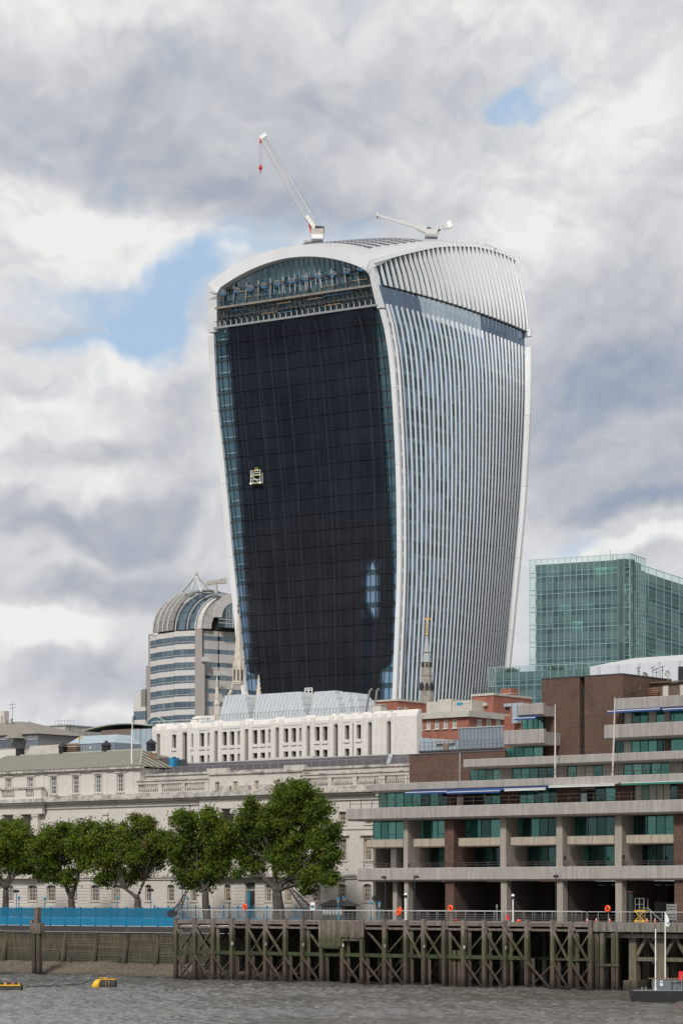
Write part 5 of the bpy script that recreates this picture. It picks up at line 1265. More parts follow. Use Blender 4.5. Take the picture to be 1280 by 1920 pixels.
# centre portico
b1_ = CB-1.0; x0, x1 = RV.a(374, b1_), RV.a(566, b1_)
run('portico_entablature', 'portland', x0, x1, b1_, CB-.3, cz(1517, 383, b1_), z_corn_b-.32); run('portico_cornice', 'portland_sooty', x0-.4, x1+.4, b1_-.7, CB-1.02, z_corn_b, z_corn_b+.5)
run('portico_cornice', 'portland_mid', x0-.1, x1+.1, b1_-.3, CB-.56, z_corn_b-.31, z_corn_b-.004)
zc2 = cz(1517, 383, b1_)-.02
for px in (383.5, 413, 445, 478, 511, 543): column(RV.a(px, b1_+.62), b1_+.62, zp0, zc2)
t.box('portico_base', 'portland', x0, RV.a(440, b1_), b1_+.2, CB-.3, GZ, zp0-.01) if False else None
run('portico_floor', 'portland_mid', x0, x1, b1_, CB-.3, zp0-.3, zp0-.01)
t.box('portico_shade', 'dark_wall', ca(388), ca(556), CB-.05, CB-.01, zp0+.1, zc2-.3) if False else None
# skyline bits standing on the roofs
def roofthing(name, label, cat, px, b, z, group=None): return T(name, label, cat, RV, RV.a(px, b), b, z, group)
for px, py, lab in ((35.5, 1396.5, 'black roof ventilator left of the long flat rooflight'), (116, 1394, 'black roof ventilator beside the brick chimney stack on the ridge'), (197, 1391, 'black roof ventilator standing alone in front of the blue-grey sheds'), (281, 1388, 'black roof ventilator at the right end of the lead roof')):
    a_ = RV.a(px, rb_); t2 = T('roof_ventilator', lab, 'ventilator', RV, a_, rb_+.3, zr_, 'black ventilators along the lead roof'); H = RV.z(py, a_, rb_)-zr_+.25; w = .44
    MB().box(-w, w, -w, w, -.2, H*.55).build('body', 'black_metal', t2.o); MB().lathe([(w*1.9, H*.55), (w*1.2, H*.75), (w*.5, H*.88), (.05, H)], 4, rot=math.pi/4).build('cap', 'black_metal', t2.o)
    for zz_ in (.2, .4): MB().box(-w*1.15, w*1.15, -w*1.15, w*1.15, H*zz_, H*zz_+.06).build('louvre', 'black_metal', t2.o)
a_ = RV.a(137, rb_+1); t2 = T('chimney_stack', 'wide low brick chimney stack with clay pots on the ridge', 'chimney', RV, a_, rb_+1, zr_)
zt2 = RV.z(1398, a_, rb_+1)-zr_; MB().box(-1.15, 1.15, -.4, .4, -.3, zt2).build('stack', 'chimney_brick', t2.o)
for i in range(7): MB().lathe([(.12, zt2), (.14, zt2+.25), (.1, zt2+.3)], 8, (-1+i*.33, 0, 0)).build('pot', 'clay', t2.o)
MB().box(-1.2, 1.2, -.45, .45, zt2-.2, zt2-.1).build('band', 'portland_mid', t2.o)
a_ = RV.a(286, CB+6); t2 = T('chimney_stack', 'tall sooty chimney stack with clay pots at the hip of the lead roof', 'chimney', RV, a_, CB+6, z_eave)
H = RV.z(1426, a_, CB+6)-z_eave; MB().box(-.62, .62, -.5, .5, -1, H).build('stack', 'chimney_brick', t2.o); MB().box(-.78, .78, -.6, .6, H-.35, H-.12).build('band', 'portland_sooty', t2.o)
for i in range(4): MB().lathe([(.15, H), (.17, H+.8), (.2, H+.85), (.2, H+1.0)], 8, (-.5+i*.34, 0, 0)).build('pot', 'clay', t2.o)
a_ = RV.a(140.5, rb_+1); t2 = T('weathervane', 'thin mast with a golden weathervane above the brick chimney stack', 'weathervane', RV, a_, rb_+2, zr_)
H = RV.z(1377, a_, rb_)-zr_; MB().tube([(0, 0, 0), (0, 0, H)], .035, 5).build('mast', 'black_metal', t2.o); plain('gold', (.75, .45, .06), .35, .1, metal=.6)
zg = RV.z(1384, a_, rb_)-zr_; MB().sheet([(-.4, zg), (.1, zg-.08), (.55, zg+.1), (.15, zg+.2), (-.3, zg+.25)], -.02, .02).build('vane', 'gold', t2.o)
a_ = RV.a(247, CB+.9); t2 = T('flagpole', 'bare white flagpole on the eaves of the lead roof', 'flagpole', RV, a_, CB+.9, z_eave); H = RV.z(1357, a_, CB+.9)-z_eave
MB().tube([(0, 0, -.2), (.04, 0, H*.5), (.16, 0, H)], [.10, .085, .055], 8).build('pole', 'white_paint', t2.o); MB().lathe([(.02, H), (.09, H+.08), (.02, H+.18)], 8, (.16, 0, 0)).build('finial', 'white_paint', t2.o)
a_ = RV.a(326, CB+7); t2 = T('site_cabin', 'small bright blue cabin on the roof beside the slate slope', 'cabin', RV, a_, CB+7, zs1); z1 = RV.z(1425, a_, CB+7)-zs1+.3
MB().box(-.3, .5, -.6, .6, -.5, z1).build('body', 'cabin_blue', t2.o); MB().box(.51, 2.2, .2, .25, -.5, z1-.25).build('side_screen', 'dark_steel', t2.o) ; MB().box(-2.4, -.31, -.5, .5, -.5, z1).build('hood', 'slate', t2.o)
a_ = RV.a(528, s1b+3); t2 = T('rooflight', 'long low cream rooflight on the roof in front of the white building', 'rooflight', RV, a_, s1b+3, zs1); H = RV.z(1420, a_, s1b+3)-zs1
MB().box(-5.2, 5.2, 0, 2, -.3, H*.55).build('base', 'chimney_brick', t2.o); MB().box(-5.3, 5.3, -.1, 2.1, H*.56, H).build('roof', 'portland', t2.o); MB().box(-2.3, -1.9, -.05, 0, 0, .4).build('vent', 'black_metal', t2.o)
a_ = RV.a(733, s1b+2); t2 = T('rooflight', 'small white rooflight with dark panes near the right end of the slate roof', 'rooflight', RV, a_, s1b+2, zs1); H = RV.z(1422, a_, s1b+2)-zs1
MB().box(-1.5, 1.6, 0, 1.5, -.5, H).build('body', 'white_paint', t2.o)
for i in range(2): MB().box(-.7+i*1.05, .25+i*1.05, -.04, -.01, H*.25, H*.75).build('pane', 'sash_glass', t2.o)

# ================================================================ trees
def leafmat(name, a_, b_):
    m, q, b, P = base_mat(name); n = q.noise(P, .55, 4, .6); n2 = q.noise(P, 5, 3, .6)
    c = q.mix(q.mapr(n, .35, .7), a_, b_); c = q.mix(1, c, q.ramp(n2, [(.3, .78), (.7, 1.2)]), 'MULTIPLY')
    q.put(b.inputs['Base Color'], c); b.inputs['Roughness'].default_value = .75; b.inputs['Specular IOR Level'].default_value = .12
    tr = q.node('ShaderNodeBsdfTranslucent'); q.put(tr.inputs[0], c); mx = q.node('ShaderNodeMixShader'); mx.inputs[0].default_value = .22; q.l.new(b.outputs[0], mx.inputs[1]); q.l.new(tr.outputs[0], mx.inputs[2]); q.l.new(mx.outputs[0], q.n['Material Output'].inputs[0])
leafmat('leaf_plane', (.078, .116, .012), (.150, .185, .020)); leafmat('leaf_dark', (.042, .080, .014), (.085, .132, .018)); leafmat('leaf_dry', (.10, .09, .025), (.16, .13, .04))
plain('bark', (.055, .046, .038), .9, .3, 3, bump=.05, stain=(.20, .18, .14), bscale=6)
def tree(label, px0, b, lobes, mats, forks, seed, tr=.42, group='plane trees along the quay'):
    rnd = random.Random(seed); a0 = RV.a(px0, b); t = T('plane_tree', label, 'tree', RV, a0, b, GZ, group); base = Vector((a0, b, GZ))
    L = []
    extra = []
    for _ in range(9):
        q_ = rnd.choice(lobes); an = rnd.uniform(-.4, 3.5); extra.append((q_[0]+math.cos(an)*q_[2]*1.0, q_[1]-math.sin(an)*q_[2]*.95, rnd.uniform(5, 10)))
    for px, py, r in lobes+extra:
        db = rnd.uniform(-1.6, 1.6); a_ = RV.a(px, b+db); L.append((Vector((a_, b+db, RV.z(py, a_, b+db))), r/4800*RV.w(a_, b+db).y*1.10))
    fk = []
    for px, py in forks: a_ = RV.a(px, b); fk.append(Vector((a_, b+rnd.uniform(-.3, .3), RV.z(py, a_, b))))
    m = MB(); crown = fk[0]
    def limb(p, q, r0, r1, sag=.25, n=7):
        mid = (p+q)/2+Vector((rnd.uniform(-sag, sag), rnd.uniform(-sag, sag), rnd.uniform(0, sag))); pts = []
        for i in range(n): f = i/(n-1); pts.append(p*(1-f)**2+mid*2*f*(1-f)+q*f*f+Vector((rnd.uniform(-.05, .05), rnd.uniform(-.05, .05), 0))*(1 if 0 < i < n-1 else 0))
        m.tube(pts, [r0+(r1-r0)*i/(n-1) for i in range(n)], 7)
    limb(base-Vector((0, 0, .3)), crown, tr*1.2, tr*.9, .12)
    hubs = [crown]
    for f_ in fk[1:]: limb(crown, f_, tr*.62, tr*.38, .3); hubs.append(f_)
    for c, r in L:
        h = min(hubs, key=lambda h_: (h_-c).length+(0 if h_.z < c.z else 3)); limb(h, c-Vector((0, 0, r*.3)), tr*.26, .05, .7)
        for _ in range(4): limb(c-Vector((0, 0, r*.3)), c+Vector((rnd.gauss(0, .6), rnd.gauss(0, .6), rnd.gauss(.1, .6)))*r, .05, .015, .3, 4)
    t.mb(m, 'trunk', 'bark', smooth=True)
    V = [[], [], []]; 
    rs = np.random.RandomState(seed)
    for c, r in L:
        nc = int(23*r*r)+6
        for _ in range(nc):
            d = rs.normal(size=3); d /= np.linalg.norm(d); rr = r*(rs.uniform(.25, 1.12)**.6); cc = np.array(c)+d*rr*np.array([1, 1, .95]); s_ = rs.uniform(.22, .48)
            k_ = rs.choice(3, p=mats); nl = rs.randint(24, 46)
            P_ = cc+rs.normal(size=(nl, 3))*s_*np.array([1, 1, .75]); V[k_].append(P_)
    for k_, mt in enumerate(('leaf_plane', 'leaf_dark', 'leaf_dry')):
        if not V[k_]: continue
        P_ = np.concatenate(V[k_]); n = len(P_); u = rs.normal(size=(n, 3)); u /= np.linalg.norm(u, axis=1)[:, None]; w = rs.normal(size=(n, 3)); w = np.cross(u, w); w /= np.linalg.norm(w, axis=1)[:, None]
        s_ = rs.uniform(.07, .19, (n, 1)); q4 = np.stack([P_-u*s_, P_+w*s_*.75, P_+u*s_, P_-w*s_*.75], 1).reshape(-1, 3)-np.array(t.d)
        me = bpy.data.meshes.new('leaves'); me.vertices.add(len(q4)); me.vertices.foreach_set('co', q4.astype(np.float32).ravel()); me.loops.add(n*4); me.loops.foreach_set('vertex_index', np.arange(n*4))
        me.polygons.add(n); me.polygons.foreach_set('loop_start', np.arange(0, n*4, 4)); me.polygons.foreach_set('loop_total', np.full(n, 4)); me.update(); me.materials.append(MATS[mt]); o = put('foliage', me, t.o); o['kind'] = 'stuff'
tree('plane tree cut off by the left edge, with pale bare forked limbs', 10, 17, [(0, 1580, 36), (35, 1572, 26), (-22, 1610, 36), (22, 1560, 20), (48, 1590, 18), (38, 1620, 18), (15, 1610, 24), (50, 1625, 12), (-10, 1650, 14)], (.6, .35, .05), [(14, 1668), (28, 1610), (-8, 1640), (36, 1580)], 11)
tree('plane tree with a V-shaped trunk left of the second blue lantern', 137, 17, [(98, 1578, 23), (80, 1600, 24), (124, 1562, 19), (163, 1560, 25), (150, 1592, 26), (78, 1625, 20), (112, 1608, 22), (166, 1618, 18), (100, 1642, 14), (172, 1585, 18), (128, 1648, 13), (88, 1560, 12), (118, 1552, 10)], (.62, .33, .05), [(136, 1685), (115, 1640), (146, 1635)], 12, .46)
tree('plane tree with leaning twin limbs right of the third blue lantern', 262, 17, [(200, 1572, 22), (212, 1598, 26), (236, 1572, 20), (268, 1552, 20), (292, 1580, 20), (252, 1600, 28), (285, 1612, 20), (212, 1628, 22), (240, 1645, 15), (192, 1602, 18), (262, 1632, 18), (302, 1600, 11), (198, 1650, 10), (272, 1545, 10), (232, 1552, 8)], (.55, .3, .15), [(260, 1685), (238, 1668), (272, 1650)], 13, .46)
tree('dense plane tree with a short straight trunk left of the doorway', 389, 17, [(345, 1542, 22), (398, 1540, 22), (370, 1568, 28), (334, 1582, 24), (410, 1580, 24), (375, 1608, 30), (346, 1622, 24), (405, 1628, 24), (382, 1655, 18), (322, 1600, 16), (424, 1562, 13), (352, 1652, 14), (340, 1530, 12), (360, 1535, 12), (420, 1600, 16)], (.5, .45, .05), [(386, 1672), (372, 1640), (398, 1635)], 14, .45)
tree('biggest plane tree, tall round crown on a thick leaning forked trunk', 524, 17, [(552, 1502, 34), (522, 1530, 30), (590, 1522, 30), (466, 1532, 22), (448, 1562, 22), (495, 1565, 32), (555, 1560, 40), (606, 1572, 28), (458, 1598, 22), (478, 1622, 20), (545, 1612, 34), (604, 1615, 26), (618, 1650, 13), (585, 1640, 18), (470, 1510, 14), (538, 1485, 22), (575, 1490, 22), (520, 1600, 22), (448, 1635, 10), (500, 1540, 20), (575, 1672, 9), (572, 1655, 9), (620, 1600, 16), (566, 1478, 14)], (.38, .60, .02), [(520, 1672), (492, 1645), (540, 1650), (510, 1620)], 15, .66)
# ================================================================ layered concrete and brick office block
def conc(name, c1, c2, board=.35):
    m, q, b, P = base_mat(name)
    n = q.noise(P, .5, 6, .6); st_ = q.noise(q.vmath('MULTIPLY', P, (3.5, 3.5, .25)), 1, 6, .7); n3 = q.noise(P, 7, 4, .6)
    c = q.mix(n, c1, c2); c = q.mix(1, c, q.ramp(st_, [(.25, .62), (.62, 1.08)]), 'MULTIPLY'); c = q.mix(1, c, q.ramp(n3, [(.3, .88), (.7, 1.08)]), 'MULTIPLY')
    q.put(b.inputs['Base Color'], c); b.inputs['Roughness'].default_value = .9
    bn = q.node('ShaderNodeBump'); bn.inputs['Distance'].default_value = .02; q.put(bn.inputs['Height'], n3); q.l.new(bn.outputs[0], b.inputs['Normal'])
conc('band_concrete', (.30, .272, .250), (.375, .345, .32)); conc('fin_concrete', (.30, .265, .225), (.36, .32, .275)); conc('agg_concrete', (.34, .285, .23), (.43, .37, .30))
brick('office_brick', (.078, .036, .026), (.118, .060, .042), (.10, .072, .056), RIVROT)
brick('red_brick', (.30, .078, .042), (.24, .060, .034), (.28, .16, .12), RIVROT)
plain('awning_blue', (.012, .06, .22), .7, .08); plain('awning_white', (.62, .62, .60), .7, .05); plain('awning_green', (.02, .20, .14), .7, .08)
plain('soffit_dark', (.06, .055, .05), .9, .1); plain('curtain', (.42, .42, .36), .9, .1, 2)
plain('cross_wall_shaded', (.060, .050, .043), .9, .15, .6)  # fin side walls with the undercroft shade painted into their colour
plain('concrete_shaded', (.05, .042, .036), .9, .12, .6)  # concrete colour darkened to carry the shade of the undercroft
plain('bronze', (.06, .045, .038), .5, .1)
ribbed('brown_clad', (.15, .105, .078), (.07, .05, .04), RIVROT, .30, .6)
SB = 9.5
t = T('riverside_offices', 'layered brown-grey concrete and brick office block with green-tinted windows and long balcony bands', 'office block', RV, RV.a(650, SB), SB, GZ); OF = t
RX = RV.a(1520, 14)
def zq(py, px, b): return RV.z(py, RV.a(px, b), b)
def band(px0, a1, b, D, ytop, ybot, pxr, name='balcony_band', mat='band_concrete', seg=7.2, seed=1):
    z1, z0 = zq(ytop, pxr, b), zq(ybot, pxr, b); a0 = RV.a(px0, b); rnd = random.Random(seed); n = max(1, int((a1-a0)/seg))
    for i in range(n):
        x0, x1 = a0+(a1-a0)*i/n+.012, a0+(a1-a0)*(i+1)/n-.012; m = MB()
        prof = [(b, z1-.05), (b+.05, z1), (b+.45, z1), (b+.45, z1-.3), (b+D, z1-.32), (b+D, z0), (b+.22, z0), (b, z0+.2)]
        m.loft([[(x, p_[0], p_[1]) for p_ in prof] for x in (x0, x1)]); t.mb(m, name, mat)
    return z0, z1
zF1 = band(670, RX, 10.5, 6, 1628, 1653, 672, seed=2); zF2 = band(650, RX, 9.5, 5, 1516, 1539.5, 652); zF3 = band(697.5, RX, 12, 5, 1470, 1486, 699); zF4 = band(868, RX, 14, 5, 1424, 1441.5, 870)
zF5 = band(1132, RX, 15, 5, 1359.5, 1387.5, 1133); zF6 = band(1150, RX, 16.5, 6, 1310, 1334, 1151)
zS1 = band(943.7, RV.a(1019, 15), 15, 4, 1370, 1399, 945, seg=4); zS2 = band(970.5, RV.a(1018, 16), 16, 4, 1321, 1344, 972, seg=9)
G0 = 6.9
# low spandrel balconies between the fins
sp = [(687, 755), (775, 833), (859, 936.5), (957, 1041.5), (1063, 1150.5), (1173, 1261.5)]
z_sp1, z_sp0 = zq(1574.5, 689, 11.2), zq(1591, 689, 11.2)
for p0, p1 in sp+[(1300, 1378), (1396, 1500)]:
    a0, a1 = RV.a(p0, 11.2), RV.a(p1, 11.2); am = (a0+a1)/2+.2
    for x0, x1 in ((a0, am-.02), (am+.02, a1)):
        m = MB(); pr = [(11.2, z_sp1), (11.6, z_sp1), (14.6, z_sp1-.25), (14.6, z_sp0+.1), (11.35, z_sp0), (11.2, z_sp0+.15)]; m.loft([[(x, *p_) for p_ in pr] for x in (x0, x1)]); t.mb(m, 'window_band', 'agg_concrete')
# upright fins and brick piers
for p0, w in ((756, .62), (937, .8), (1042, .8), (1151.5, .85), (1380, .8), (1502, .8)):
    a0 = RV.a(p0, 10.9); t.box('concrete_fin', 'fin_concrete', a0, a0+w, 10.9, 15.5, zF1[1]+.003, zF2[0]-.003); t.box('concrete_column', 'fin_concrete', a0+.02, a0+w-.02, 11.0, 11.9, G0, zF1[0]-.003); t.box('cross_wall', 'cross_wall_shaded', a0+.06, a0+w-.06, 11.903, 17.5, G0, zF1[0]-.003)
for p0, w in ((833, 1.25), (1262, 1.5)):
    a0 = RV.a(p0, 10.95); t.box('brick_pier', 'office_brick', a0, a0+w, 10.95, 15.5, zF1[1]+.003, zF2[0]-.003); t.box('brick_pier', 'office_brick', a0+.02, a0+w-.02, 11.05, 12.3, G0, zF1[0]-.003); t.box('cross_wall', 'cross_wall_shaded', a0+.06, a0+w-.06, 12.303, 17.5, G0, zF1[0]-.003)
a0 = RV.a(736, 12); t.box('end_column', 'fin_concrete', a0, a0+.6, 12, 12.9, G0, zF1[0]-.003); a0 = RV.a(722, 13); t.box('end_column', 'portland', a0, a0+.8, 14, 15, zF1[1]+.003, z_sp0)
# glazed windows with separate panes
def glaz(px0, px1, b, z0, z1, n, mats=('teal_glass',), transom=None, fr='win_dark', skip=()):
    a0, a1 = RV.a(px0, b), RV.a(px1, b); m = MB(); f = .05
    m.box(a0, a1, b, b+.1, z0, z0+f).box(a0, a1, b, b+.1, z1-f, z1)
    for i in range(n+1): x = a0+(a1-a0)*i/n; m.box(x-f/2, x+f/2, b, b+.1, z0+f, z1-f)
    if transom:
        for i in transom: m.box(a0+(a1-a0)*i/n+f/2, a0+(a1-a0)*(i+1)/n-f/2, b, b+.09, z0+(z1-z0)*.34, z0+(z1-z0)*.34+f)
    m.v = [(x-t.d.x, y-t.d.y, z-t.d.z) for x, y, z in m.v]; o = m.build('window', fr, t.o)
    for i in range(n):
        if i in skip: continue
        g = MB().quad(*[(x-t.d.x, b+.05-t.d.y, z-t.d.z) for x, z in ((a0+(a1-a0)*i/n+f/2, z0+f), (a0+(a1-a0)*(i+1)/n-f/2, z0+f), (a0+(a1-a0)*(i+1)/n-f/2, z1-f), (a0+(a1-a0)*i/n+f/2, z1-f))])
        g.build('pane', random.choice(mats), o)
    return o
TG = ('teal_glass', 'teal_glass', 'teal_glass', 'teal_glass_dark'); TD = ('teal_glass_dark', 'teal_glass_dark', 'teal_glass')
plain('green_curtain', (.10, .26, .20), .35, .1, 2)
zr1 = (z_sp1-.2, zF2[0]-.01)
for (p0, p1, n, tr_, mt) in ((699, 756, 4, (2,), ('teal_glass',)), (781, 833, 4, (3,), ('teal_glass', 'teal_glass', 'green_curtain')), (865, 937, 4, (0,), TD), (964, 1042, 5, (0,), TD), (1069, 1151, 5, (0,), TD), (1180, 1262, 5, (0, 4), TG), (1310, 1376, 5, (), TG), (1410, 1500, 5, (), TG)):
    glaz(p0, p1, 13.2, zr1[0], zr1[1], n, mt, tr_)
for (p0, p1, n, mt) in ((735, 756, 2, TG), (797, 833, 3, TG), (882, 937, 4, TD), (980, 1042, 4, TD), (1086, 1151, 4, TD), (1196, 1262, 4, TD), (1310, 1376, 4, TD), (1410, 1500, 4, TD)):
    glaz(p0, p1, 15.0, zF1[1]-.3, z_sp0-.02, n, mt)
t.box('inner_wall', 'soffit_dark', RV.a(699, 13.4)+.5, RX, 15.6, 15.8, zF1[1], zF2[0]); t.box('end_wall', 'fin_concrete', RV.a(699, 13.4), RV.a(699, 13.4)+.4, 13.4, 24, G0, zF2[0])
for zz_, b1_f in ((zF1, 24.3), (zF2, 18), (zF3, 20)): t.box('floor_slab', 'concrete_shaded', RV.a(700, 13), RX, 13, b1_f, zz_[0]+.35, zz_[0]+.6)
t.box('undercroft_side', 'concrete_shaded', RV.a(790, 22)-4, RV.a(790, 22)-3.7, 18, 24.3, 6.9, zF1[0]+.3)
# upper storeys: glazing and brick panels
def storey(b, z0, z1, items):
    for it in items:
        p0, p1, k_ = it[:3]; a0, a1 = RV.a(p0, b), RV.a(p1, b)
        if k_ == 'brick': t.box('brick_panel', 'office_brick', a0+.01, a1-.01, b-.05, b+.3, z0, z1)
        elif k_ == 'conc': t.box('concrete_panel', 'band_concrete', a0+.01, a1-.01, b-.1, b+.3, z0, z1)
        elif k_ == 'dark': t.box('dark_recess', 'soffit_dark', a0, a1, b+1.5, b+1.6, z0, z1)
        else: glaz(p0, p1, b, z0, z1, it[3], k_)
storey(14.2, zF2[1]-.3, zF3[0]-.01, [(710, 772, ('teal_glass', 'green_curtain', 'teal_glass'), 4), (772, 789, TD, 1), (789, 838, TG, 3), (838, 853, 'brick'), (853, 905, 'dark'), (905, 937, TD, 2), (937, 973, 'brick'), (973, 1043, TG+('curtain',), 5), (1043, 1085, 'brick'), (1085, 1115, 'dark'), (1115, 1153, TG, 2), (1153, 1187, 'brick'), (1189, 1269, ('teal_glass', 'green_curtain', 'teal_glass_dark', 'curtain'), 6), (1269, 1520, 'brick')])
storey(16.2, zF3[1]-.3, zF4[0]-.01, [(881, 938, ('teal_glass', 'teal_glass', 'green_curtain'), 4), (938, 960, 'conc'), (960, 1040, TG, 5), (1040, 1063, 'conc'), (1063, 1145, ('curtain', 'teal_glass', 'curtain'), 5), (1145, 1168, 'conc'), (1168, 1255, ('teal_glass', 'teal_glass', 'teal_glass_dark'), 5), (1255, 1278, 'conc'), (1278, 1520, TG, 6)])
storey(17.4, zF4[1]-.3, zF5[0]-.01, [(1152, 1246, ('teal_glass', 'teal_glass', 'curtain', 'teal_glass_dark'), 6), (1246, 1256, 'brick'), (1256, 1520, TG, 7)])
storey(18.4, zF5[1]-.3, zF6[0]-.01, [(1153, 1245, ('teal_glass', 'teal_glass_dark', 'curtain'), 6), (1245, 1256, 'conc'), (1256, 1520, TG, 7)])
storey(17.4, zF4[1]-.3, zS1[0]-.01, [(946, 1017, TG, 4)]); storey(18, zS1[1]-.3, zS2[0]-.01, [(978, 1018, ('teal_glass', 'teal_glass', 'teal_glass_dark'), 4)])
# side walls that close the stepped ends
t.box('terrace_floor', 'band_concrete', RV.a(700, 14), RX, 14.4, 24, zF3[0]-.3, zF3[0]-.05); t.box('end_wall', 'office_brick', RV.a(880, 16.5), RV.a(880, 16.5)+.3, 16.55, 24, zF3[1]-.3, zF4[0])
t.box('end_wall', 'band_concrete', RV.a(1153, 18.5)-.3, RV.a(1153, 18.5), 18.8, 24, zF5[1]-.3, zF6[0])
# blank brick volumes
zb1 = zq(1416, 768, 16.8); a0, a1 = RV.a(767, 16.8), RV.a(946, 16.8); t.box('brick_wall', 'office_brick', a0, a1, 16.8, 27, zF3[1]-.33, zb1); t.box('wall_coping', 'dark_steel', a0-.05, a1, 16.75, 17.1, zb1+.003, zb1+.1)
a_ = RV.a(862, 16.7); t.box('downpipe', 'lead_flash', a_-.05, a_+.05, 16.62, 16.74, zF3[1], zb1)
BT = 18.2; zt1 = zq(1274, 1015, BT); a0, a1 = RV.a(1015, BT), RV.a(1166.5, BT); s0, s1 = RV.a(1086, BT), RV.a(1095, BT)
t.box('brick_tower', 'office_brick', a0, s0, BT, BT+10, zF4[1]-.3, zt1); t.box('brick_tower', 'office_brick', s1, a1, BT, BT+10, zF4[1]-.3, zt1); t.box('brick_recess', 'office_brick', s0+.003, s1-.003, BT+.9, BT+8, zF4[1]-.3, zt1-.05)
t.box('tower_coping', 'dark_steel', a0-.05, a1+.05, BT-.05, BT+10.05, zt1+.003, zt1+.12)
for y0, y1 in ((1287, 1314), (1343, 1380), (1394, 1413)): t.box('slot_window', 'teal_glass_dark', s0+.05, s1-.05, BT+.7, BT+.85, zq(y1, 1090, BT), zq(y0, 1090, BT))
for px in (1028, 1131): a_ = RV.a(px, BT); t.box('movement_joint', 'dark_steel', a_-.02, a_+.02, BT-.012, BT-.002, zF4[1], zt1)
# clad plant room behind the dishes
PB2 = 24; zp1 = zq(1283, 1205, PB2)
t.box('plant_room', 'brown_clad', RV.a(1196, PB2), RX, PB2, PB2+8, zF6[1]-.5, zp1); t.mb(MB().hexa([(RV.a(1192, PB2), PB2-.4, zp1+.003), (RX, PB2-.4, zp1+.003), (RX, PB2+9, zp1+.9), (RV.a(1192, PB2), PB2+9, zp1+.9), (RV.a(1192, PB2), PB2-.4, zp1+.15), (RX, PB2-.4, zp1+.15), (RX, PB2+9, zp1+1.05), (RV.a(1192, PB2), PB2+9, zp1+1.05)]), 'plant_roof', 'brown_clad')
for p0, p1 in ((1242, 1252), (1274, 1290)): t.box('plant_door', 'portland_mid', RV.a(p0, PB2), RV.a(p1, PB2), PB2-.05, PB2-.003, zF6[1], zp1-.3)
for i in range(5): t.box('vent_pipe', 'red_board' if 0 else 'brown_rail', RV.a(1210, PB2-.6), RV.a(1233, PB2-.6), PB2-.7, PB2-.5, zp1-1.5+i*.22, zp1-1.42+i*.22)
# awnings under the third band
for p0, p1, b_, yt, yb, mt, pr in ((774, 851, 12.2, 1483, 1487.5, 'awning_blue', 1.4), (853, 953, 12.2, 1479, 1487, 'awning_blue', 1.6), (957, 1034, 12.2, 1476.5, 1481, 'awning_blue', 1.2), (1037, 1160, 12.2, 1472, 1474.5, 'awning_white', .9), (1174, 1300, 12.2, 1467, 1469.5, 'awning_green', 1.0), (1147, 1245, 16.7, 1329.5, 1335.5, 'awning_blue', .9), (1250, 1300, 16.7, 1326.5, 1331.5, 'awning_blue', .9), (971, 1011, 16.2, 1343, 1348.5, 'awning_blue', .8)):
    a0, a1 = RV.a(p0, b_), RV.a(p1, b_); z1, z0 = zq(yt, p0, b_), zq(yb, p0, b_)
    t.mb(MB().hexa([(a0, b_-pr, z0), (a1, b_-pr, z0), (a1, b_+.6, z1), (a0, b_+.6, z1), (a0, b_-pr, z0+.06), (a1, b_-pr, z0+.06), (a1, b_+.6, z1+.06), (a0, b_+.6, z1+.06)]), 'awning', mt)
    t.box('awning_valance', mt if mt != 'awning_blue' or p0 != 957 else 'awning_white', a0, a1, b_-pr-.04, b_-pr-.003, z0-.18, z0+.05); t.box('awning_bar', 'awning_white', a0, a1, b_-pr-.08, b_-pr-.043, z0+.0, z0+.08)
# terrace railings
def terrace_rail(px0, b, z, h=.95, sp_=1.55, a1=None):
    a0 = RV.a(px0, b); a1 = a1 or RX; n = int((a1-a0)/sp_)
    for i in range(n+1): x = a0+(a1-a0)*i/n; t.box('rail_post', 'bronze', x-.03, x+.03, b, b+.05, z, z+h)
    for hh in (h*.55, h): t.box('rail_bar', 'bronze', a0, a1, b+.01, b+.04, z+hh-.05, z+hh)
terrace_rail(656, 9.9, zF2[1]); terrace_rail(682, 10.9, zF1[1], .55); terrace_rail(702, 12.3, zF3[1], .95); 
# ground floor: deep shaded undercroft
t.box('undercroft_wall', 'soffit_dark', RV.a(790, 22), RX, 24, 24.3, G0, zF1[0]); t.box('undercroft_wall', 'concrete_shaded', RV.a(752, 17.6), RV.a(832, 17.6)+1.5, 21, 21.4, G0, zF1[0]-.01); t.box('undercroft_wall', 'concrete_shaded', RV.a(851, 17.6), RV.a(884, 17.6)+1.5, 21, 21.4, G0, zF1[0]-.01)
t.box('undercroft_wall', 'concrete_shaded', RV.a(950, 17.7), RV.a(983, 17.7)+1.5, 21, 21.4, G0, zF1[0]-.01); t.box('undercroft_wall', 'concrete_shaded', RV.a(1054, 17.7), RV.a(1089, 17.7)+1.5, 21, 21.4, G0, zF1[0]-.01); t.box('undercroft_wall', 'concrete_shaded', RV.a(1164, 17.7), RV.a(1196, 17.7)+1.5, 21, 21.4, G0, zF1[0]-.01)
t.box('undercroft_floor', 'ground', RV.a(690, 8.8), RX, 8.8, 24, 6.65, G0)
for p0 in (1100, 1120, 1145, 1205, 1225, 1245): t.box('strip_light', 'white_paint', RV.a(p0, 19), RV.a(p0+12, 19), 19, 19.2, zF1[0]-.5, zF1[0]-.42)
for p0, w in ((1105, 4.5), (1132, 2.2)): a_ = RV.a(p0, 21); t.box('back_door', 'grey_steel', a_, a_+.9, 23.8, 23.95, G0, G0+2.4)
for px in (1058, 1168): a_ = RV.a(px, 10.8); t.box('wall_light', 'black_metal', a_-.12, a_+.12, 10.72, 10.89, zF1[1]+.7, zF1[1]+1.15)
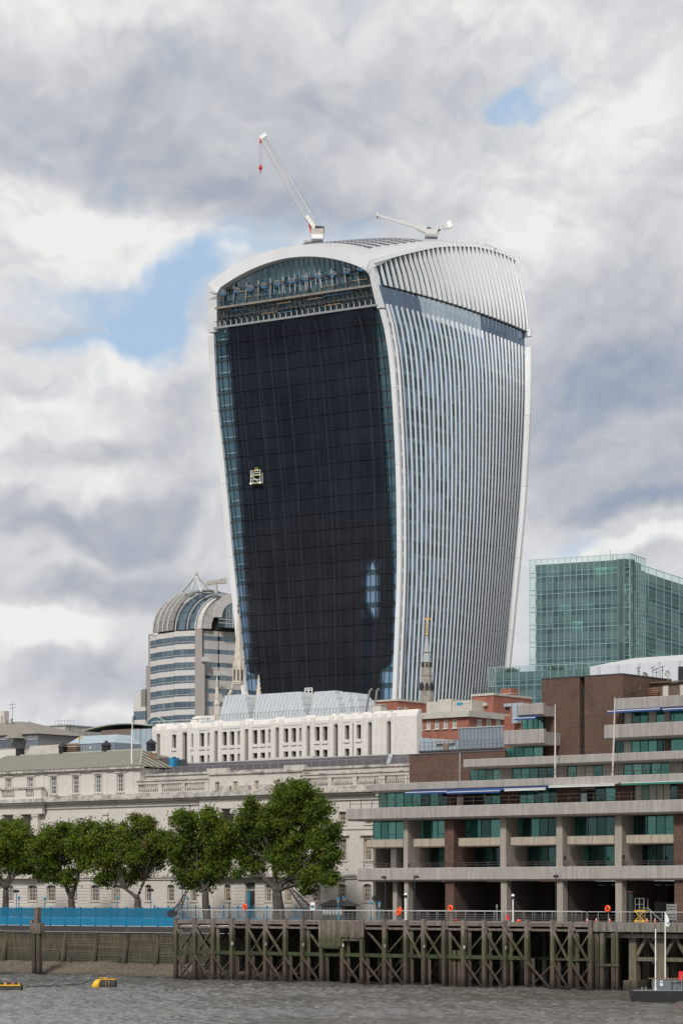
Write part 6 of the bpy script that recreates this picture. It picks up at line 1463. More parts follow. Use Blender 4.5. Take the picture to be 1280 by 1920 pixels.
# roof edge masts and flagpoles
for px, py, pyb, b_, lab in ((1040, 1324, 1450, 12.5, 'left of the two bare white flagpoles on the concrete terraces'), (1150, 1311, 1447, 12.5, 'right of the two bare white flagpoles, slightly leaning')):
    a_ = RV.a(px, b_); z0 = zF3[1]-.3; H = RV.z(py, a_, b_)-z0; t2 = T('flagpole', lab, 'flagpole', RV, a_, b_, z0, 'white flagpoles on the office terraces'); lean = .0 if px < 1100 else .2
    MB().tube([(-lean, 0, 0), (0, 0, H*.5), (lean*.6, 0, H)], [.10, .085, .05], 8).build('pole', 'portland', t2.o); MB().lathe([(.02, H), (.1, H+.08), (.02, H+.18)], 8, (lean*.6, 0, 0)).build('finial', 'portland', t2.o); MB().box(-.2-lean, .2-lean, -.2, .2, 0, .3).build('base', 'galvanised', t2.o)
# satellite dishes
plain('dish_white', (.66, .66, .63), .5, .06, 2)
def dish(px, py, r, b_, lab, mat='dish_white', yaw=-.3, tilt=.5, cat='satellite dish'):
    a_ = RV.a(px, b_); z = RV.z(py, a_, b_); R = r/4800*RV.w(a_, b_).y; t2 = T('satellite_dish', lab, cat, RV, a_, b_, z, 'satellite dishes on the brick office roof'); m = MB(); n = 16; rings = []
    mt = Matrix.Rotation(yaw, 4, 'Z') @ Matrix.Rotation(tilt-1.57+math.pi, 4, 'X')
    for j in range(5): rr = R*j/4; rings.append([mt @ Vector((rr*math.cos(f)+1e-4, rr*math.sin(f), -.25*R*(1-(j/4)**2))) for f in [k_/n*2*math.pi for k_ in range(n)]])
    m.loft(rings, True, False); m.loft([[p+mt.to_3x3() @ Vector((0, 0, -.04)) for p in r_] for r_ in rings], True, False); m.build('reflector', mat, t2.o, smooth=True)
    f_ = mt @ Vector((0, 0, .75*R)); MB().beam(mt @ Vector((0, -R*.9, 0)), f_, .04).beam(f_, f_+Vector((0, 0, .1)), .1).build('feed_arm', 'black_metal', t2.o); MB().tube([(0, .15, -R*2.2), (0, .15, 0)], .05, 6).build('mount', 'galvanised', t2.o)
dish(1193.5, 1287.5, 7.5, 21.5, 'lowest white satellite dish by the brick tower, tilted up'); dish(1196, 1273, 6.3, 22.0, 'round white satellite dish just above the tilted one', tilt=.15); dish(1209, 1266, 6.5, 24.0, 'half-hidden white satellite dish right of the round one'); dish(1250, 1264, 7, 25.5, 'white satellite dish standing alone on the clad plant room', tilt=.2)
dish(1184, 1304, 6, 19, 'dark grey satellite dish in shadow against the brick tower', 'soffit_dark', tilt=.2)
for px, py, b_, lab in ((1196, 1251, 23, 'thin aerial mast behind the round satellite dish'), (1223, 1250, 26, 'pair of short aerials with a yellow-green sleeve on the office roof'), (1229, 1253, 26, 'aerial mast right of the yellow-green sleeve'), (1241, 1249, 27, 'small aerial with bent arms left of the lone dish')):
    a_ = RV.a(px, b_); z1 = RV.z(py, a_, b_); z0 = zp1+.3; t2 = T('aerial', lab, 'aerial', RV, a_, b_, z0); MB().tube([(0, 0, -.5), (0, 0, z1-z0)], .035, 5).build('mast', 'black_metal', t2.o)
    MB().beam((-.35, 0, z1-z0-.15), (.3, 0, z1-z0-.0), .05).beam((-.2, 0, z1-z0-.5), (.2, 0, z1-z0-.45), .05).build('elements', 'black_metal', t2.o)
# things in the undercroft and on its forecourt
a_ = RV.a(1238, 19); t2 = T('parked_van', 'dark grey van parked in the shaded undercroft, under the white crates', 'van', RV, a_, 19, G0); vz = RV.z(1691, a_, 19)-G0
m = MB(); m.sheet([(-2.2, .35), (2.3, .35), (2.35, vz), (-.9, vz), (-1.5, vz*.62), (-2.25, vz*.5)], 0, 1.8); m.build('body', 'pole_steel', t2.o); MB().sheet([(-1.42, vz*.62), (-.9, vz*.62), (-.85, vz-.15), (-.95, vz-.12)], -.02, -.003).build('side_window', 'sash_glass', t2.o)
for x_ in (-1.4, 1.5): MB().loft([[(x_+math.cos(f)*.33, y_, .33+math.sin(f)*.33) for f in np.linspace(0, 6.283, 15)[:-1]] for y_ in (-.05, .2)]).build('wheel', 'rubber', t2.o)
MB().box(-2.27, -2.2, .1, .5, .7, .85).build('headlight', 'lantern_glass', t2.o)
a_ = RV.a(1198, 12.2); t2 = T('access_platform', 'small yellow folding work platform beside the dark pillar', 'platform', RV, a_, 12.2, G0); hp = RV.z(1684, a_, 12.2)-G0
for x_ in (-.55, 0, .55): MB().box(x_-.03, x_+.03, 0, .05, hp*.5, hp).box(x_-.03, x_+.03, .75, .8, hp*.5, hp).build('upright', 'galvanised', t2.o)
for z_ in (.5, .75, 1.0): MB().box(-.58, .58, -.01, .04, hp*z_-.05, hp*z_).build('guard_bar', 'galvanised', t2.o)
MB().box(-.65, .65, -.05, .85, hp*.44, hp*.5).build('deck', 'yellow_paint', t2.o)
for s_ in (-1, 1): MB().beam((-.5*s_, 0, .2), (.5*s_, 0, hp*.42), .07).beam((-.5*s_, .75, .2), (.5*s_, .75, hp*.42), .07).build('scissor_arm', 'yellow_paint', t2.o)
MB().box(-.65, .65, -.05, .85, 0, .2).build('base', 'yellow_paint', t2.o)
a_ = RV.a(1181.5, 12.4); t2 = T('fuel_tank', 'tall black cylinder with a pale lid beside the yellow platform', 'tank', RV, a_, 12.4, G0); hp = RV.z(1671, a_, 12.4)-G0; MB().lathe([(.42, 0), (.42, hp-.1)], 14).build('body', 'black_metal', t2.o); MB().lathe([(.44, hp-.1), (.44, hp)], 14).build('lid', 'brown_rail', t2.o)
a_ = RV.a(1217, 21); t2 = T('storage_container', 'dark red container at the back of the undercroft with white sacks on top', 'container', RV, a_, 21, G0); hp = RV.z(1684, a_, 21)-G0
plain('dark_red', (.10, .02, .015), .6, .2); MB().box(-1.2, 1.3, 0, 2, 0, hp).build('body', 'dark_red', t2.o); MB().box(-1.1, .0, -.03, -.005, .1, hp-.1).build('door', 'dark_red', t2.o)
for i in range(3):
    tt = T('sack', ['left', 'middle', 'right'][i]+' white sack lying on the dark red container', 'sack', RV, a_-.8+i*.75, 21.5, G0+hp, 'white sacks on the container'); m = MB().lathe([(.1, 0), (.33, .06), (.30, .22), (.08, .33)], 9); m.v = [(x*1.2, y, z) for x, y, z in m.v]; m.build('sack_body', 'white_paint', tt.o, smooth=True)
a_ = RV.a(1214, 8.5); t2 = T('stair_rail', 'sloping galvanised handrail of a short stair in front of the undercroft', 'handrail', RV, a_, 8.5, G0); 
MB().tube([(-1.1, 0, 0), (-1.1, 0, 1.5), (0, 0, 1.5), (1.6, 0, .2)], .04, 5).build('rail', 'galvanised', t2.o)
for x_ in (-.4, .3, .9): MB().tube([(x_, 0, 0), (x_, 0, 1.5 if x_ < 0 else 1.5-x_*.8)], .03, 5).build('rail_post', 'galvanised', t2.o)
a_ = RV.a(1258, 9); t2 = T('barrier_panel', 'pale perforated barrier panel in front of the right brick pier', 'barrier', RV, a_, 9, G0)
for i in range(6): MB().box(-.6, .6, 0, .04, .3+i*.28, .5+i*.28).build('slat', 'galvanised', t2.o)
for x_ in (-.62, .58): MB().box(x_, x_+.05, 0, .05, 0, 2.0).build('post', 'galvanised', t2.o)
for i, px in enumerate((1100, 1117, 1142, 1212, 1227)):
    a_ = RV.a(px, 9.5+i*.1); t2 = T('traffic_cone', '%s small red and white cone behind the rail, under the concrete block' % ['leftmost', 'second', 'third', 'fourth', 'rightmost'][i], 'cone', RV, a_, 9.5+i*.1, G0, 'traffic cones in the undercroft'); MB().lathe([(.16, 0), (.16, .04), (.11, .05), (.03, .45)], 8).build('body', 'orange_buoy', t2.o); MB().lathe([(.085, .2), (.065, .3)], 8).build('stripe', 'white_paint', t2.o)
# ================================================================ buildings behind
stone('white_stone', (.66, .62, .575), (.20, .18, .16), (.60, .8), .3, joints=(1.6, .8, .35), rot=RIVROT, streak=.3)
ribbed('zinc', (.42, .45, .47), (.30, .32, .34), RIVROT, .75, .45, stain=(.52, .53, .53)); ribbed('blue_shed', (.20, .235, .275), (.15, .17, .20), RIVROT, .6, .5); ribbed('pale_blue_shed', (.33, .40, .44), (.27, .32, .36), RIVROT, 1.2, .5)
ribbed('lead_brown', (.23, .205, .17), (.14, .125, .10), RIVROT, .8, .6, stain=(.15, .14, .12)); ribbed('grey_clad', (.20, .20, .205), (.13, .13, .135), RIVROT, .7, .6)
ribbed('white_clad', (.58, .60, .63), (.46, .48, .50), RIVROT, 3.2, .4)
glass('bronze_glass', (.03, .022, .02), (.35, .30, .28), .14, .04, .9, .01, .3)
plain('green_copper', (.30, .36, .30), .7, .1, .4); plain('brown_wall', (.17, .125, .105), .9, .1, .5); plain('beige_wall', (.45, .42, .37), .85, .08, .4, stain=(.25, .23, .2), bscale=2)
# --- white panelled office with zinc mansards
WB = 92.
t = T('white_stone_office', 'white stone-clad office with narrow dark windows and sloping zinc roof blocks', 'office block', RV, RV.a(290, WB), WB, GZ)
wx = lambda px, b=WB: RV.a(px, b); wz = lambda py, px, b=WB: RV.z(py, RV.a(px, b), b)
zt_ = wz(1350, 415); zu1, zu0 = wz(1370.5, 450), wz(1396.5, 450); zl1 = wz(1413, 450); zl0 = zl1-(zu1-zu0)
wins = [(378.5, 8.6), (393, 8.2), (421, 8.6), (435, 8.6), (449.5, 8.8), (478, 8.8), (492.5, 8.8), (507, 8.6), (536, 8.4), (550.5, 8.8), (565, 9), (594.5, 9), (609.3, 9), (650.2, 8.5), (672.3, 8.6), (326.5, 7.6), (360, 4.5)]
slots = [(405, 6), (462, 6.2), (519.5, 6.2), (577.7, 6.2), (629.2, 7.2), (692.9, 6.8), (728.5, 7), (297, 6), (346.5, 8), (661.5, 2.2)]
cuts = []; pil = []
hw = lambda px, w: (wx(px+w/2)-wx(px-w/2))/2
for px, w in wins:
    a_ = wx(px); h_ = hw(px, w); cuts += [(a_-h_, a_+h_, zu0, zu1), (a_-h_, a_+h_, zl0, zl1), (a_-h_, a_+h_, zl0-6.0, zl0-6.0+(zu1-zu0))]
for px, w in slots: a_ = wx(px); h_ = hw(px, w); cuts.append((a_-h_, a_+h_, zl0-8, zu1+.25))
W0, W1 = wx(289), wx(781)
wall_open(t, 'wall', 'white_stone', W0, W1, WB, WB+.9, GZ, zt_-1.0, cuts)
t.box('side_wall', 'white_stone', W1-.9, W1-.003, WB+.903, WB+1.3, GZ, zt_-1.0); t.box('side_slot', 'bronze_glass', W1-.5, W1-.1, WB+.5, WB+1.3, GZ, zt_-1.0) if False else None
t.box('rear_wing', 'white_stone', W0+2, W1-17, WB+1.6, WB+21, GZ, zt_-1.2)
m = MB(); prof = [(WB, zt_-1.0+.003), (WB+.55, zt_), (WB+1.2, zt_), (WB+1.2, zt_-1.0+.003)]; n = 22
for i in range(n):
    m = MB(); m.loft([[(x, *p_) for p_ in prof] for x in (W0+(W1-W0)*i/n+.015, W0+(W1-W0)*(i+1)/n-.015)]); t.mb(m, 'chamfer_coping', 'white_stone')
t.box('roof_deck', 'grey_clad', W0, W1-17, WB+3.01, WB+21, zt_-1.2, zt_-.35)
for px, w in wins:
    a_ = wx(px); h_ = hw(px, w)
    for z0 in (zu0, zl0, zl0-6.0): window(t, a_, WB, z0+.01, 2*h_-.02, zu1-zu0-.02, 1, 1, 'win_dark', 'bronze_glass', .55, .05)
    t.box('sill', 'white_stone', a_-h_-.1, a_+h_+.1, WB-.18, WB-.003, zu0-.5, zu0-.05)
for px, w in slots:
    a_ = wx(px); h_ = hw(px, w)
    for j in range(4): z0 = zl0-8+j*(zu1+.25-zl0+8)/4; window(t, a_, WB, z0+.01, 2*h_-.02, (zu1+.25-zl0+8)/4-.02, 1, 1, 'win_dark', 'bronze_glass', .65, .05)
    if w > 5:
        for s_ in (-1, 1):
            x_ = a_+s_*(h_+.55); m = MB().lathe([(.5, GZ), (.5, zt_-1.0), (.42, zt_-.45)], 10, (x_, WB+.18, 0)); t.mb(m, 'rounded_pier', 'white_stone')
for p0, p1 in ((373, 400), (415, 457), (471, 513), (529, 570), (587, 618), (667, 678), (644, 656), (322, 332), (627, 633), (690, 697), (725, 733), (344, 351)):
    a0, a1 = wx(p0), wx(p1); t.mb(MB().hexa([(a0, WB-.06, zt_-1.5), (a1, WB-.06, zt_-1.5), (a1, WB+.02, zt_-1.5), (a0, WB+.02, zt_-1.5), (a0, WB+.52, zt_+.05), (a1, WB+.52, zt_+.05), (a1, WB+.65, zt_+.05), (a0, WB+.65, zt_+.05)]), 'zinc_panel', 'zinc')
for i in range(60): x = wx(372)+(wx(690)-wx(372))*i/59; t.box('guard_post', 'galvanised', x-.03, x+.03, WB+.9, WB+.95, zt_, zt_+.95)
t.box('guard_rail', 'galvanised', wx(372), wx(690), WB+.9, WB+.94, zt_+.9, zt_+.95)
def mansard(pb0, pb1, pt0, pt1, yb, yt, pxr, b0=4., dep=10., sl=2.2):
    b_ = WB+b0; A0_, A1_ = wx(pb0, b_), wx(pb1, b_); B0_, B1_ = wx(pt0, b_+sl), wx(pt1, b_+sl); z0 = zt_-.4; z1 = wz(yt, pxr, b_+sl)
    fr = MB().quad((A0_, b_, z0), (A1_, b_, z0), (B1_, b_+sl, z1), (B0_, b_+sl, z1)); t.mb(fr, 'zinc_roof_face', 'zinc')
    n = max(3, int((A1_-A0_)/1.1))
    for i in range(1, n): f = i/n; t.beam('roof_seam', 'zinc', (A0_+(A1_-A0_)*f, b_-.03, z0), (B0_+(B1_-B0_)*f, b_+sl-.03, z1), .07, .08)
    t.mb(MB().quad((A1_, b_, z0), (A1_, b_+dep, z0), (B1_, b_+dep-sl, z1), (B1_, b_+sl, z1)), 'zinc_roof_face', 'zinc'); t.mb(MB().quad((A0_, b_+dep, z0), (A0_, b_, z0), (B0_, b_+sl, z1), (B0_, b_+dep-sl, z1)), 'zinc_roof_face', 'zinc')
    t.mb(MB().quad((B0_, b_+sl, z1), (B1_, b_+sl, z1), (B1_, b_+dep-sl, z1), (B0_, b_+dep-sl, z1)), 'zinc_roof_top', 'zinc'); t.mb(MB().quad((A1_, b_+dep, z0), (A0_, b_+dep, z0), (B0_, b_+dep-sl, z1), (B1_, b_+dep-sl, z1)), 'zinc_roof_face', 'zinc'); return z1
z1 = mansard(407, 469, 421.5, 459, 1347, 1303, 440); mansard(471, 574, 483, 562, 1343, 1299.5, 520); mansard(577, 641, 589.5, 627, 1341, 1296, 608, dep=6.5); mansard(646, 660, 637, 652, 1341, 1298, 645, 5.5, 7, 2); mansard(664, 677, 655, 667, 1341, 1300, 660, 6.5, 7, 2)
t.box('roof_core', 'beige_wall', wx(450, WB+8), wx(600, WB+8), WB+8, WB+13, zt_-.4, z1-.6); t.box('roof_core', 'brown_wall', wx(600, WB+8), wx(655, WB+9), WB+9.5, WB+13, zt_-.4, z1-.8)
a_ = wx(578, WB+9); t2 = T('rooftop_frame', 'small white open frame on top of the zinc roof blocks', 'frame', RV, a_, WB+9, z1); h = wz(1289.5, 578, WB+9)-z1
for x_ in (-.75, 0, .75): MB().box(x_-.06, x_+.06, 0, .1, -.3, h).build('post', 'white_paint', t2.o)
for z_ in (h*.5, h): MB().box(-.8, .8, 0, .1, z_-.12, z_).build('bar', 'white_paint', t2.o)
for px0, px1, lab in ((684, 695.5, 'left of the two slanting grey pipes beside the zinc roofs'), (701, 708.5, 'right of the two slanting grey pipes beside the zinc roofs')):
    b_ = WB+7; a0, a1 = wx(px0, b_), wx(px1, b_); z0, z1_ = zt_-.3, wz(1292, px1, b_); t2 = T('flue_pipe', lab, 'pipe', RV, a0, b_, z0, 'slanting flue pipes'); MB().tube([(0, 0, 0), (a1-a0-.25, 0, z1_-z0-.2), (a1-a0+.0, 0, z1_-z0), (a1-a0+.18, 0, z1_-z0-.15)], .17, 8).build('pipe', 'galvanised', t2.o); MB().box(-.3, .3, -.3, .3, -.1, .3).build('base', 'galvanised', t2.o)
a_ = wx(704, WB+4); t2 = T('roof_tank', 'white box tank on the roof at the foot of the slanting pipes', 'tank', RV, a_, WB+4, zt_-.35); MB().box(-1, 1, 0, 1.5, 0, 1.6).build('body', 'portland', t2.o); MB().box(-1.1, 1.1, -.1, 1.6, 1.6, 1.7).build('lid', 'portland', t2.o)
a_ = wx(384, WB+8); t2 = T('domed_rooflight', 'low white rounded roof block left of the zinc roofs', 'rooflight', RV, a_, WB+8, zt_-.4); L_ = hw(384, 54); m = MB(); m.loft([[(x_, 0, -.1), (x_, 0, 1.2), (x_, .5, 1.9), (x_, 1.5, 2.2), (x_, 5, 2.2), (x_, 5, -.1)] for x_ in (-L_, L_)]); m.build('body', 'white_stone', t2.o)
for i in range(7): MB().box(-L_+.1+i*L_*2/7, -L_+.16+i*L_*2/7, -.05, -.003, 0, 1.15).build('joint', 'grey_steel', t2.o)
a_ = wx(325, WB+2); t2 = T('roof_screen', 'long thin pale canopy rail on the left roof corner of the white office', 'canopy', RV, a_, WB+2, zt_); MB().box(-4, 8, 0, .4, .5, .65).build('canopy', 'lead_flash', t2.o)
for i in range(6): MB().box(-3.9+i*2.3, -3.8+i*2.3, .1, .2, -.1, .5).build('post', 'galvanised', t2.o)

# --- red brick block
RB_ = 150.
def rbuild(name, label, cat, px, b): return T(name, label, cat, RV, RV.a(px, b), b, GZ)
t = rbuild('red_brick_building', 'red brick building with cream parapets and white-barred windows below the two church spires', 'building', 760, RB_); rx = lambda px, b=RB_: RV.a(px, b); rz = lambda py, px, b=RB_: RV.z(py, RV.a(px, b), b)
zc1, zc0 = rz(1332.5, 877), rz(1344, 877); cor = rx(878)
ws = []
for px, w in ((788, 8), (802.5, 9), (818.5, 9), (834.5, 9), (851.5, 9), (745, 9), (760, 9), (774, 8)):
    a_ = rx(px); h_ = (rx(px+w/2)-rx(px-w/2))/2; z1, z0 = rz(1351.5, px), rz(1368, px); ws.append((a_-h_, a_+h_, z0, z1)); ws.append((a_-h_, a_+h_, z0-4.0, z1-4.0))
ws = [(a, b, sum(w[2] for w in ws[i % 2::2])/8, sum(w[3] for w in ws[i % 2::2])/8) for i, (a, b, c, d) in enumerate(ws)]
wall_open(t, 'wall', 'red_brick', rx(700), cor, RB_, RB_+.4, GZ, zc0, ws); t.box('backing', 'dark_wall', rx(700), cor-.5, RB_+.8, RB_+1, GZ, zc0)
for o in ws: window(t, (o[0]+o[1])/2, RB_, o[2], o[1]-o[0], o[3]-o[2], 3, 4, 'win_white', 'sash_glass', .15, .09, False, 'portland_mid')
t.box('cornice', 'beige_wall', rx(700), cor+.5, RB_-.6, RB_+20, zc0+.003, zc1); t.box('side_wall', 'red_brick', cor-.4, cor-.003, RB_+.403, RB_+24, GZ, zc0)
# right return, seen sideways: windows on that wall
SD = Frame(*RV.w(cor, RB_), RV.e2.x, RV.e2.y)
for px in (898, 915.5, 933):
    a_ = SD.a(px); z1, z0 = SD.z(1349.5, a_), SD.z(1364.5, a_); t3 = t
    m = MB(); w_ = .62
    p = SD.w(a_, -.05)
    o = thing.__call__ if False else None
    fr_ = MB().box(-w_, w_, -.02, .04, 0, z1-z0)
    ob = fr_.build('window', 'win_white', t.o, Vector((cor-t.d.x+.03, RB_+a_-t.d.y, z0-t.d.z)), math.pi/2)
    for i in range(3):
        for j in range(4): put('pane', MB().quad((-w_+.1+i*(2*w_-.2)/3+.03, -.03, .1+j*(z1-z0-.2)/4+.03), (-w_+.1+(i+1)*(2*w_-.2)/3-.03, -.03, .1+j*(z1-z0-.2)/4+.03), (-w_+.1+(i+1)*(2*w_-.2)/3-.03, -.03, .1+(j+1)*(z1-z0-.2)/4-.03), (-w_+.1+i*(2*w_-.2)/3+.03, -.03, .1+(j+1)*(z1-z0-.2)/4-.03)).mesh('pane', 'sash_glass'), ob)
# upper blocks
b2 = RB_+6; zu = rz(1314, 745, b2); zul = zc1-.5
a0, a1 = rx(698, b2), rx(745, b2); 
t.box('upper_block', 'red_brick', a0, a1, b2, b2+11, zul, zu); t.box('upper_coping', 'beige_wall', a0-.2, a1+.2, b2-.2, b2+11.2, zu+.003, zu+.35)
SD2 = Frame(*RV.w(a1, b2), RV.e2.x, RV.e2.y)
for px in (749, 760): a_ = SD2.a(px); t.box('small_window', 'win_white', a1+.003, a1+.06, b2+a_-.45, b2+a_+.45, zu-2.3, zu-1.1); t.box('small_window_pane', 'sash_glass', a1+.061, a1+.07, b2+a_-.3, b2+a_+.3, zu-2.2, zu-1.2)
b3 = RB_+9; zv = rz(1305, 900, b3)
t.box('upper_block', 'red_brick', rx(884, b3), rx(925, b3), b3, b3+12, zul, zv); t.box('upper_coping', 'beige_wall', rx(883, b3), rx(926, b3), b3-.2, b3+12.2, zv+.003, zv+.4); t.box('ledge', 'beige_wall', rx(885, b3), rx(915, b3), b3-.6, b3-.01, zv-1.9, zv-1.3)
t.box('chimney', 'red_brick', rx(938, b3+8), rx(957, b3+8), b3+8, b3+10.5, zul, rz(1291, 948, b3+8)); t.box('chimney_cap', 'beige_wall', rx(937, b3+8), rx(958, b3+8), b3+7.9, b3+10.6, rz(1301, 948, b3+8), rz(1300, 948, b3+8))
m = MB()
for i in range(14): x = rx(886, b3)+i*.9; m.box(x, x+.05, b3+.5, b3+.55, zv+.4, zv+1.6)
m.box(rx(886, b3), rx(925, b3), b3+.5, b3+.54, zv+1.55, zv+1.6).box(rx(886, b3), rx(925, b3), b3+.5, b3+.54, zv+1.0, zv+1.05); t.mb(m, 'roof_railing', 'black_metal', kind='stuff')
for p0, p1, yt, lab in ((799, 822, 1316, 'low louvred cream plant box, left of the tall blank one, on the brick roof'), (822, 846, 1311, 'tall blank cream plant box on the brick roof'), (847, 884, 1313.5, 'grey-cream louvred plant box with a small blue sign on the brick roof')):
    b_ = RB_+5; a0, a1 = rx(p0, b_), rx(p1, b_); t2 = T('plant_box', lab, 'plant unit', RV, a0, b_, zc1, 'cream plant boxes on the brick roof'); h = rz(yt, (p0+p1)/2, b_)-zc1
    MB().box(0, a1-a0-.02, 0, 4, 0, h).build('casing', 'beige_wall', t2.o)
    if p0 != 822:
        for i in range(4): MB().box(.15, a1-a0-.2, -.05, -.003, h*.18+i*h*.2, h*.18+i*h*.2+.12).build('louvre', 'portland_mid', t2.o)
    if p0 == 847: MB().box((a1-a0)*.25, (a1-a0)*.55, -.08, -.052, h*.65, h*.85).build('sign', 'cabin_blue', t2.o)
t2 = T('air_unit', 'pale blue-grey air unit on the brick roof beside the chimney', 'air unit', RV, rx(944, RB_+3), RB_+3, zc1); h = rz(1319, 950, RB_+3)-zc1; MB().box(0, 4, 0, 2, .6, h).build('casing', 'pale_blue_shed', t2.o); MB().box(.1, .3, .1, 1.9, 0, .6).box(3.6, 3.8, .1, 1.9, 0, .6).build('feet', 'dark_steel', t2.o)
# --- sheds and the dark red gable between
t = rbuild('grey_shed', 'blue-grey corrugated plant shed on the roof behind the blank brick wall', 'shed', 859, 60); a0, a1 = RV.a(859, 60), RV.a(944, 60); z1, z0 = RV.z(1366.5, a0, 60), RV.z(1403, a0, 60)
t.box('cladding', 'blue_shed', a0, a1, 60, 68, GZ, z1); t.box('capping', 'lead_flash', a0-.1, a1, 59.9, 68, z1+.003, z1+.15)
t = rbuild('pale_blue_shed', 'pale blue low gabled shed right of the white stone office', 'shed', 786, 64); a0, a1 = RV.a(786, 64), RV.a(859, 64)-.1; z1, z2 = RV.z(1383, a0, 64), RV.z(1388, a1, 64)
t.mb(MB().hexa([(a0, 64, GZ), (a1, 64, GZ), (a1, 70, GZ), (a0, 70, GZ), (a0, 64, z1), (a1, 64, z2), (a1, 70, z2), (a0, 70, z1)]), 'cladding', 'pale_blue_shed'); t.box('duct', 'grey_steel', a0+3, a1-.4, 63.6, 63.95, z2-.4, z2+.1)
t = rbuild('flat_roof_block', 'low block with a dark bitumen roof edge and railings behind the blank brick wall', 'building', 770, 45); a0, a1 = RV.a(786, 45), RV.a(945, 45); z1 = RV.z(1408, a0, 45)
t.box('walls', 'brown_wall', a0, a1, 45, 58, GZ, z1-.2); t.box('roof_edge', 'dark_steel', a0-.1, a1, 44.9, 58, z1-.197, z1)
for i in range(22): x = a0+(a1-a0)*i/21; t.box('rail_post', 'pole_steel', x-.03, x+.03, 45.2, 45.26, z1, z1+1.1)
for h in (.55, 1.1): t.box('rail_bar', 'pole_steel', a0, a1, 45.2, 45.24, z1+h-.05, z1+h)
for px in (832, 836): a_ = RV.a(px, 50); t.box('roof_pipe', 'clay', a_-.2, a_+.2, 50, 50.4, z1, z1+1.2)
t = rbuild('red_gable', 'narrow dark red brick house end left of the small concrete balconies', 'building', 945, 40); a0, a1 = RV.a(944.5, 40), RV.a(990, 40); z1 = RV.z(1343, a0, 40); t.box('wall', 'red_brick', a0, a1, 40, 50, GZ, z1); t.box('chimney', 'red_brick', RV.a(955, 42), RV.a(961, 42), 42, 43, z1, RV.z(1323, a0, 42)); t.box('lead_gusset', 'pale_blue_shed', RV.a(959, 39), RV.a(968, 39), 39, 39.9, z1-1, RV.z(1324, a0, 39)); t.box('band', 'red_brick', a0-.1, a1, 39.85, 39.99, z1-2, z1-1.6)
# --- white-roofed hall at the right
t = rbuild('white_roofed_hall', 'long white metal-clad hall with a hipped roof below the green glass tower', 'hall', 1105, 75); a0, a1 = RV.a(1105.5, 75), RV.a(1520, 75); z0, z1, z2 = GZ, RV.z(1250, a0, 75), RV.z(1238.5, RV.a(1122, 82), 82)
for i in range(8): x0, x1 = a0+(a1-a0)*i/8, a0+(a1-a0)*(i+1)/8; t.box('wall_panel', 'white_clad', x0+.01, x1-.01, 75, 75.3, z0, z1)
t.mb(MB().hexa([(a0, 75, z1+.003), (a1, 75, z1+.003), (a1, 92, z1+.003), (a0, 92, z1+.003), (a0+2.6, 82, z2), (a1, 82, z2), (a1, 85, z2), (a0+2.6, 85, z2)]), 'roof', 'white_roof'); t.box('side', 'white_clad', a0, a0+.3, 75.31, 92, z0, z1)
t.box('dark_opening', 'black_metal', RV.a(1271, 75), RV.a(1300, 75), 74.9, 74.99, z1-4, z1-.8)

# --- left-hand roofs
t = rbuild('lead_roofed_building', 'grey building with a brown hipped metal roof at the left edge', 'building', -30, 110); B_ = 110; lz = lambda py, px, b=B_: RV.z(py, RV.a(px, b), b); a0, a1 = RV.a(-60, B_), RV.a(71, B_)
ze, zr2 = lz(1376, 60), lz(1353, 35, B_+5); t.box('wall', 'grey_clad', a0, a1, B_, B_+14, GZ, ze); t.mb(MB().hexa([(a0, B_-.4, ze+.003), (a1+.4, B_-.4, ze+.003), (a1+.4, B_+14, ze+.003), (a0, B_+14, ze+.003), (a0, B_+5, zr2), (RV.a(38, B_+5), B_+5, zr2), (RV.a(38, B_+5), B_+8, zr2), (a0, B_+8, zr2)]), 'roof', 'lead_brown')
for p0, p1 in ((1, 20), (54, 70)): t.box('window', 'sash_glass', RV.a(p0, B_), RV.a(p1, B_), B_-.03, B_-.003, lz(1405, p0), lz(1388, p0)); t.box('window_head', 'lead_flash', RV.a(p0, B_)-.2, RV.a(p1, B_)+.2, B_-.15, B_-.004, lz(1387.5, p0), lz(1386, p0))
t.mb(MB().hexa([(RV.a(24, B_), B_-2.5, lz(1386, 30)), (RV.a(52, B_), B_-2.5, lz(1386, 30)), (RV.a(52, B_), B_-.5, lz(1386, 30)), (RV.a(24, B_), B_-.5, lz(1386, 30)), (RV.a(33, B_), B_-.6, lz(1370, 30)), (RV.a(37, B_), B_-.6, lz(1370, 30)), (RV.a(37, B_), B_-.5, lz(1370, 30)), (RV.a(33, B_), B_-.5, lz(1370, 30))]), 'porch_roof', 'lead_brown')
t = rbuild('beige_block', 'low beige flat-roofed block with a rooftop rail behind the black ventilators', 'building', 80, 130); B_ = 130; t.box('wall', 'beige_wall', RV.a(64, B_), RV.a(123, B_), B_, B_+12, GZ, RV.z(1362, RV.a(80, B_), B_)); t.box('roof_edge', 'grey_steel', RV.a(63, B_), RV.a(124, B_), B_-.2, B_+12, RV.z(1363, RV.a(80, B_), B_), RV.z(1361, RV.a(80, B_), B_)); t.box('lower_wall', 'beige_wall', RV.a(86, 118), RV.a(126, 118), 118, 125, GZ, RV.z(1379, RV.a(100, 118), 118))
m = MB(); z = RV.z(1361, RV.a(80, B_), B_)
for i in range(7): x = RV.a(98, B_)+i*.8; m.box(x, x+.05, B_+1, B_+1.05, z, z+.9)
m.box(RV.a(98, B_), RV.a(98, B_)+5, B_+1, B_+1.04, z+.84, z+.9); t.mb(m, 'roof_rail', 'pole_steel', kind='stuff')
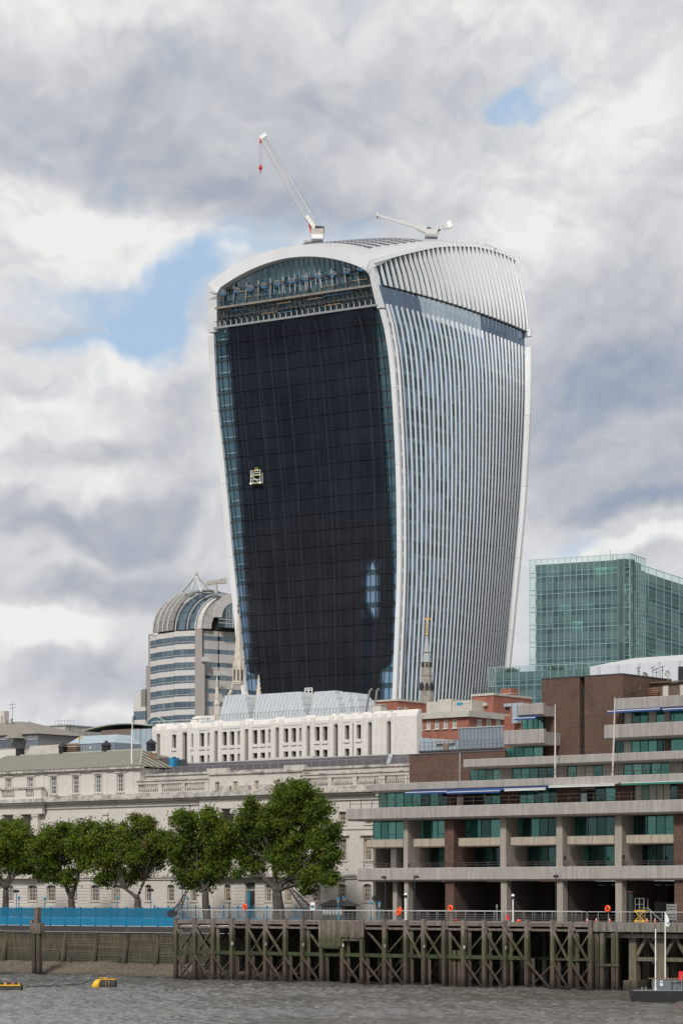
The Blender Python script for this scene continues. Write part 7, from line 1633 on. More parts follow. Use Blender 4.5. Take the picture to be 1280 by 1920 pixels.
t = rbuild('blue_grey_sheds', 'blue-grey metal shed with a single-pitch roof behind the lead roof', 'shed', 125, 70); B_ = 70; a0, a1 = RV.a(125, B_), RV.a(215, B_); z1 = RV.z(1379, a0, B_); z2 = RV.z(1392, a1, B_)
t.box('wall', 'blue_shed', a0, a1, B_, B_+6, GZ, z2); t.mb(MB().hexa([(a0, B_-.1, z2+.003), (a1, B_-.1, z2+.003), (a1, B_+6, z2+.003), (a0, B_+6, z2+.003), (a0, B_+3, z1), (a1-2.2, B_+3, z1), (a1-2.2, B_+6, z1), (a0, B_+6, z1)]), 'roof', 'pale_blue_shed'); t.box('wall_lamp', 'white_paint', RV.a(170, B_), RV.a(172, B_), B_-.15, B_-.003, z2-.8, z2-.5)
t = rbuild('brown_block', 'plain brown-walled block under a shallow green copper roof', 'building', 191, 125); B_ = 125; t.box('wall', 'brown_wall', RV.a(191, B_), RV.a(262, B_), B_, B_+10, GZ, RV.z(1369, RV.a(200, B_), B_)); m = MB(); zc_ = RV.z(1369, RV.a(200, B_), B_); a0, a1 = RV.a(158, B_), RV.a(283, B_)
m.loft([[(a0+(a1-a0)*i/10, b_, zc_+.003+1.1*math.sin(math.pi*(i/10*.75+.1))*0+z_+ .9*math.sin(math.pi*i/10*.9)) for b_, z_ in ((B_-.5, 0), (B_-.5, .2), (B_+12, .2), (B_+12, 0))] for i in range(11)]); t.mb(m, 'roof', 'green_copper'); t.box('blue_panel', 'pale_blue_shed', RV.a(245, B_-5), RV.a(262, B_-5), B_-5, B_-3, GZ, RV.z(1370, RV.a(250, B_), B_-5)); t.box('blue_panel', 'pale_blue_shed', RV.a(262, B_-5)+.02, RV.a(288, B_-5), B_-4.8, B_-3, GZ, RV.z(1369, RV.a(262, B_), B_-5)); t.box('grey_strip', 'grey_clad', a0, RV.a(191, B_), B_, B_+10, GZ, zc_-.3)
t = rbuild('long_rooflight', 'long cream rooflight box directly behind the lead roof ridge', 'rooflight', 45, 39.5); B_ = 39.5; a0, a1 = RV.a(45, B_), RV.a(111, B_); z1 = RV.z(1398.5, a0+1, B_); m = MB(); m.hexa([(a0, B_, zr_-.6), (a1, B_, zr_-.6), (a1, B_+3, zr_-.6), (a0, B_+3, zr_-.6), (a0+.8, B_+.5, z1), (a1-.1, B_+.5, z1), (a1-.1, B_+2.5, z1), (a0+.8, B_+2.5, z1)]); t.mb(m, 'body', 'beige_wall'); t.box('edge', 'portland', a0-.1, a1+.1, B_-.1, B_-.003, zr_-.3, zr_-.1)
t = rbuild('short_rooflight', 'short white roof kerb left of the first black ventilator', 'rooflight', -10, 39.5); t.box('body', 'white_stone', RV.a(-20, B_), RV.a(30, B_), B_, B_+3, zr_-.5, RV.z(1404, RV.a(10, B_), B_)); t.box('cap', 'lead_flash', RV.a(-20, B_), RV.a(30.4, B_), B_-.1, B_+3, RV.z(1404, RV.a(10, B_), B_)+.002, RV.z(1403, RV.a(10, B_), B_))
t = rbuild('cream_tower', 'slim cream church turret just visible at the left edge', 'turret', 4, 180); B_ = 180; t.box('shaft', 'portland', RV.a(1.5, B_), RV.a(8.5, B_), B_, B_+1.5, GZ, RV.z(1333, RV.a(4, B_), B_)); t.box('base', 'portland', RV.a(-8, B_), RV.a(6, B_), B_-.5, B_-.01, GZ, RV.z(1342, RV.a(4, B_), B_))
zrr = lambda px: lz(1356, px, 113)
for px, py, r, lab in ((13, 1352, 2.6, 'small black satellite dish on the brown hipped roof'), (23, 1350, 3.6, 'larger dark satellite dish with an aerial above it on the brown hipped roof')):
    a_ = RV.a(px, 114); z = RV.z(py, a_, 114); R = r/4800*RV.w(a_, 114).y; t2 = T('satellite_dish', lab, 'satellite dish', RV, a_, 114, z); MB().lathe([(.02, -.1), (R*.7, -.05), (R, .05)], 12).build('reflector', 'pole_steel', t2.o).rotation_euler = (math.radians(75), 0, 0); MB().tube([(0, .1, -1.5), (0, .1, .2)], .05, 5).build('mount', 'black_metal', t2.o)
    if px == 23: MB().tube([(0, .1, .2), (0, .1, 3.2)], .04, 5).beam((-1.0, .1, 2.9), (1.0, .1, 2.9), .05).beam((-.7, .1, 2.2), (.9, .1, 2.3), .05).build('aerial', 'black_metal', t2.o)
for px, py, pyb, b_ in ((55, 1352, 1368, 128), (68, 1357, 1363, 131), (113, 1358, 1363, 131), (132, 1359, 1364, 131)): 
    a_ = RV.a(px, b_); t2 = T('aerial', {55: 'thin aerial right of the brown hipped roof', 68: 'short aerial on the left of the beige block', 113: 'short aerial on the right of the beige block', 132: 'short aerial left of the green copper roof'}[px], 'aerial', RV, a_, b_, RV.z(pyb, a_, b_)); h = RV.z(py, a_, b_)-RV.z(pyb, a_, b_)
    MB().tube([(0, 0, -1.5), (0, 0, h)], .05, 5).build('mast', 'black_metal', t2.o); MB().beam((-.6, 0, h*.8), (.6, 0, h*.9), .05).build('elements', 'black_metal', t2.o)

# --- green glass office at the right
clear_glass('screen_glass', (.60, .82, .79), .07, .40)
glass('inner_teal', (.024, .054, .062), (.32, .50, .55), .28, .05, .5, .01, .25, warm=(.25, .55, .45)); plain('screen_steel', (.30, .42, .41), .45, .08, .5); plain('inner_grey', (.085, .125, .13), .7, .1, .3)
p = at(1180, 560.); PF = Frame(p.x, p.y, math.sin(math.radians(63)), -math.cos(math.radians(63))); PS = Frame(p.x, p.y, math.cos(math.radians(63)), math.sin(math.radians(63)))
t = T('green_glass_office', 'green glass office tower wrapped in a glazed outer screen, at the right', 'office block', PF, 0, 0, GZ); TG_ = t
zT = PF.z(1038.5, 0, 0); FH = 3.86; aW = PF.a(992, 0); nC = 17
def gface(fr, a0, a1, nc, top, nf, lab, b=0, corner_open=True, lim=None):
    loc_ = lambda a_, b_, z: fr.w(a_, b_)
    def P(a_, b_, z): w_ = fr.w(a_, b_)-TG_.fr.w(TG_.d.x, TG_.d.y); e = TG_.fr; return (w_.dot(e.e1), w_.dot(e.e2), z-GZ)
    def addq(name, mat, q_): MB().quad(*[P(*x) for x in q_]).build(name, mat, TG_.o)
    def addb(name, mat, x0, x1, y0, y1, z0, z1): m = MB().hexa([P(x0, y0, z0), P(x1, y0, z0), P(x1, y1, z0), P(x0, y1, z0), P(x0, y0, z1), P(x1, y0, z1), P(x1, y1, z1), P(x0, y1, z1)]); return m.build(name, mat, TG_.o)
    for f in range(nf):
        z1 = top-f*FH-(0 if f else 0); z0 = z1-FH
        for c in range(nc):
            x0, x1 = a0+(a1-a0)*c/nc, a0+(a1-a0)*(c+1)/nc
            if f < lim if lim else True: addq('screen_pane', 'screen_glass', [(x0+.03, b, z0+.05), (x1-.03, b, z0+.05), (x1-.03, b, z1-.05), (x0+.03, b, z1-.05)])
        addb('ledge', 'screen_steel', a0, a1, b+.05, b+.75, z0-.08, z0+.03); addb('ledge', 'screen_steel', a0, a1, b+.05, b+.75, z0+.95, z0+1.03)
    m = MB()
    for c in range(nc+1): x = a0+(a1-a0)*c/nc; q8 = [(x-.04, b-.02), (x+.04, b-.02), (x+.04, b+.09), (x-.04, b+.09)]; m.hexa([P(u_, v_, top-nf*FH) for u_, v_ in q8]+[P(u_, v_, top) for u_, v_ in q8])
    m.build('screen_posts', 'screen_steel', TG_.o)['kind'] = 'stuff'
    addb('top_rail', 'screen_steel', a0, a1, b-.03, b+.1, top-.0, top+.12)
    i0, i1 = (a0+1.1 if corner_open else a0), a1
    for f in range(nf):
        z1 = top-f*FH-1.0; z0 = z1-FH
        addb('inner_spandrel', 'inner_grey', i0, i1, b+1.0, b+1.3, z1-1.4, z1)
        nw = max(2, nc//2)
        for c in range(nw): x0, x1 = i0+(i1-i0)*c/nw, i0+(i1-i0)*(c+1)/nw; addb('inner_window', 'inner_teal', x0+.06, x1-.06, b+1.05, b+1.25, z0+.003, z1-1.403)
    addb('inner_core', 'inner_grey', i0, i1, b+1.35, b+3, top-nf*FH-6, top-1.0)
gface(PF, aW, 0, nC, zT, 11, '')
sE = PS.a(1330, 0)
gface(PS, 0, PS.a(1209, 0), 7, zT, 9, '', corner_open=False); 
TG_d = PS.a(1209, 0)
bstep = 6
PS2 = Frame(*PS.w(TG_d, 0), PS.e1.x, PS.e1.y)
gface(PS, TG_d+.1, PS.a(1340, 1.2), 10, zT-1.2, 8, '', b=1.2, corner_open=False)
def pbox(name, mat, fr, x0, x1, y0, y1, z0, z1):
    q8 = [(x0, y0), (x1, y0), (x1, y1), (x0, y1)]; pts = []
    for z in (z0, z1):
        for u_, v_ in q8: w_ = fr.w(u_, v_)-TG_.fr.w(TG_.d.x, TG_.d.y); pts.append((w_.dot(TG_.fr.e1), w_.dot(TG_.fr.e2), z-GZ))
    MB().hexa(pts).build(name, mat, TG_.o)
for f in range(0): pbox('balcony', 'screen_steel', PS, TG_d+1, TG_d+28, -1.6, 1.1, zT-f*FH-2.2, zT-f*FH-2.0); pbox('balcony_glass', 'inner_teal', PS, TG_d+1, TG_d+28, -1.6, -1.55, zT-f*FH-1.99, zT-f*FH-1.0)
for i, px in enumerate((1135, 1143, 1148, 1155)): a_ = PF.a(px, 4); t.box('roof_mast', 'galvanised', a_-.04, a_+.04, 4, 4.1, zT-1, zT+(1.8 if px == 1143 else .9))
# lower wing
p = at(1120, 528.); LF = Frame(p.x, p.y, PF.e1.x, PF.e1.y); a0, a1 = LF.a(914.5, 0), LF.a(1150, 0); ztw = LF.z(1252.5, a0, 0)
gface(LF, a0, a1, 16, ztw, 6, '')
plain('shrub_green', (.03, .055, .02), .8, .3, 2)
for px, b_, fr, zz_, lab in ((957, 4, LF, ztw-1, 'dark green shrub on the lower green glass roof'), (1042, 6, LF, ztw-1, 'small shrub on the terrace below the green glass tower')):
    a_ = fr.a(px, b_); t2 = T('roof_shrub', lab, 'shrub', fr, a_, b_, zz_); m = MB(); rs = np.random.RandomState(int(px))
    for i in range(500): c = rs.normal(size=3)*np.array([.8, .4, .32])+np.array([0, 0, .4]); u = rs.normal(size=3)*.14; w_ = rs.normal(size=3)*.14; m.quad(c-u, c-w_, c+u, c+w_)
    m.build('foliage', 'shrub_green', t2.o)['kind'] = 'stuff'; MB().tube([(0, 0, 0), (0, 0, .8)], .06, 5).build('stem', 'bark', t2.o)

# --- round-topped granite tower at the left
plain('granite', (.33, .295, .275), .75, .06, .3); plain('granite_pink', (.55, .525, .50), .7, .06, .25, stain=(.46, .44, .42), bscale=2); plain('louvre_brown', (.21, .195, .18), .6, .1)
glass('round_glass', (.035, .05, .06), (.45, .58, .66), .34, .04, .7, .01, .2); plain('pale_steel', (.52, .52, .50), .45, .06)
Q = [(281.5, 709.), (313.5, 701.), (366, 694.5), (379, 694.), (470, 703.), ]
t_o = at(366, 694.5); t = T('round_topped_tower', 'granite office tower with banded windows and a ribbed barrel-vaulted top, left of the skyscraper', 'office tower', Frame(t_o.x, t_o.y, 1, 0), 0, 0, GZ)
def Wp(px, d): p_ = at(px, d); return Vector((p_.x-t_o.x, p_.y-t_o.y))
def face(pxa, da, pxb, db, out=0.):
    a_, b_ = Wp(pxa, da), Wp(pxb, db); d_ = (b_-a_).normalized(); n_ = Vector((d_.y, -d_.x)); return a_+n_*out, b_+n_*out
def fbox(name, mat, A_, B_, th, z0, z1, out=0.):
    d_ = (B_-A_).normalized(); n_ = Vector((d_.y, -d_.x)); q8 = [A_+n_*out, B_+n_*out, B_-n_*th, A_-n_*th]
    return MB().hexa([(p_.x, p_.y, z0-GZ) for p_ in q8]+[(p_.x, p_.y, z1-GZ) for p_ in q8]).build(name, mat, t.o)
ztop = zz(1186, 700); FH2 = 24.4/4800*700
segs = [((281.5, 709.), (293.5, 706.), 2), ((294, 704.5), (326.5, 698.5), 4), ((327, 697.), (365.5, 694.5), 4), ((379.5, 694.), (409, 696.8), 2), ((412, 697.), (470, 702.), 4)]
for (s0_, s1_, n) in segs:
    A_, B_ = Wp(*s0_), Wp(*s1_)
    for f in range(13):
        zt3 = ztop-f*FH2; 
        fbox('wall_band', 'granite_pink', A_, B_, .5, zt3-1.45, zt3)
        for c in range(n):
            a_ = A_.lerp(B_, c/n+.006); b_ = A_.lerp(B_, (c+1)/n-.006); 
            if s0_[0] < 370: fbox('window_glass', 'round_glass', a_, b_, .3, zt3-2.95, zt3-1.48, -.12); fbox('window_glass', 'round_glass', a_, b_, .3, zt3-FH2+.02, zt3-3.08, -.12)
            else: fbox('window_glass', 'round_glass', a_, b_, .3, zt3-FH2+.9, zt3-1.48, -.12)
        if s0_[0] < 370: fbox('sill_band', 'pale_steel', A_, B_, .3, zt3-3.07, zt3-2.96, .03)
        else: fbox('wall_band', 'granite_pink', A_, B_, .5, zt3-FH2+.001, zt3-FH2+.88)
    fbox('core', 'dark_wall', A_, B_, 2., GZ, ztop-.1, -.5)
fbox('granite_pier', 'granite', Wp(366, 693.6), Wp(379, 693.), 1.2, GZ, zz(1178, 693)); fbox('granite_pier', 'granite', Wp(365.5, 693.), Wp(384, 692.6), 1.0, GZ, zz(1232, 693), .1)
fbox('granite_pier', 'granite', Wp(278.5, 711.), Wp(281.8, 709.5), 1, GZ, zz(1189, 710)); fbox('granite_pier', 'granite', Wp(274, 711.), Wp(281.8, 708.8), 1, GZ, zz(1248, 710))
for px, pw, yt in ((380, 12, 1232), (405, 9, 1258), (418, 9, 1258)): fbox('sloped_cap', 'granite_pink', Wp(px-1, 691.8), Wp(px+pw, 692.4), 1.5, zz(yt+9, 693), zz(yt, 693))
# barrel vault: arches in the plane of the right face, run back along the left face
c0 = Wp(436, 698.); Rr = (698./4800)*66; rgt = (Wp(470, 702.)-Wp(379, 694.)).normalized(); back = (Wp(281.5, 709.)-Wp(366, 694.5)).normalized(); BL = (Wp(281.5, 709.)-Wp(366, 694.5)).length
zc = zz(1181, 697)
def arcp(r, th, d, up=0): p_ = c0-rgt*(r*math.cos(th))+back*d; return (p_.x, p_.y, zc+r*math.sin(th)*1.0+up-GZ)
def vault(name, mat, r, d0, d1, n0, n1, N=14, thick=.4):
    for i in range(n0, n1):
        a0_, a1_ = math.pi*i/N, math.pi*(i+1)/N; g = .004
        m = MB().hexa([arcp(r-thick, a0_+g, d0), arcp(r-thick, a1_-g, d0), arcp(r-thick, a1_-g, d1), arcp(r-thick, a0_+g, d1), arcp(r, a0_+g, d0), arcp(r, a1_-g, d0), arcp(r, a1_-g, d1), arcp(r, a0_+g, d1)]); m.build(name, mat, t.o)
def rib(r, d, w=.25, N=28, name='vault_rib', mat='pale_steel'):
    m = MB()
    for i in range(N): m.beam(arcp(r+.1, math.pi*i/N, d), arcp(r+.1, math.pi*(i+1)/N, d), w, .3)
    m.build(name, mat, t.o)
vault('arch_stone', 'granite_pink', Rr, 0, 1.2, 0, 14, thick=3.0); vault('arch_stone', 'granite_pink', Rr*1.0, 1.21, 2.2, 0, 14)
rib(Rr, 0, .3); rib(Rr+.2, 2.3, .4)
for j in range(2): vault('vault_glass', 'round_glass', Rr+.5, 2.4+j*1.4, 3.75+j*1.4, 0, 14)
rib(Rr+.6, 5.2)
for j in range(4): vault('vault_glass', 'round_glass', Rr+1.3, 5.3+j*.95, 6.2+j*.95, 0, 14); 
rib(Rr+1.4, 9.15, .3)
for j in range(3): vault('vault_louvre', 'louvre_brown', Rr+2.3, 9.3+j*2.1, 11.25+j*2.1, 0, 14); rib(Rr+2.35, 11.32+j*2.1, .3)
for j in range(2): vault('vault_louvre', 'louvre_brown' , Rr+1.5, 15.7+j*1.7, 17.3+j*1.7, 0, 14); rib(Rr+1.55, 17.35+j*1.7, .2)
m = MB(); m.loft([[arcp(Rr-.5, math.pi*i/16, d) for i in range(17)] for d in (1.3, BL)]); m.build('vault_core', 'dark_wall', t.o)
# arched window in the end wall
N = 12; rw = 30/4800*697
ce = Wp(440, 697.); 
def ep(r, th, out): p_ = ce-rgt*(r*math.cos(th))+Vector((rgt.y, -rgt.x))*out; return (p_.x, p_.y, zz(1160, 697)+r*math.sin(th)-GZ)
nn = Vector((rgt.y, -rgt.x))
m = MB(); cen = ce+nn*.5
ang = [math.pi*i/N for i in range(N+1)]
for i in range(N): m.tri((cen.x, cen.y, zz(1160, 697)-GZ), ep(rw, ang[i+1], .5), ep(rw, ang[i], .5))
m.build('arch_window', 'round_glass', t.o)
fbox('arch_window_lower', 'round_glass', ce-rgt*(rw+.7), ce+rgt*rw, .2, zz(1178, 697), zz(1161, 697), .45)
m = MB()
for i in range(-3, 6): p_ = ce+rgt*(i*.95)+nn*.55; h = math.sqrt(max(0, rw*rw-(i*.95)**2)); m.beam((p_.x, p_.y, zz(1178, 697)-GZ), (p_.x, p_.y, zz(1160, 697)+h-GZ), .22 if i in (-1, 1, 3) else .1)
m.build('window_bars', 'pale_steel', t.o)['kind'] = 'stuff'
for zb_ in (1163, 1170): a_ = ce-rgt*(rw+.8)+nn*.55; b_ = ce+rgt*rw+nn*.55; MB().beam((a_.x, a_.y, zz(zb_, 697)-GZ), (b_.x, b_.y, zz(zb_, 697)-GZ), .2).build('window_transom', 'pale_steel', t.o)
for i in range(N):
    MB().hexa([ep(rw, ang[i]+.004, .3), ep(rw, ang[i+1]-.004, .3), ep(rw+2.6, ang[i+1]-.004, .3), ep(rw+2.6, ang[i]+.004, .3), ep(rw, ang[i]+.004, .75), ep(rw, ang[i+1]-.004, .75), ep(rw+2.6, ang[i+1]-.004, .5), ep(rw+2.6, ang[i]+.004, .5)]).build('voussoir', 'granite_pink', t.o)
# left shoulder wing
A_, B_ = Wp(250.5, 712.), Wp(273, 710.); zsh = zz(1325, 710)
for f in range(3): fbox('wing_band', 'granite_pink', A_, B_, .5, zsh-f*3.6-1.2, zsh-f*3.6); fbox('wing_glass', 'round_glass', A_, B_, .4, zsh-f*3.6-3.6, zsh-f*3.6-1.21, -.1)
fbox('wing_pier', 'granite', Wp(248, 711.5), Wp(251, 711.5), .8, GZ, zz(1342, 710))
fbox('core', 'dark_wall', A_, B_, 2., GZ, zsh-.5, -.5)
rs_ = (B_-A_).length; m = MB()
for j in range(8):
    a0_, a1_ = math.pi/2*j/8, math.pi/2*(j+1)/8; q_ = lambda th: B_-(B_-A_)*math.cos(th); z_ = lambda th: zsh+5.0*math.sin(th)
    p0_, p1_ = q_(a0_), q_(a1_); MB().hexa([(p0_.x, p0_.y, zsh-GZ), (p1_.x, p1_.y, zsh-GZ), (p1_.x, p1_.y+2, zsh-GZ), (p0_.x, p0_.y+2, zsh-GZ), (p0_.x, p0_.y, z_(a0_)-GZ), (p1_.x, p1_.y, z_(a1_)-GZ), (p1_.x, p1_.y+2, z_(a1_)-GZ), (p0_.x, p0_.y+2, z_(a0_)-GZ)]).build('shoulder', 'granite_pink' if j < 6 else 'louvre_brown', t.o)
# crown frame and cleaning cradle
top = zz(1077, 696); apx = Wp(368, 698.)
for px, py, d_ in ((343, 1109, 702.), (359, 1108, 697.), (378, 1110, 694.), (391, 1104, 699.)): b_ = Wp(px, d_); MB().tube([(apx.x, apx.y, top-GZ), (b_.x, b_.y, zz(py, d_)-GZ)], .28, 6).build('crown_leg', 'pale_steel', t.o)
MB().tube([(apx.x, apx.y, top-GZ), (apx.x, apx.y, zz(1062, 696)-GZ)], .06, 5).build('crown_mast', 'pale_steel', t.o); MB().lathe([(.5, 0), (.5, .8), (.3, .9)], 8, (apx.x, apx.y, top-GZ)).build('crown_head', 'pale_steel', t.o)
c_ = at(405, 694.); t2 = thing('cleaning_cradle', 'cream roof crane for window cleaning on top of the round-topped tower', 'roof crane', (c_.x, c_.y, zz(1112, 694)))
h = zz(1094, 694)-zz(1112, 694); MB().lathe([(.5, 0), (.4, h)], 8).build('pedestal', 'pale_steel', t2); MB().beam((-2.7, 0, h+.0), (2.6, 0, h+.75), .9, 1.0).build('boom', 'beige_wall', t2); MB().beam((1.2, 0, h+.55), (2.9, 0, h+.8), 1.3, 1.3).build('counterweight', 'beige_wall', t2); MB().beam((-2.7, 0, h), (-1.4, 0, h-.2), .5, .7).build('jib_head', 'pale_steel', t2)
# glazed arch canopy at its foot
c_ = at(292, 640.); t2 = thing('arched_canopy', 'small glazed arch roof at the foot of the round-topped tower', 'canopy', (c_.x, c_.y, zz(1362, 640)))
R0 = 17/4800*640; 
for i in range(8):
    a0_, a1_ = math.pi*i/8, math.pi*(i+1)/8; MB().hexa([(-R0*math.cos(a_)+dx, y_, R0*math.sin(a_)+.0) for dx, y_ in ((0, 0), (2.2, 6)) for a_ in (a0_+.02, a1_-.02)][:2]+[(-R0*math.cos(a_)+2.2, 6, R0*math.sin(a_)) for a_ in (a1_-.02, a0_+.02)]+[(-(R0+.15)*math.cos(a_), 0, (R0+.15)*math.sin(a_)) for a_ in (a0_+.02, a1_-.02)]+[(-(R0+.15)*math.cos(a_)+2.2, 6, (R0+.15)*math.sin(a_)) for a_ in (a1_-.02, a0_+.02)]).build('vault_pane', 'inner_teal', t2)
m = MB(); m.tube([(-(R0+.1)*math.cos(math.pi*i/14), -.05, (R0+.1)*math.sin(math.pi*i/14)) for i in range(15)], .14, 5); m.build('arch_rim', 'pale_steel', t2); m = MB(); m.tube([(-(R0*.55)*math.cos(math.pi*i/14), -.02, (R0*.55)*math.sin(math.pi*i/14)) for i in range(15)], .1, 5); m.build('inner_rim', 'pale_steel', t2); MB().sheet([(-R0*math.cos(math.pi*i/14), R0*math.sin(math.pi*i/14)) for i in range(15)], .1, .2).build('end_glass', 'inner_teal', t2); MB().box(-R0-.2, R0+2.6, -.1, 6, -4, -.02).build('base', 'granite', t2)

# --- church spires
plain('spire_stone', (.56, .50, .42), .85, .10, .6, stain=(.25, .21, .17), bscale=3); plain('grey_spire', (.29, .265, .235), .85, .22, .8, stain=(.09, .08, .07), bscale=2.5); plain('verdigris', (.14, .15, .08), .6, .1)
d0 = 430.; c_ = at(447, d0); t2 = thing('church_steeple', 'slender cream stone church steeple standing in front of the dark netting', 'steeple', (c_.x, c_.y, GZ))
Z = lambda y: zz(y, d0)-GZ; s = d0/4800
m = MB().lathe([(9.5*s, Z(1252)), (2.0*s, Z(1152))], 8, rot=math.pi/8); m.build('spire', 'spire_stone', t2)
MB().lathe([(.5*s, Z(1152)), (1.4*s, Z(1149)), (2.4*s, Z(1145)), (1.2*s, Z(1142)), (1.0*s, Z(1140)), (2.6*s, Z(1136)), (2.4*s, Z(1133)), (.6*s, Z(1131)), (.3*s, Z(1126))], 10).build('finial', 'verdigris', t2, smooth=True)
MB().lathe([(10.5*s, Z(1280)), (9.4*s, Z(1252)), (9.8*s, Z(1250)), (9, Z(1249))][:3], 8, rot=math.pi/8).build('gallery', 'spire_stone', t2)
for i in range(8):
    a_ = math.pi/8+i*math.pi/4; r_ = 10.4*s; x_, y_ = math.cos(a_)*r_, math.sin(a_)*r_; MB().lathe([(1.3*s, Z(1284)), (1.2*s, Z(1252)), (1.5*s, Z(1250)), (.2*s, Z(1240))], 4, (x_, y_, 0)).build('buttress', 'spire_stone', t2)
    a_ = i*math.pi/4; x_, y_ = math.cos(a_)*9.6*s, math.sin(a_)*9.6*s; MB().box(-1.2*s, 1.2*s, -.1, .1, Z(1276), Z(1256)).build('lancet', 'dark_wall', t2, (x_, y_, 0), a_+math.pi/2)
    MB().lathe([(.4*s, Z(1238+i%2)), (1.0*s, Z(1236)), (.2*s, Z(1230))], 4, (math.cos(a_)*8.9*s, math.sin(a_)*8.9*s, 0)).build('crocket', 'spire_stone', t2)
MB().lathe([(12.0*s, Z(1284)), (12.8*s, Z(1281)), (11, Z(1281))][:2], 8, rot=math.pi/8).build('string_course', 'spire_stone', t2)
for sx in (-1, 1):
    for sy in (-1, 1):
        pts = [(sx*(10+8*f**1.6)*s, sy*(10+8*f**1.6)*s, Z(1283+22*f)) for f in np.linspace(0, 1, 6)]; MB().tube(pts, [1.6*s]*3+[2.2*s]*3, 5).build('flying_arch', 'spire_stone', t2)
MB().box(-17*s, 17*s, -17*s, 17*s, 0, Z(1306)).build('tower', 'spire_stone', t2)
for px, yt, yb, lab in ((407, 1268, 1347, 'crocketed stone pinnacle left of the cream steeple'), (485, 1267, 1330, 'crocketed stone pinnacle right of the cream steeple, against the netting')):
    c2 = at(px, d0-6); t3 = thing('pinnacle', lab, 'pinnacle', (c2.x, c2.y, zz(yb, d0-6)-8), 0, 'pinnacles of the cream church tower'); h = (yb-yt)*s; k1 = h*.45
    MB().box(-.42, .42, -.42, .42, 0, 8+h-k1*1.55).build('shaft', 'spire_stone', t3); m = MB().lathe([(.55, 8+h-k1*1.55), (.6, 8+h-k1*1.45), (.42, 8+h-k1*1.4), (.08, 8+h-.2), (.16, 8+h-.1), (.02, 8+h)], 8); m.build('spirelet', 'spire_stone', t3)
    for i in range(8): MB().lathe([(.03, 0), (.12, .12), (.02, .25)], 4, ((.5-.05*i)*(1 if i % 2 else -1)*.8, 0, 8+h-k1*1.35+i*k1*.15)).build('crocket', 'spire_stone', t3)
d1 = 500.; c_ = at(799.5, d1); t2 = thing('church_spire', 'weathered grey lead church spire with a golden vane, in front of the white fins', 'spire', (c_.x, c_.y, GZ)); Z = lambda y: zz(y, d1)-GZ; s = d1/4800
MB().lathe([(14.5*s, Z(1330)), (14*s, Z(1312)), (12.2*s, Z(1288)), (9.0*s, Z(1244))], 8, rot=math.pi/8).build('spire_base', 'grey_spire', t2); MB().lathe([(8.8*s, Z(1244)), (2.4*s, Z(1193))], 8, rot=math.pi/8).build('spire', 'pole_steel' if 0 else 'lead_flash', t2)
for yy, rr in ((1290, 12.6), (1268, 11), (1243, 9.2), (1224, 7)): MB().lathe([(rr*s, Z(yy)), (rr*s+.1, Z(yy-.8)), (rr*s, Z(yy-1.6))], 8, rot=math.pi/8).build('band', 'grey_spire', t2)
for i in range(8): a_ = i*math.pi/4+math.pi/8*0; MB().sheet([(-.35, 0), (.35, 0), (.35, .9), (0, 1.5), (-.35, .9)], -.15, .1).build('lucarne', 'black_metal', t2, (math.cos(a_)*12.3*s, math.sin(a_)*12.3*s, Z(1294)), a_+math.pi/2)
for i in range(8): a_ = i*math.pi/4; MB().sheet([(-.25, 0), (.25, 0), (.0, .9)], -.2, .1).build('lucarne', 'black_metal', t2, (math.cos(a_)*8.8*s, math.sin(a_)*8.8*s, Z(1250)), a_+math.pi/2)
MB().lathe([(2.6*s, Z(1192)), (3.2*s, Z(1190)), (1.2*s, Z(1187)), (2.2*s, Z(1184)), (1.0*s, Z(1180)), (2.0*s, Z(1176)), (.8*s, Z(1173)), (1.5*s, Z(1170)), (.5*s, Z(1166)), (.5*s, Z(1158))], 10).build('finial', 'gold', t2, smooth=True)
MB().sheet([(-.5, Z(1161)), (.9, Z(1162)), (.9, Z(1160)), (.4, Z(1159.4)), (.5, Z(1158)), (-.1, Z(1158.4)), (-.5, Z(1159.6))], -.04, .04).build('vane', 'gold', t2); MB().box(-20*s, 20*s, -20*s, 20*s, 0, Z(1330)).build('tower', 'grey_spire', t2)

# ================================================================ cranes and cradle on the skyscraper
def RPz(px, dist, py): p_ = at(px, dist); return Vector((p_.x, p_.y, zz(py, dist)))
DC = 628.
c_ = RPz(596, DC, 447); t2 = thing('lattice_crane', 'tall white lattice-boom crane on the skyscraper roof with a red hook block', 'crane', tuple(c_)); L_ = lambda px, py, d=DC: RPz(px, d, py)-c_
MB().beam(L_(583, 438), L_(607, 438), 3.2, 1.7).build('machine_house', 'beige_wall', t2); MB().beam(L_(590, 430), L_(607, 431), 2.6, 1.1).build('house_roof', 'black_metal', t2); MB().beam(L_(600, 436), L_(607.5, 437), 2.7, 2.0).build('counterweight', 'dark_steel', t2)
MB().beam(L_(584, 447), L_(606, 447), 4, 1.0).build('carrier', 'white_metal', t2); MB().beam(L_(570, 455), L_(603, 450), 2, .5).build('outrigger', 'grey_steel', t2)
for px, py in ((568, 456), (575, 453), (583, 450), (602, 448)): MB().beam(L_(px, py), L_(px, py+4), .5).build('outrigger_leg', 'grey_steel', t2)
m = MB().tube([L_(585, 441), L_(579.5, 421)], .25, 6); m.build('ram', 'red_paint', t2)
A_, B_ = L_(592, 432), L_(493, 259); d_ = B_-A_; n_ = Vector((-d_.z, 0, d_.x)).normalized()*.8; wv = [n_+Vector((0, .8, 0)), n_-Vector((0, .8, 0)), -n_-Vector((0, .8, 0)), -n_+Vector((0, .8, 0))]
def tap(f): return .45+.55*min(1, f*6) if f < .2 else 1-.35*max(0, f-.75)*4*.7
for c in wv:
    m = MB()
    for i in range(12): m.beam(A_+d_*(i/12)+c*tap(i/12), A_+d_*((i+1)/12)+c*tap((i+1)/12), .14)
    m.build('boom_chord', 'pale_steel', t2)
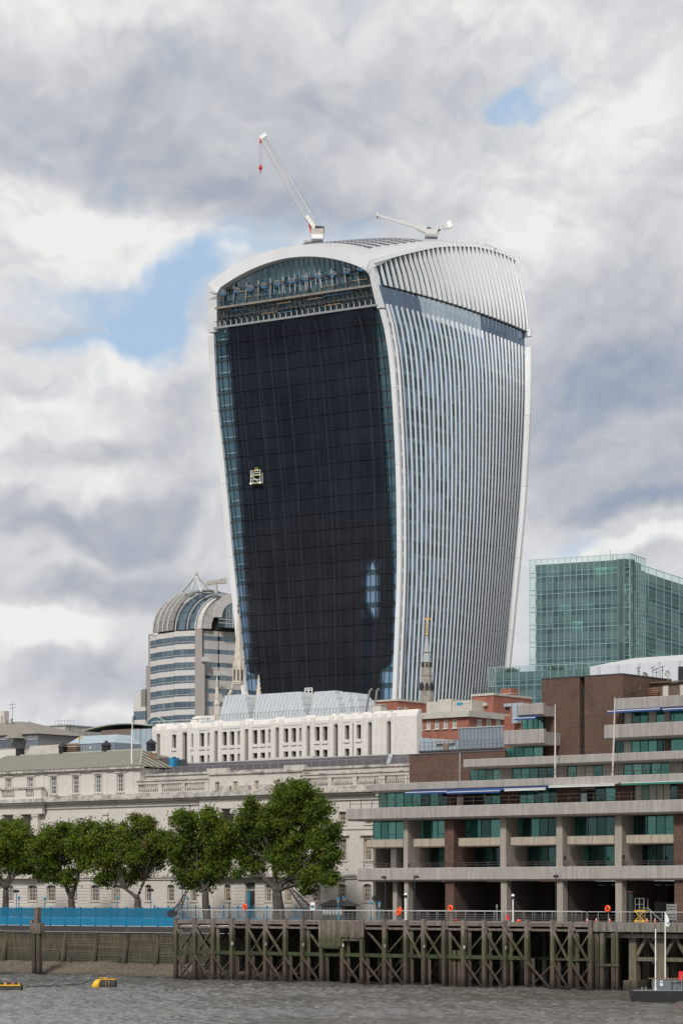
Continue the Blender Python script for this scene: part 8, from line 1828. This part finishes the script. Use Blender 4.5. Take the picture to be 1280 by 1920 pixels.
m = MB(); nb = 26
for i in range(nb):
    f0, f1 = i/nb, (i+1)/nb
    for j in range(4): m.beam(A_+d_*f0+wv[j]*tap(f0), A_+d_*f1+wv[(j+1) % 4]*tap(f1), .065)
m.build('boom_lacing', 'pale_steel', t2)['kind'] = 'stuff'
MB().beam(L_(597, 437), L_(574, 405), .9, 1.0).build('boom_heel', 'white_paint', t2)
MB().beam(L_(488, 259), L_(499, 252), .8, .9).build('boom_head', 'white_paint', t2); MB().beam(L_(489, 261), L_(488, 268), .5).build('head_sheave', 'red_paint', t2)
for dx in (-1.6, 1.6): MB().tube([L_(488.5+dx, 266), L_(488.5+dx, 311)], .045, 4).build('hoist_rope', 'grey_steel', t2)
MB().lathe([(.1, 1.0), (.25, .8), (.2, .7), (.45, .45), (.5, .1), (.35, -.3), (.12, -.5), (.12, -.9), (.22, -1.0)], 8, tuple(L_(488.5, 316))).build('hook_block', 'red_paint', t2)
MB().tube([L_(498, 256), L_(545, 330), L_(606, 430)], .04, 4).build('pendant_rope', 'grey_steel', t2)
DC = 648.; c_ = RPz(812, DC, 446); t2 = thing('roof_crane', 'white telescopic roof crane with its jib pointing left, on the skyscraper roof', 'crane', tuple(c_)); L_ = lambda px, py, d=DC: RPz(px, d, py)-c_
MB().beam(L_(708, 404), L_(746, 415), .5, .55).build('jib_section', 'pale_steel', t2); MB().beam(L_(746, 415), L_(783, 426), .7, .75).build('jib_section', 'pale_steel', t2); MB().beam(L_(781, 424), L_(800, 432), 1.3, 1.6).build('jib_root', 'pale_steel', t2)
MB().beam(L_(705, 402), L_(710, 403), .8, .9).build('jib_head', 'pale_steel', t2); MB().beam(L_(706, 404), L_(707, 411), .2).beam(L_(711, 405), L_(711.5, 411), .15).build('tackle', 'dark_steel', t2); MB().tube([L_(716, 406), L_(724, 420), L_(727, 438)], .04, 4).build('slack_rope', 'pale_steel', t2)
MB().beam(L_(797, 437), L_(819, 438), 2.4, 1.6).build('turntable', 'pale_steel', t2); MB().beam(L_(796, 443), L_(820, 444), 2.8, .6).build('base', 'grey_steel', t2); MB().beam(L_(799, 431), L_(806, 434), 1.4, 1.5).build('winch', 'dark_steel', t2)
for (a_, b_) in (((813, 437), (836, 424)), ((816, 433), (818, 425)), ((806, 428), (812, 437)), ((818, 441), (824, 430))): MB().beam(L_(*a_), L_(*b_), .4, .5).build('strut', 'pale_steel', t2)
MB().beam(L_(832, 427), L_(845, 420), 1.0, 1.2).build('counter_jib', 'pale_steel', t2); MB().beam(L_(838, 423), L_(846, 420), 1.5, 1.6).build('counterweight', 'white_paint', t2)
c_ = RPz(912, 655, 462); t2 = thing('davit_crane', 'small folded davit crane on the far roof edge of the skyscraper', 'crane', tuple(c_)); L_ = lambda px, py, d=655.: RPz(px, d, py)-c_
for (a_, b_) in (((884, 455), (905, 461)), ((893, 452), (899, 460)), ((905, 460), (912, 447)), ((908, 457), (924, 462)), ((886, 459), (886, 453))): MB().beam(L_(*a_), L_(*b_), .3, .35).build('arm', 'pale_steel', t2)
MB().beam(L_(880, 461), L_(930, 466), .5, .3).build('track', 'grey_steel', t2)
# suspended cradle with two workers on the netting
cz_ = None
uu = uof(485, 110); 
for _ in range(6):
    zc_ = 110 if cz_ is None else cz_; uu = uof(485.5, zc_); p_ = PL(uu, zc_); cz_ = CH+(HY-908)/F*p_.y
p_ = PL(uof(485.5, cz_), cz_, 1.0); t2 = thing('suspended_cradle', 'white two-deck work cradle with yellow trays hanging on the dark netting', 'cradle', tuple(p_), math.atan2(-uL.y, -uL.x)); w_ = 1.35; H = 3.3
for x_ in (-w_, w_):
    for y_ in (-.5, .5): MB().box(x_-.06, x_+.06, y_-.06, y_+.06, 0, H).build('upright', 'white_paint', t2)
for z_ in (.15, .95, 2.1, 2.6, 3.1): MB().box(-w_, w_, -.55, -.47, z_-.05, z_+.05).build('guard_rail', 'white_paint', t2)
MB().beam((-w_, -.56, 2.0), (w_*.7, -.56, .35), .1).build('diagonal', 'white_paint', t2)
for z_ in (.0, 1.95): MB().box(-w_, w_, -.5, .5, z_, z_+.16).build('tray', 'hi_vis', t2)
for x_ in (-w_, w_): MB().loft([[(x_+math.cos(f)*.32, y_, .1+math.sin(f)*.32) for f in np.linspace(0, 6.283, 13)[:-1]] for y_ in (-.62, -.5)]).build('roller', 'white_paint', t2)
for x_ in (-w_, w_): MB().tube([(x_, 0, H), (x_, 0, H+34)], .03, 4).build('suspension_rope', 'rope', t2)
plain('skin', (.50, .30, .22), .6, .05); plain('cloth_dark', (.03, .035, .05), .8, .1)
def worker(px_off, lab, vest, helm):
    loc = Vector(p_)+Vector((math.cos(t2.rotation_euler.z)*px_off, math.sin(t2.rotation_euler.z)*px_off, 2.12)); w = thing('person', lab, 'person', tuple(loc), t2.rotation_euler.z)
    me = bpy.data.meshes.new('body'); V = [(0, 0, .92), (0, .01, 1.15), (0, 0, 1.38), (0, 0, 1.50), (0, -.02, 1.66), (0, -.02, 1.74), (.17, 0, 1.40), (.26, -.08, 1.15), (.18, -.3, 1.02), (-.17, 0, 1.40), (-.27, -.08, 1.15), (-.2, -.28, 1.05), (.10, 0, .88), (.11, -.02, .48), (.11, .02, .06), (.11, -.14, .03), (-.10, 0, .88), (-.12, -.02, .48), (-.12, .02, .06), (-.12, -.14, .03)]
    E = [(0, 1), (1, 2), (2, 3), (3, 4), (4, 5), (2, 6), (6, 7), (7, 8), (2, 9), (9, 10), (10, 11), (0, 12), (12, 13), (13, 14), (14, 15), (0, 16), (16, 17), (17, 18), (18, 19)]
    me.from_pydata(V, E, []); o = put('body', me, w); sk = o.modifiers.new('s', 'SKIN'); R = [.15, .16, .15, .06, .095, .085, .075, .05, .04, .075, .05, .04, .095, .065, .05, .04, .095, .065, .05, .04]
    for i, r_ in enumerate(R): me.skin_vertices[0].data[i].radius = (r_, r_*.9)
    me.skin_vertices[0].data[0].use_root = True; o.modifiers.new('d', 'SUBSURF').render_levels = 1; me.materials.append(MATS['cloth_dark'])
    MB().lathe([(.20, .92), (.21, 1.1), (.22, 1.35), (.12, 1.46)], 10).build('vest', vest, w, smooth=True); MB().lathe([(.13, 1.68), (.125, 1.75), (.08, 1.82), (.01, 1.84)], 10, (0, -.02, 0)).build('helmet', helm, w, smooth=True)
worker(-.35, 'worker in an orange vest and white helmet on the left of the cradle deck', 'hi_vis_orange', 'white_paint'); worker(.25, 'worker in a yellow high-visibility vest and yellow helmet on the cradle deck', 'hi_vis', 'hi_vis')
# ---------------------------------------------------------------- render settings
SC.cycles.use_denoising = True; SC.cycles.max_bounces = 6; SC.cycles.transparent_max_bounces = 12
SC.cycles.use_adaptive_sampling = True; SC.cycles.adaptive_threshold = .02
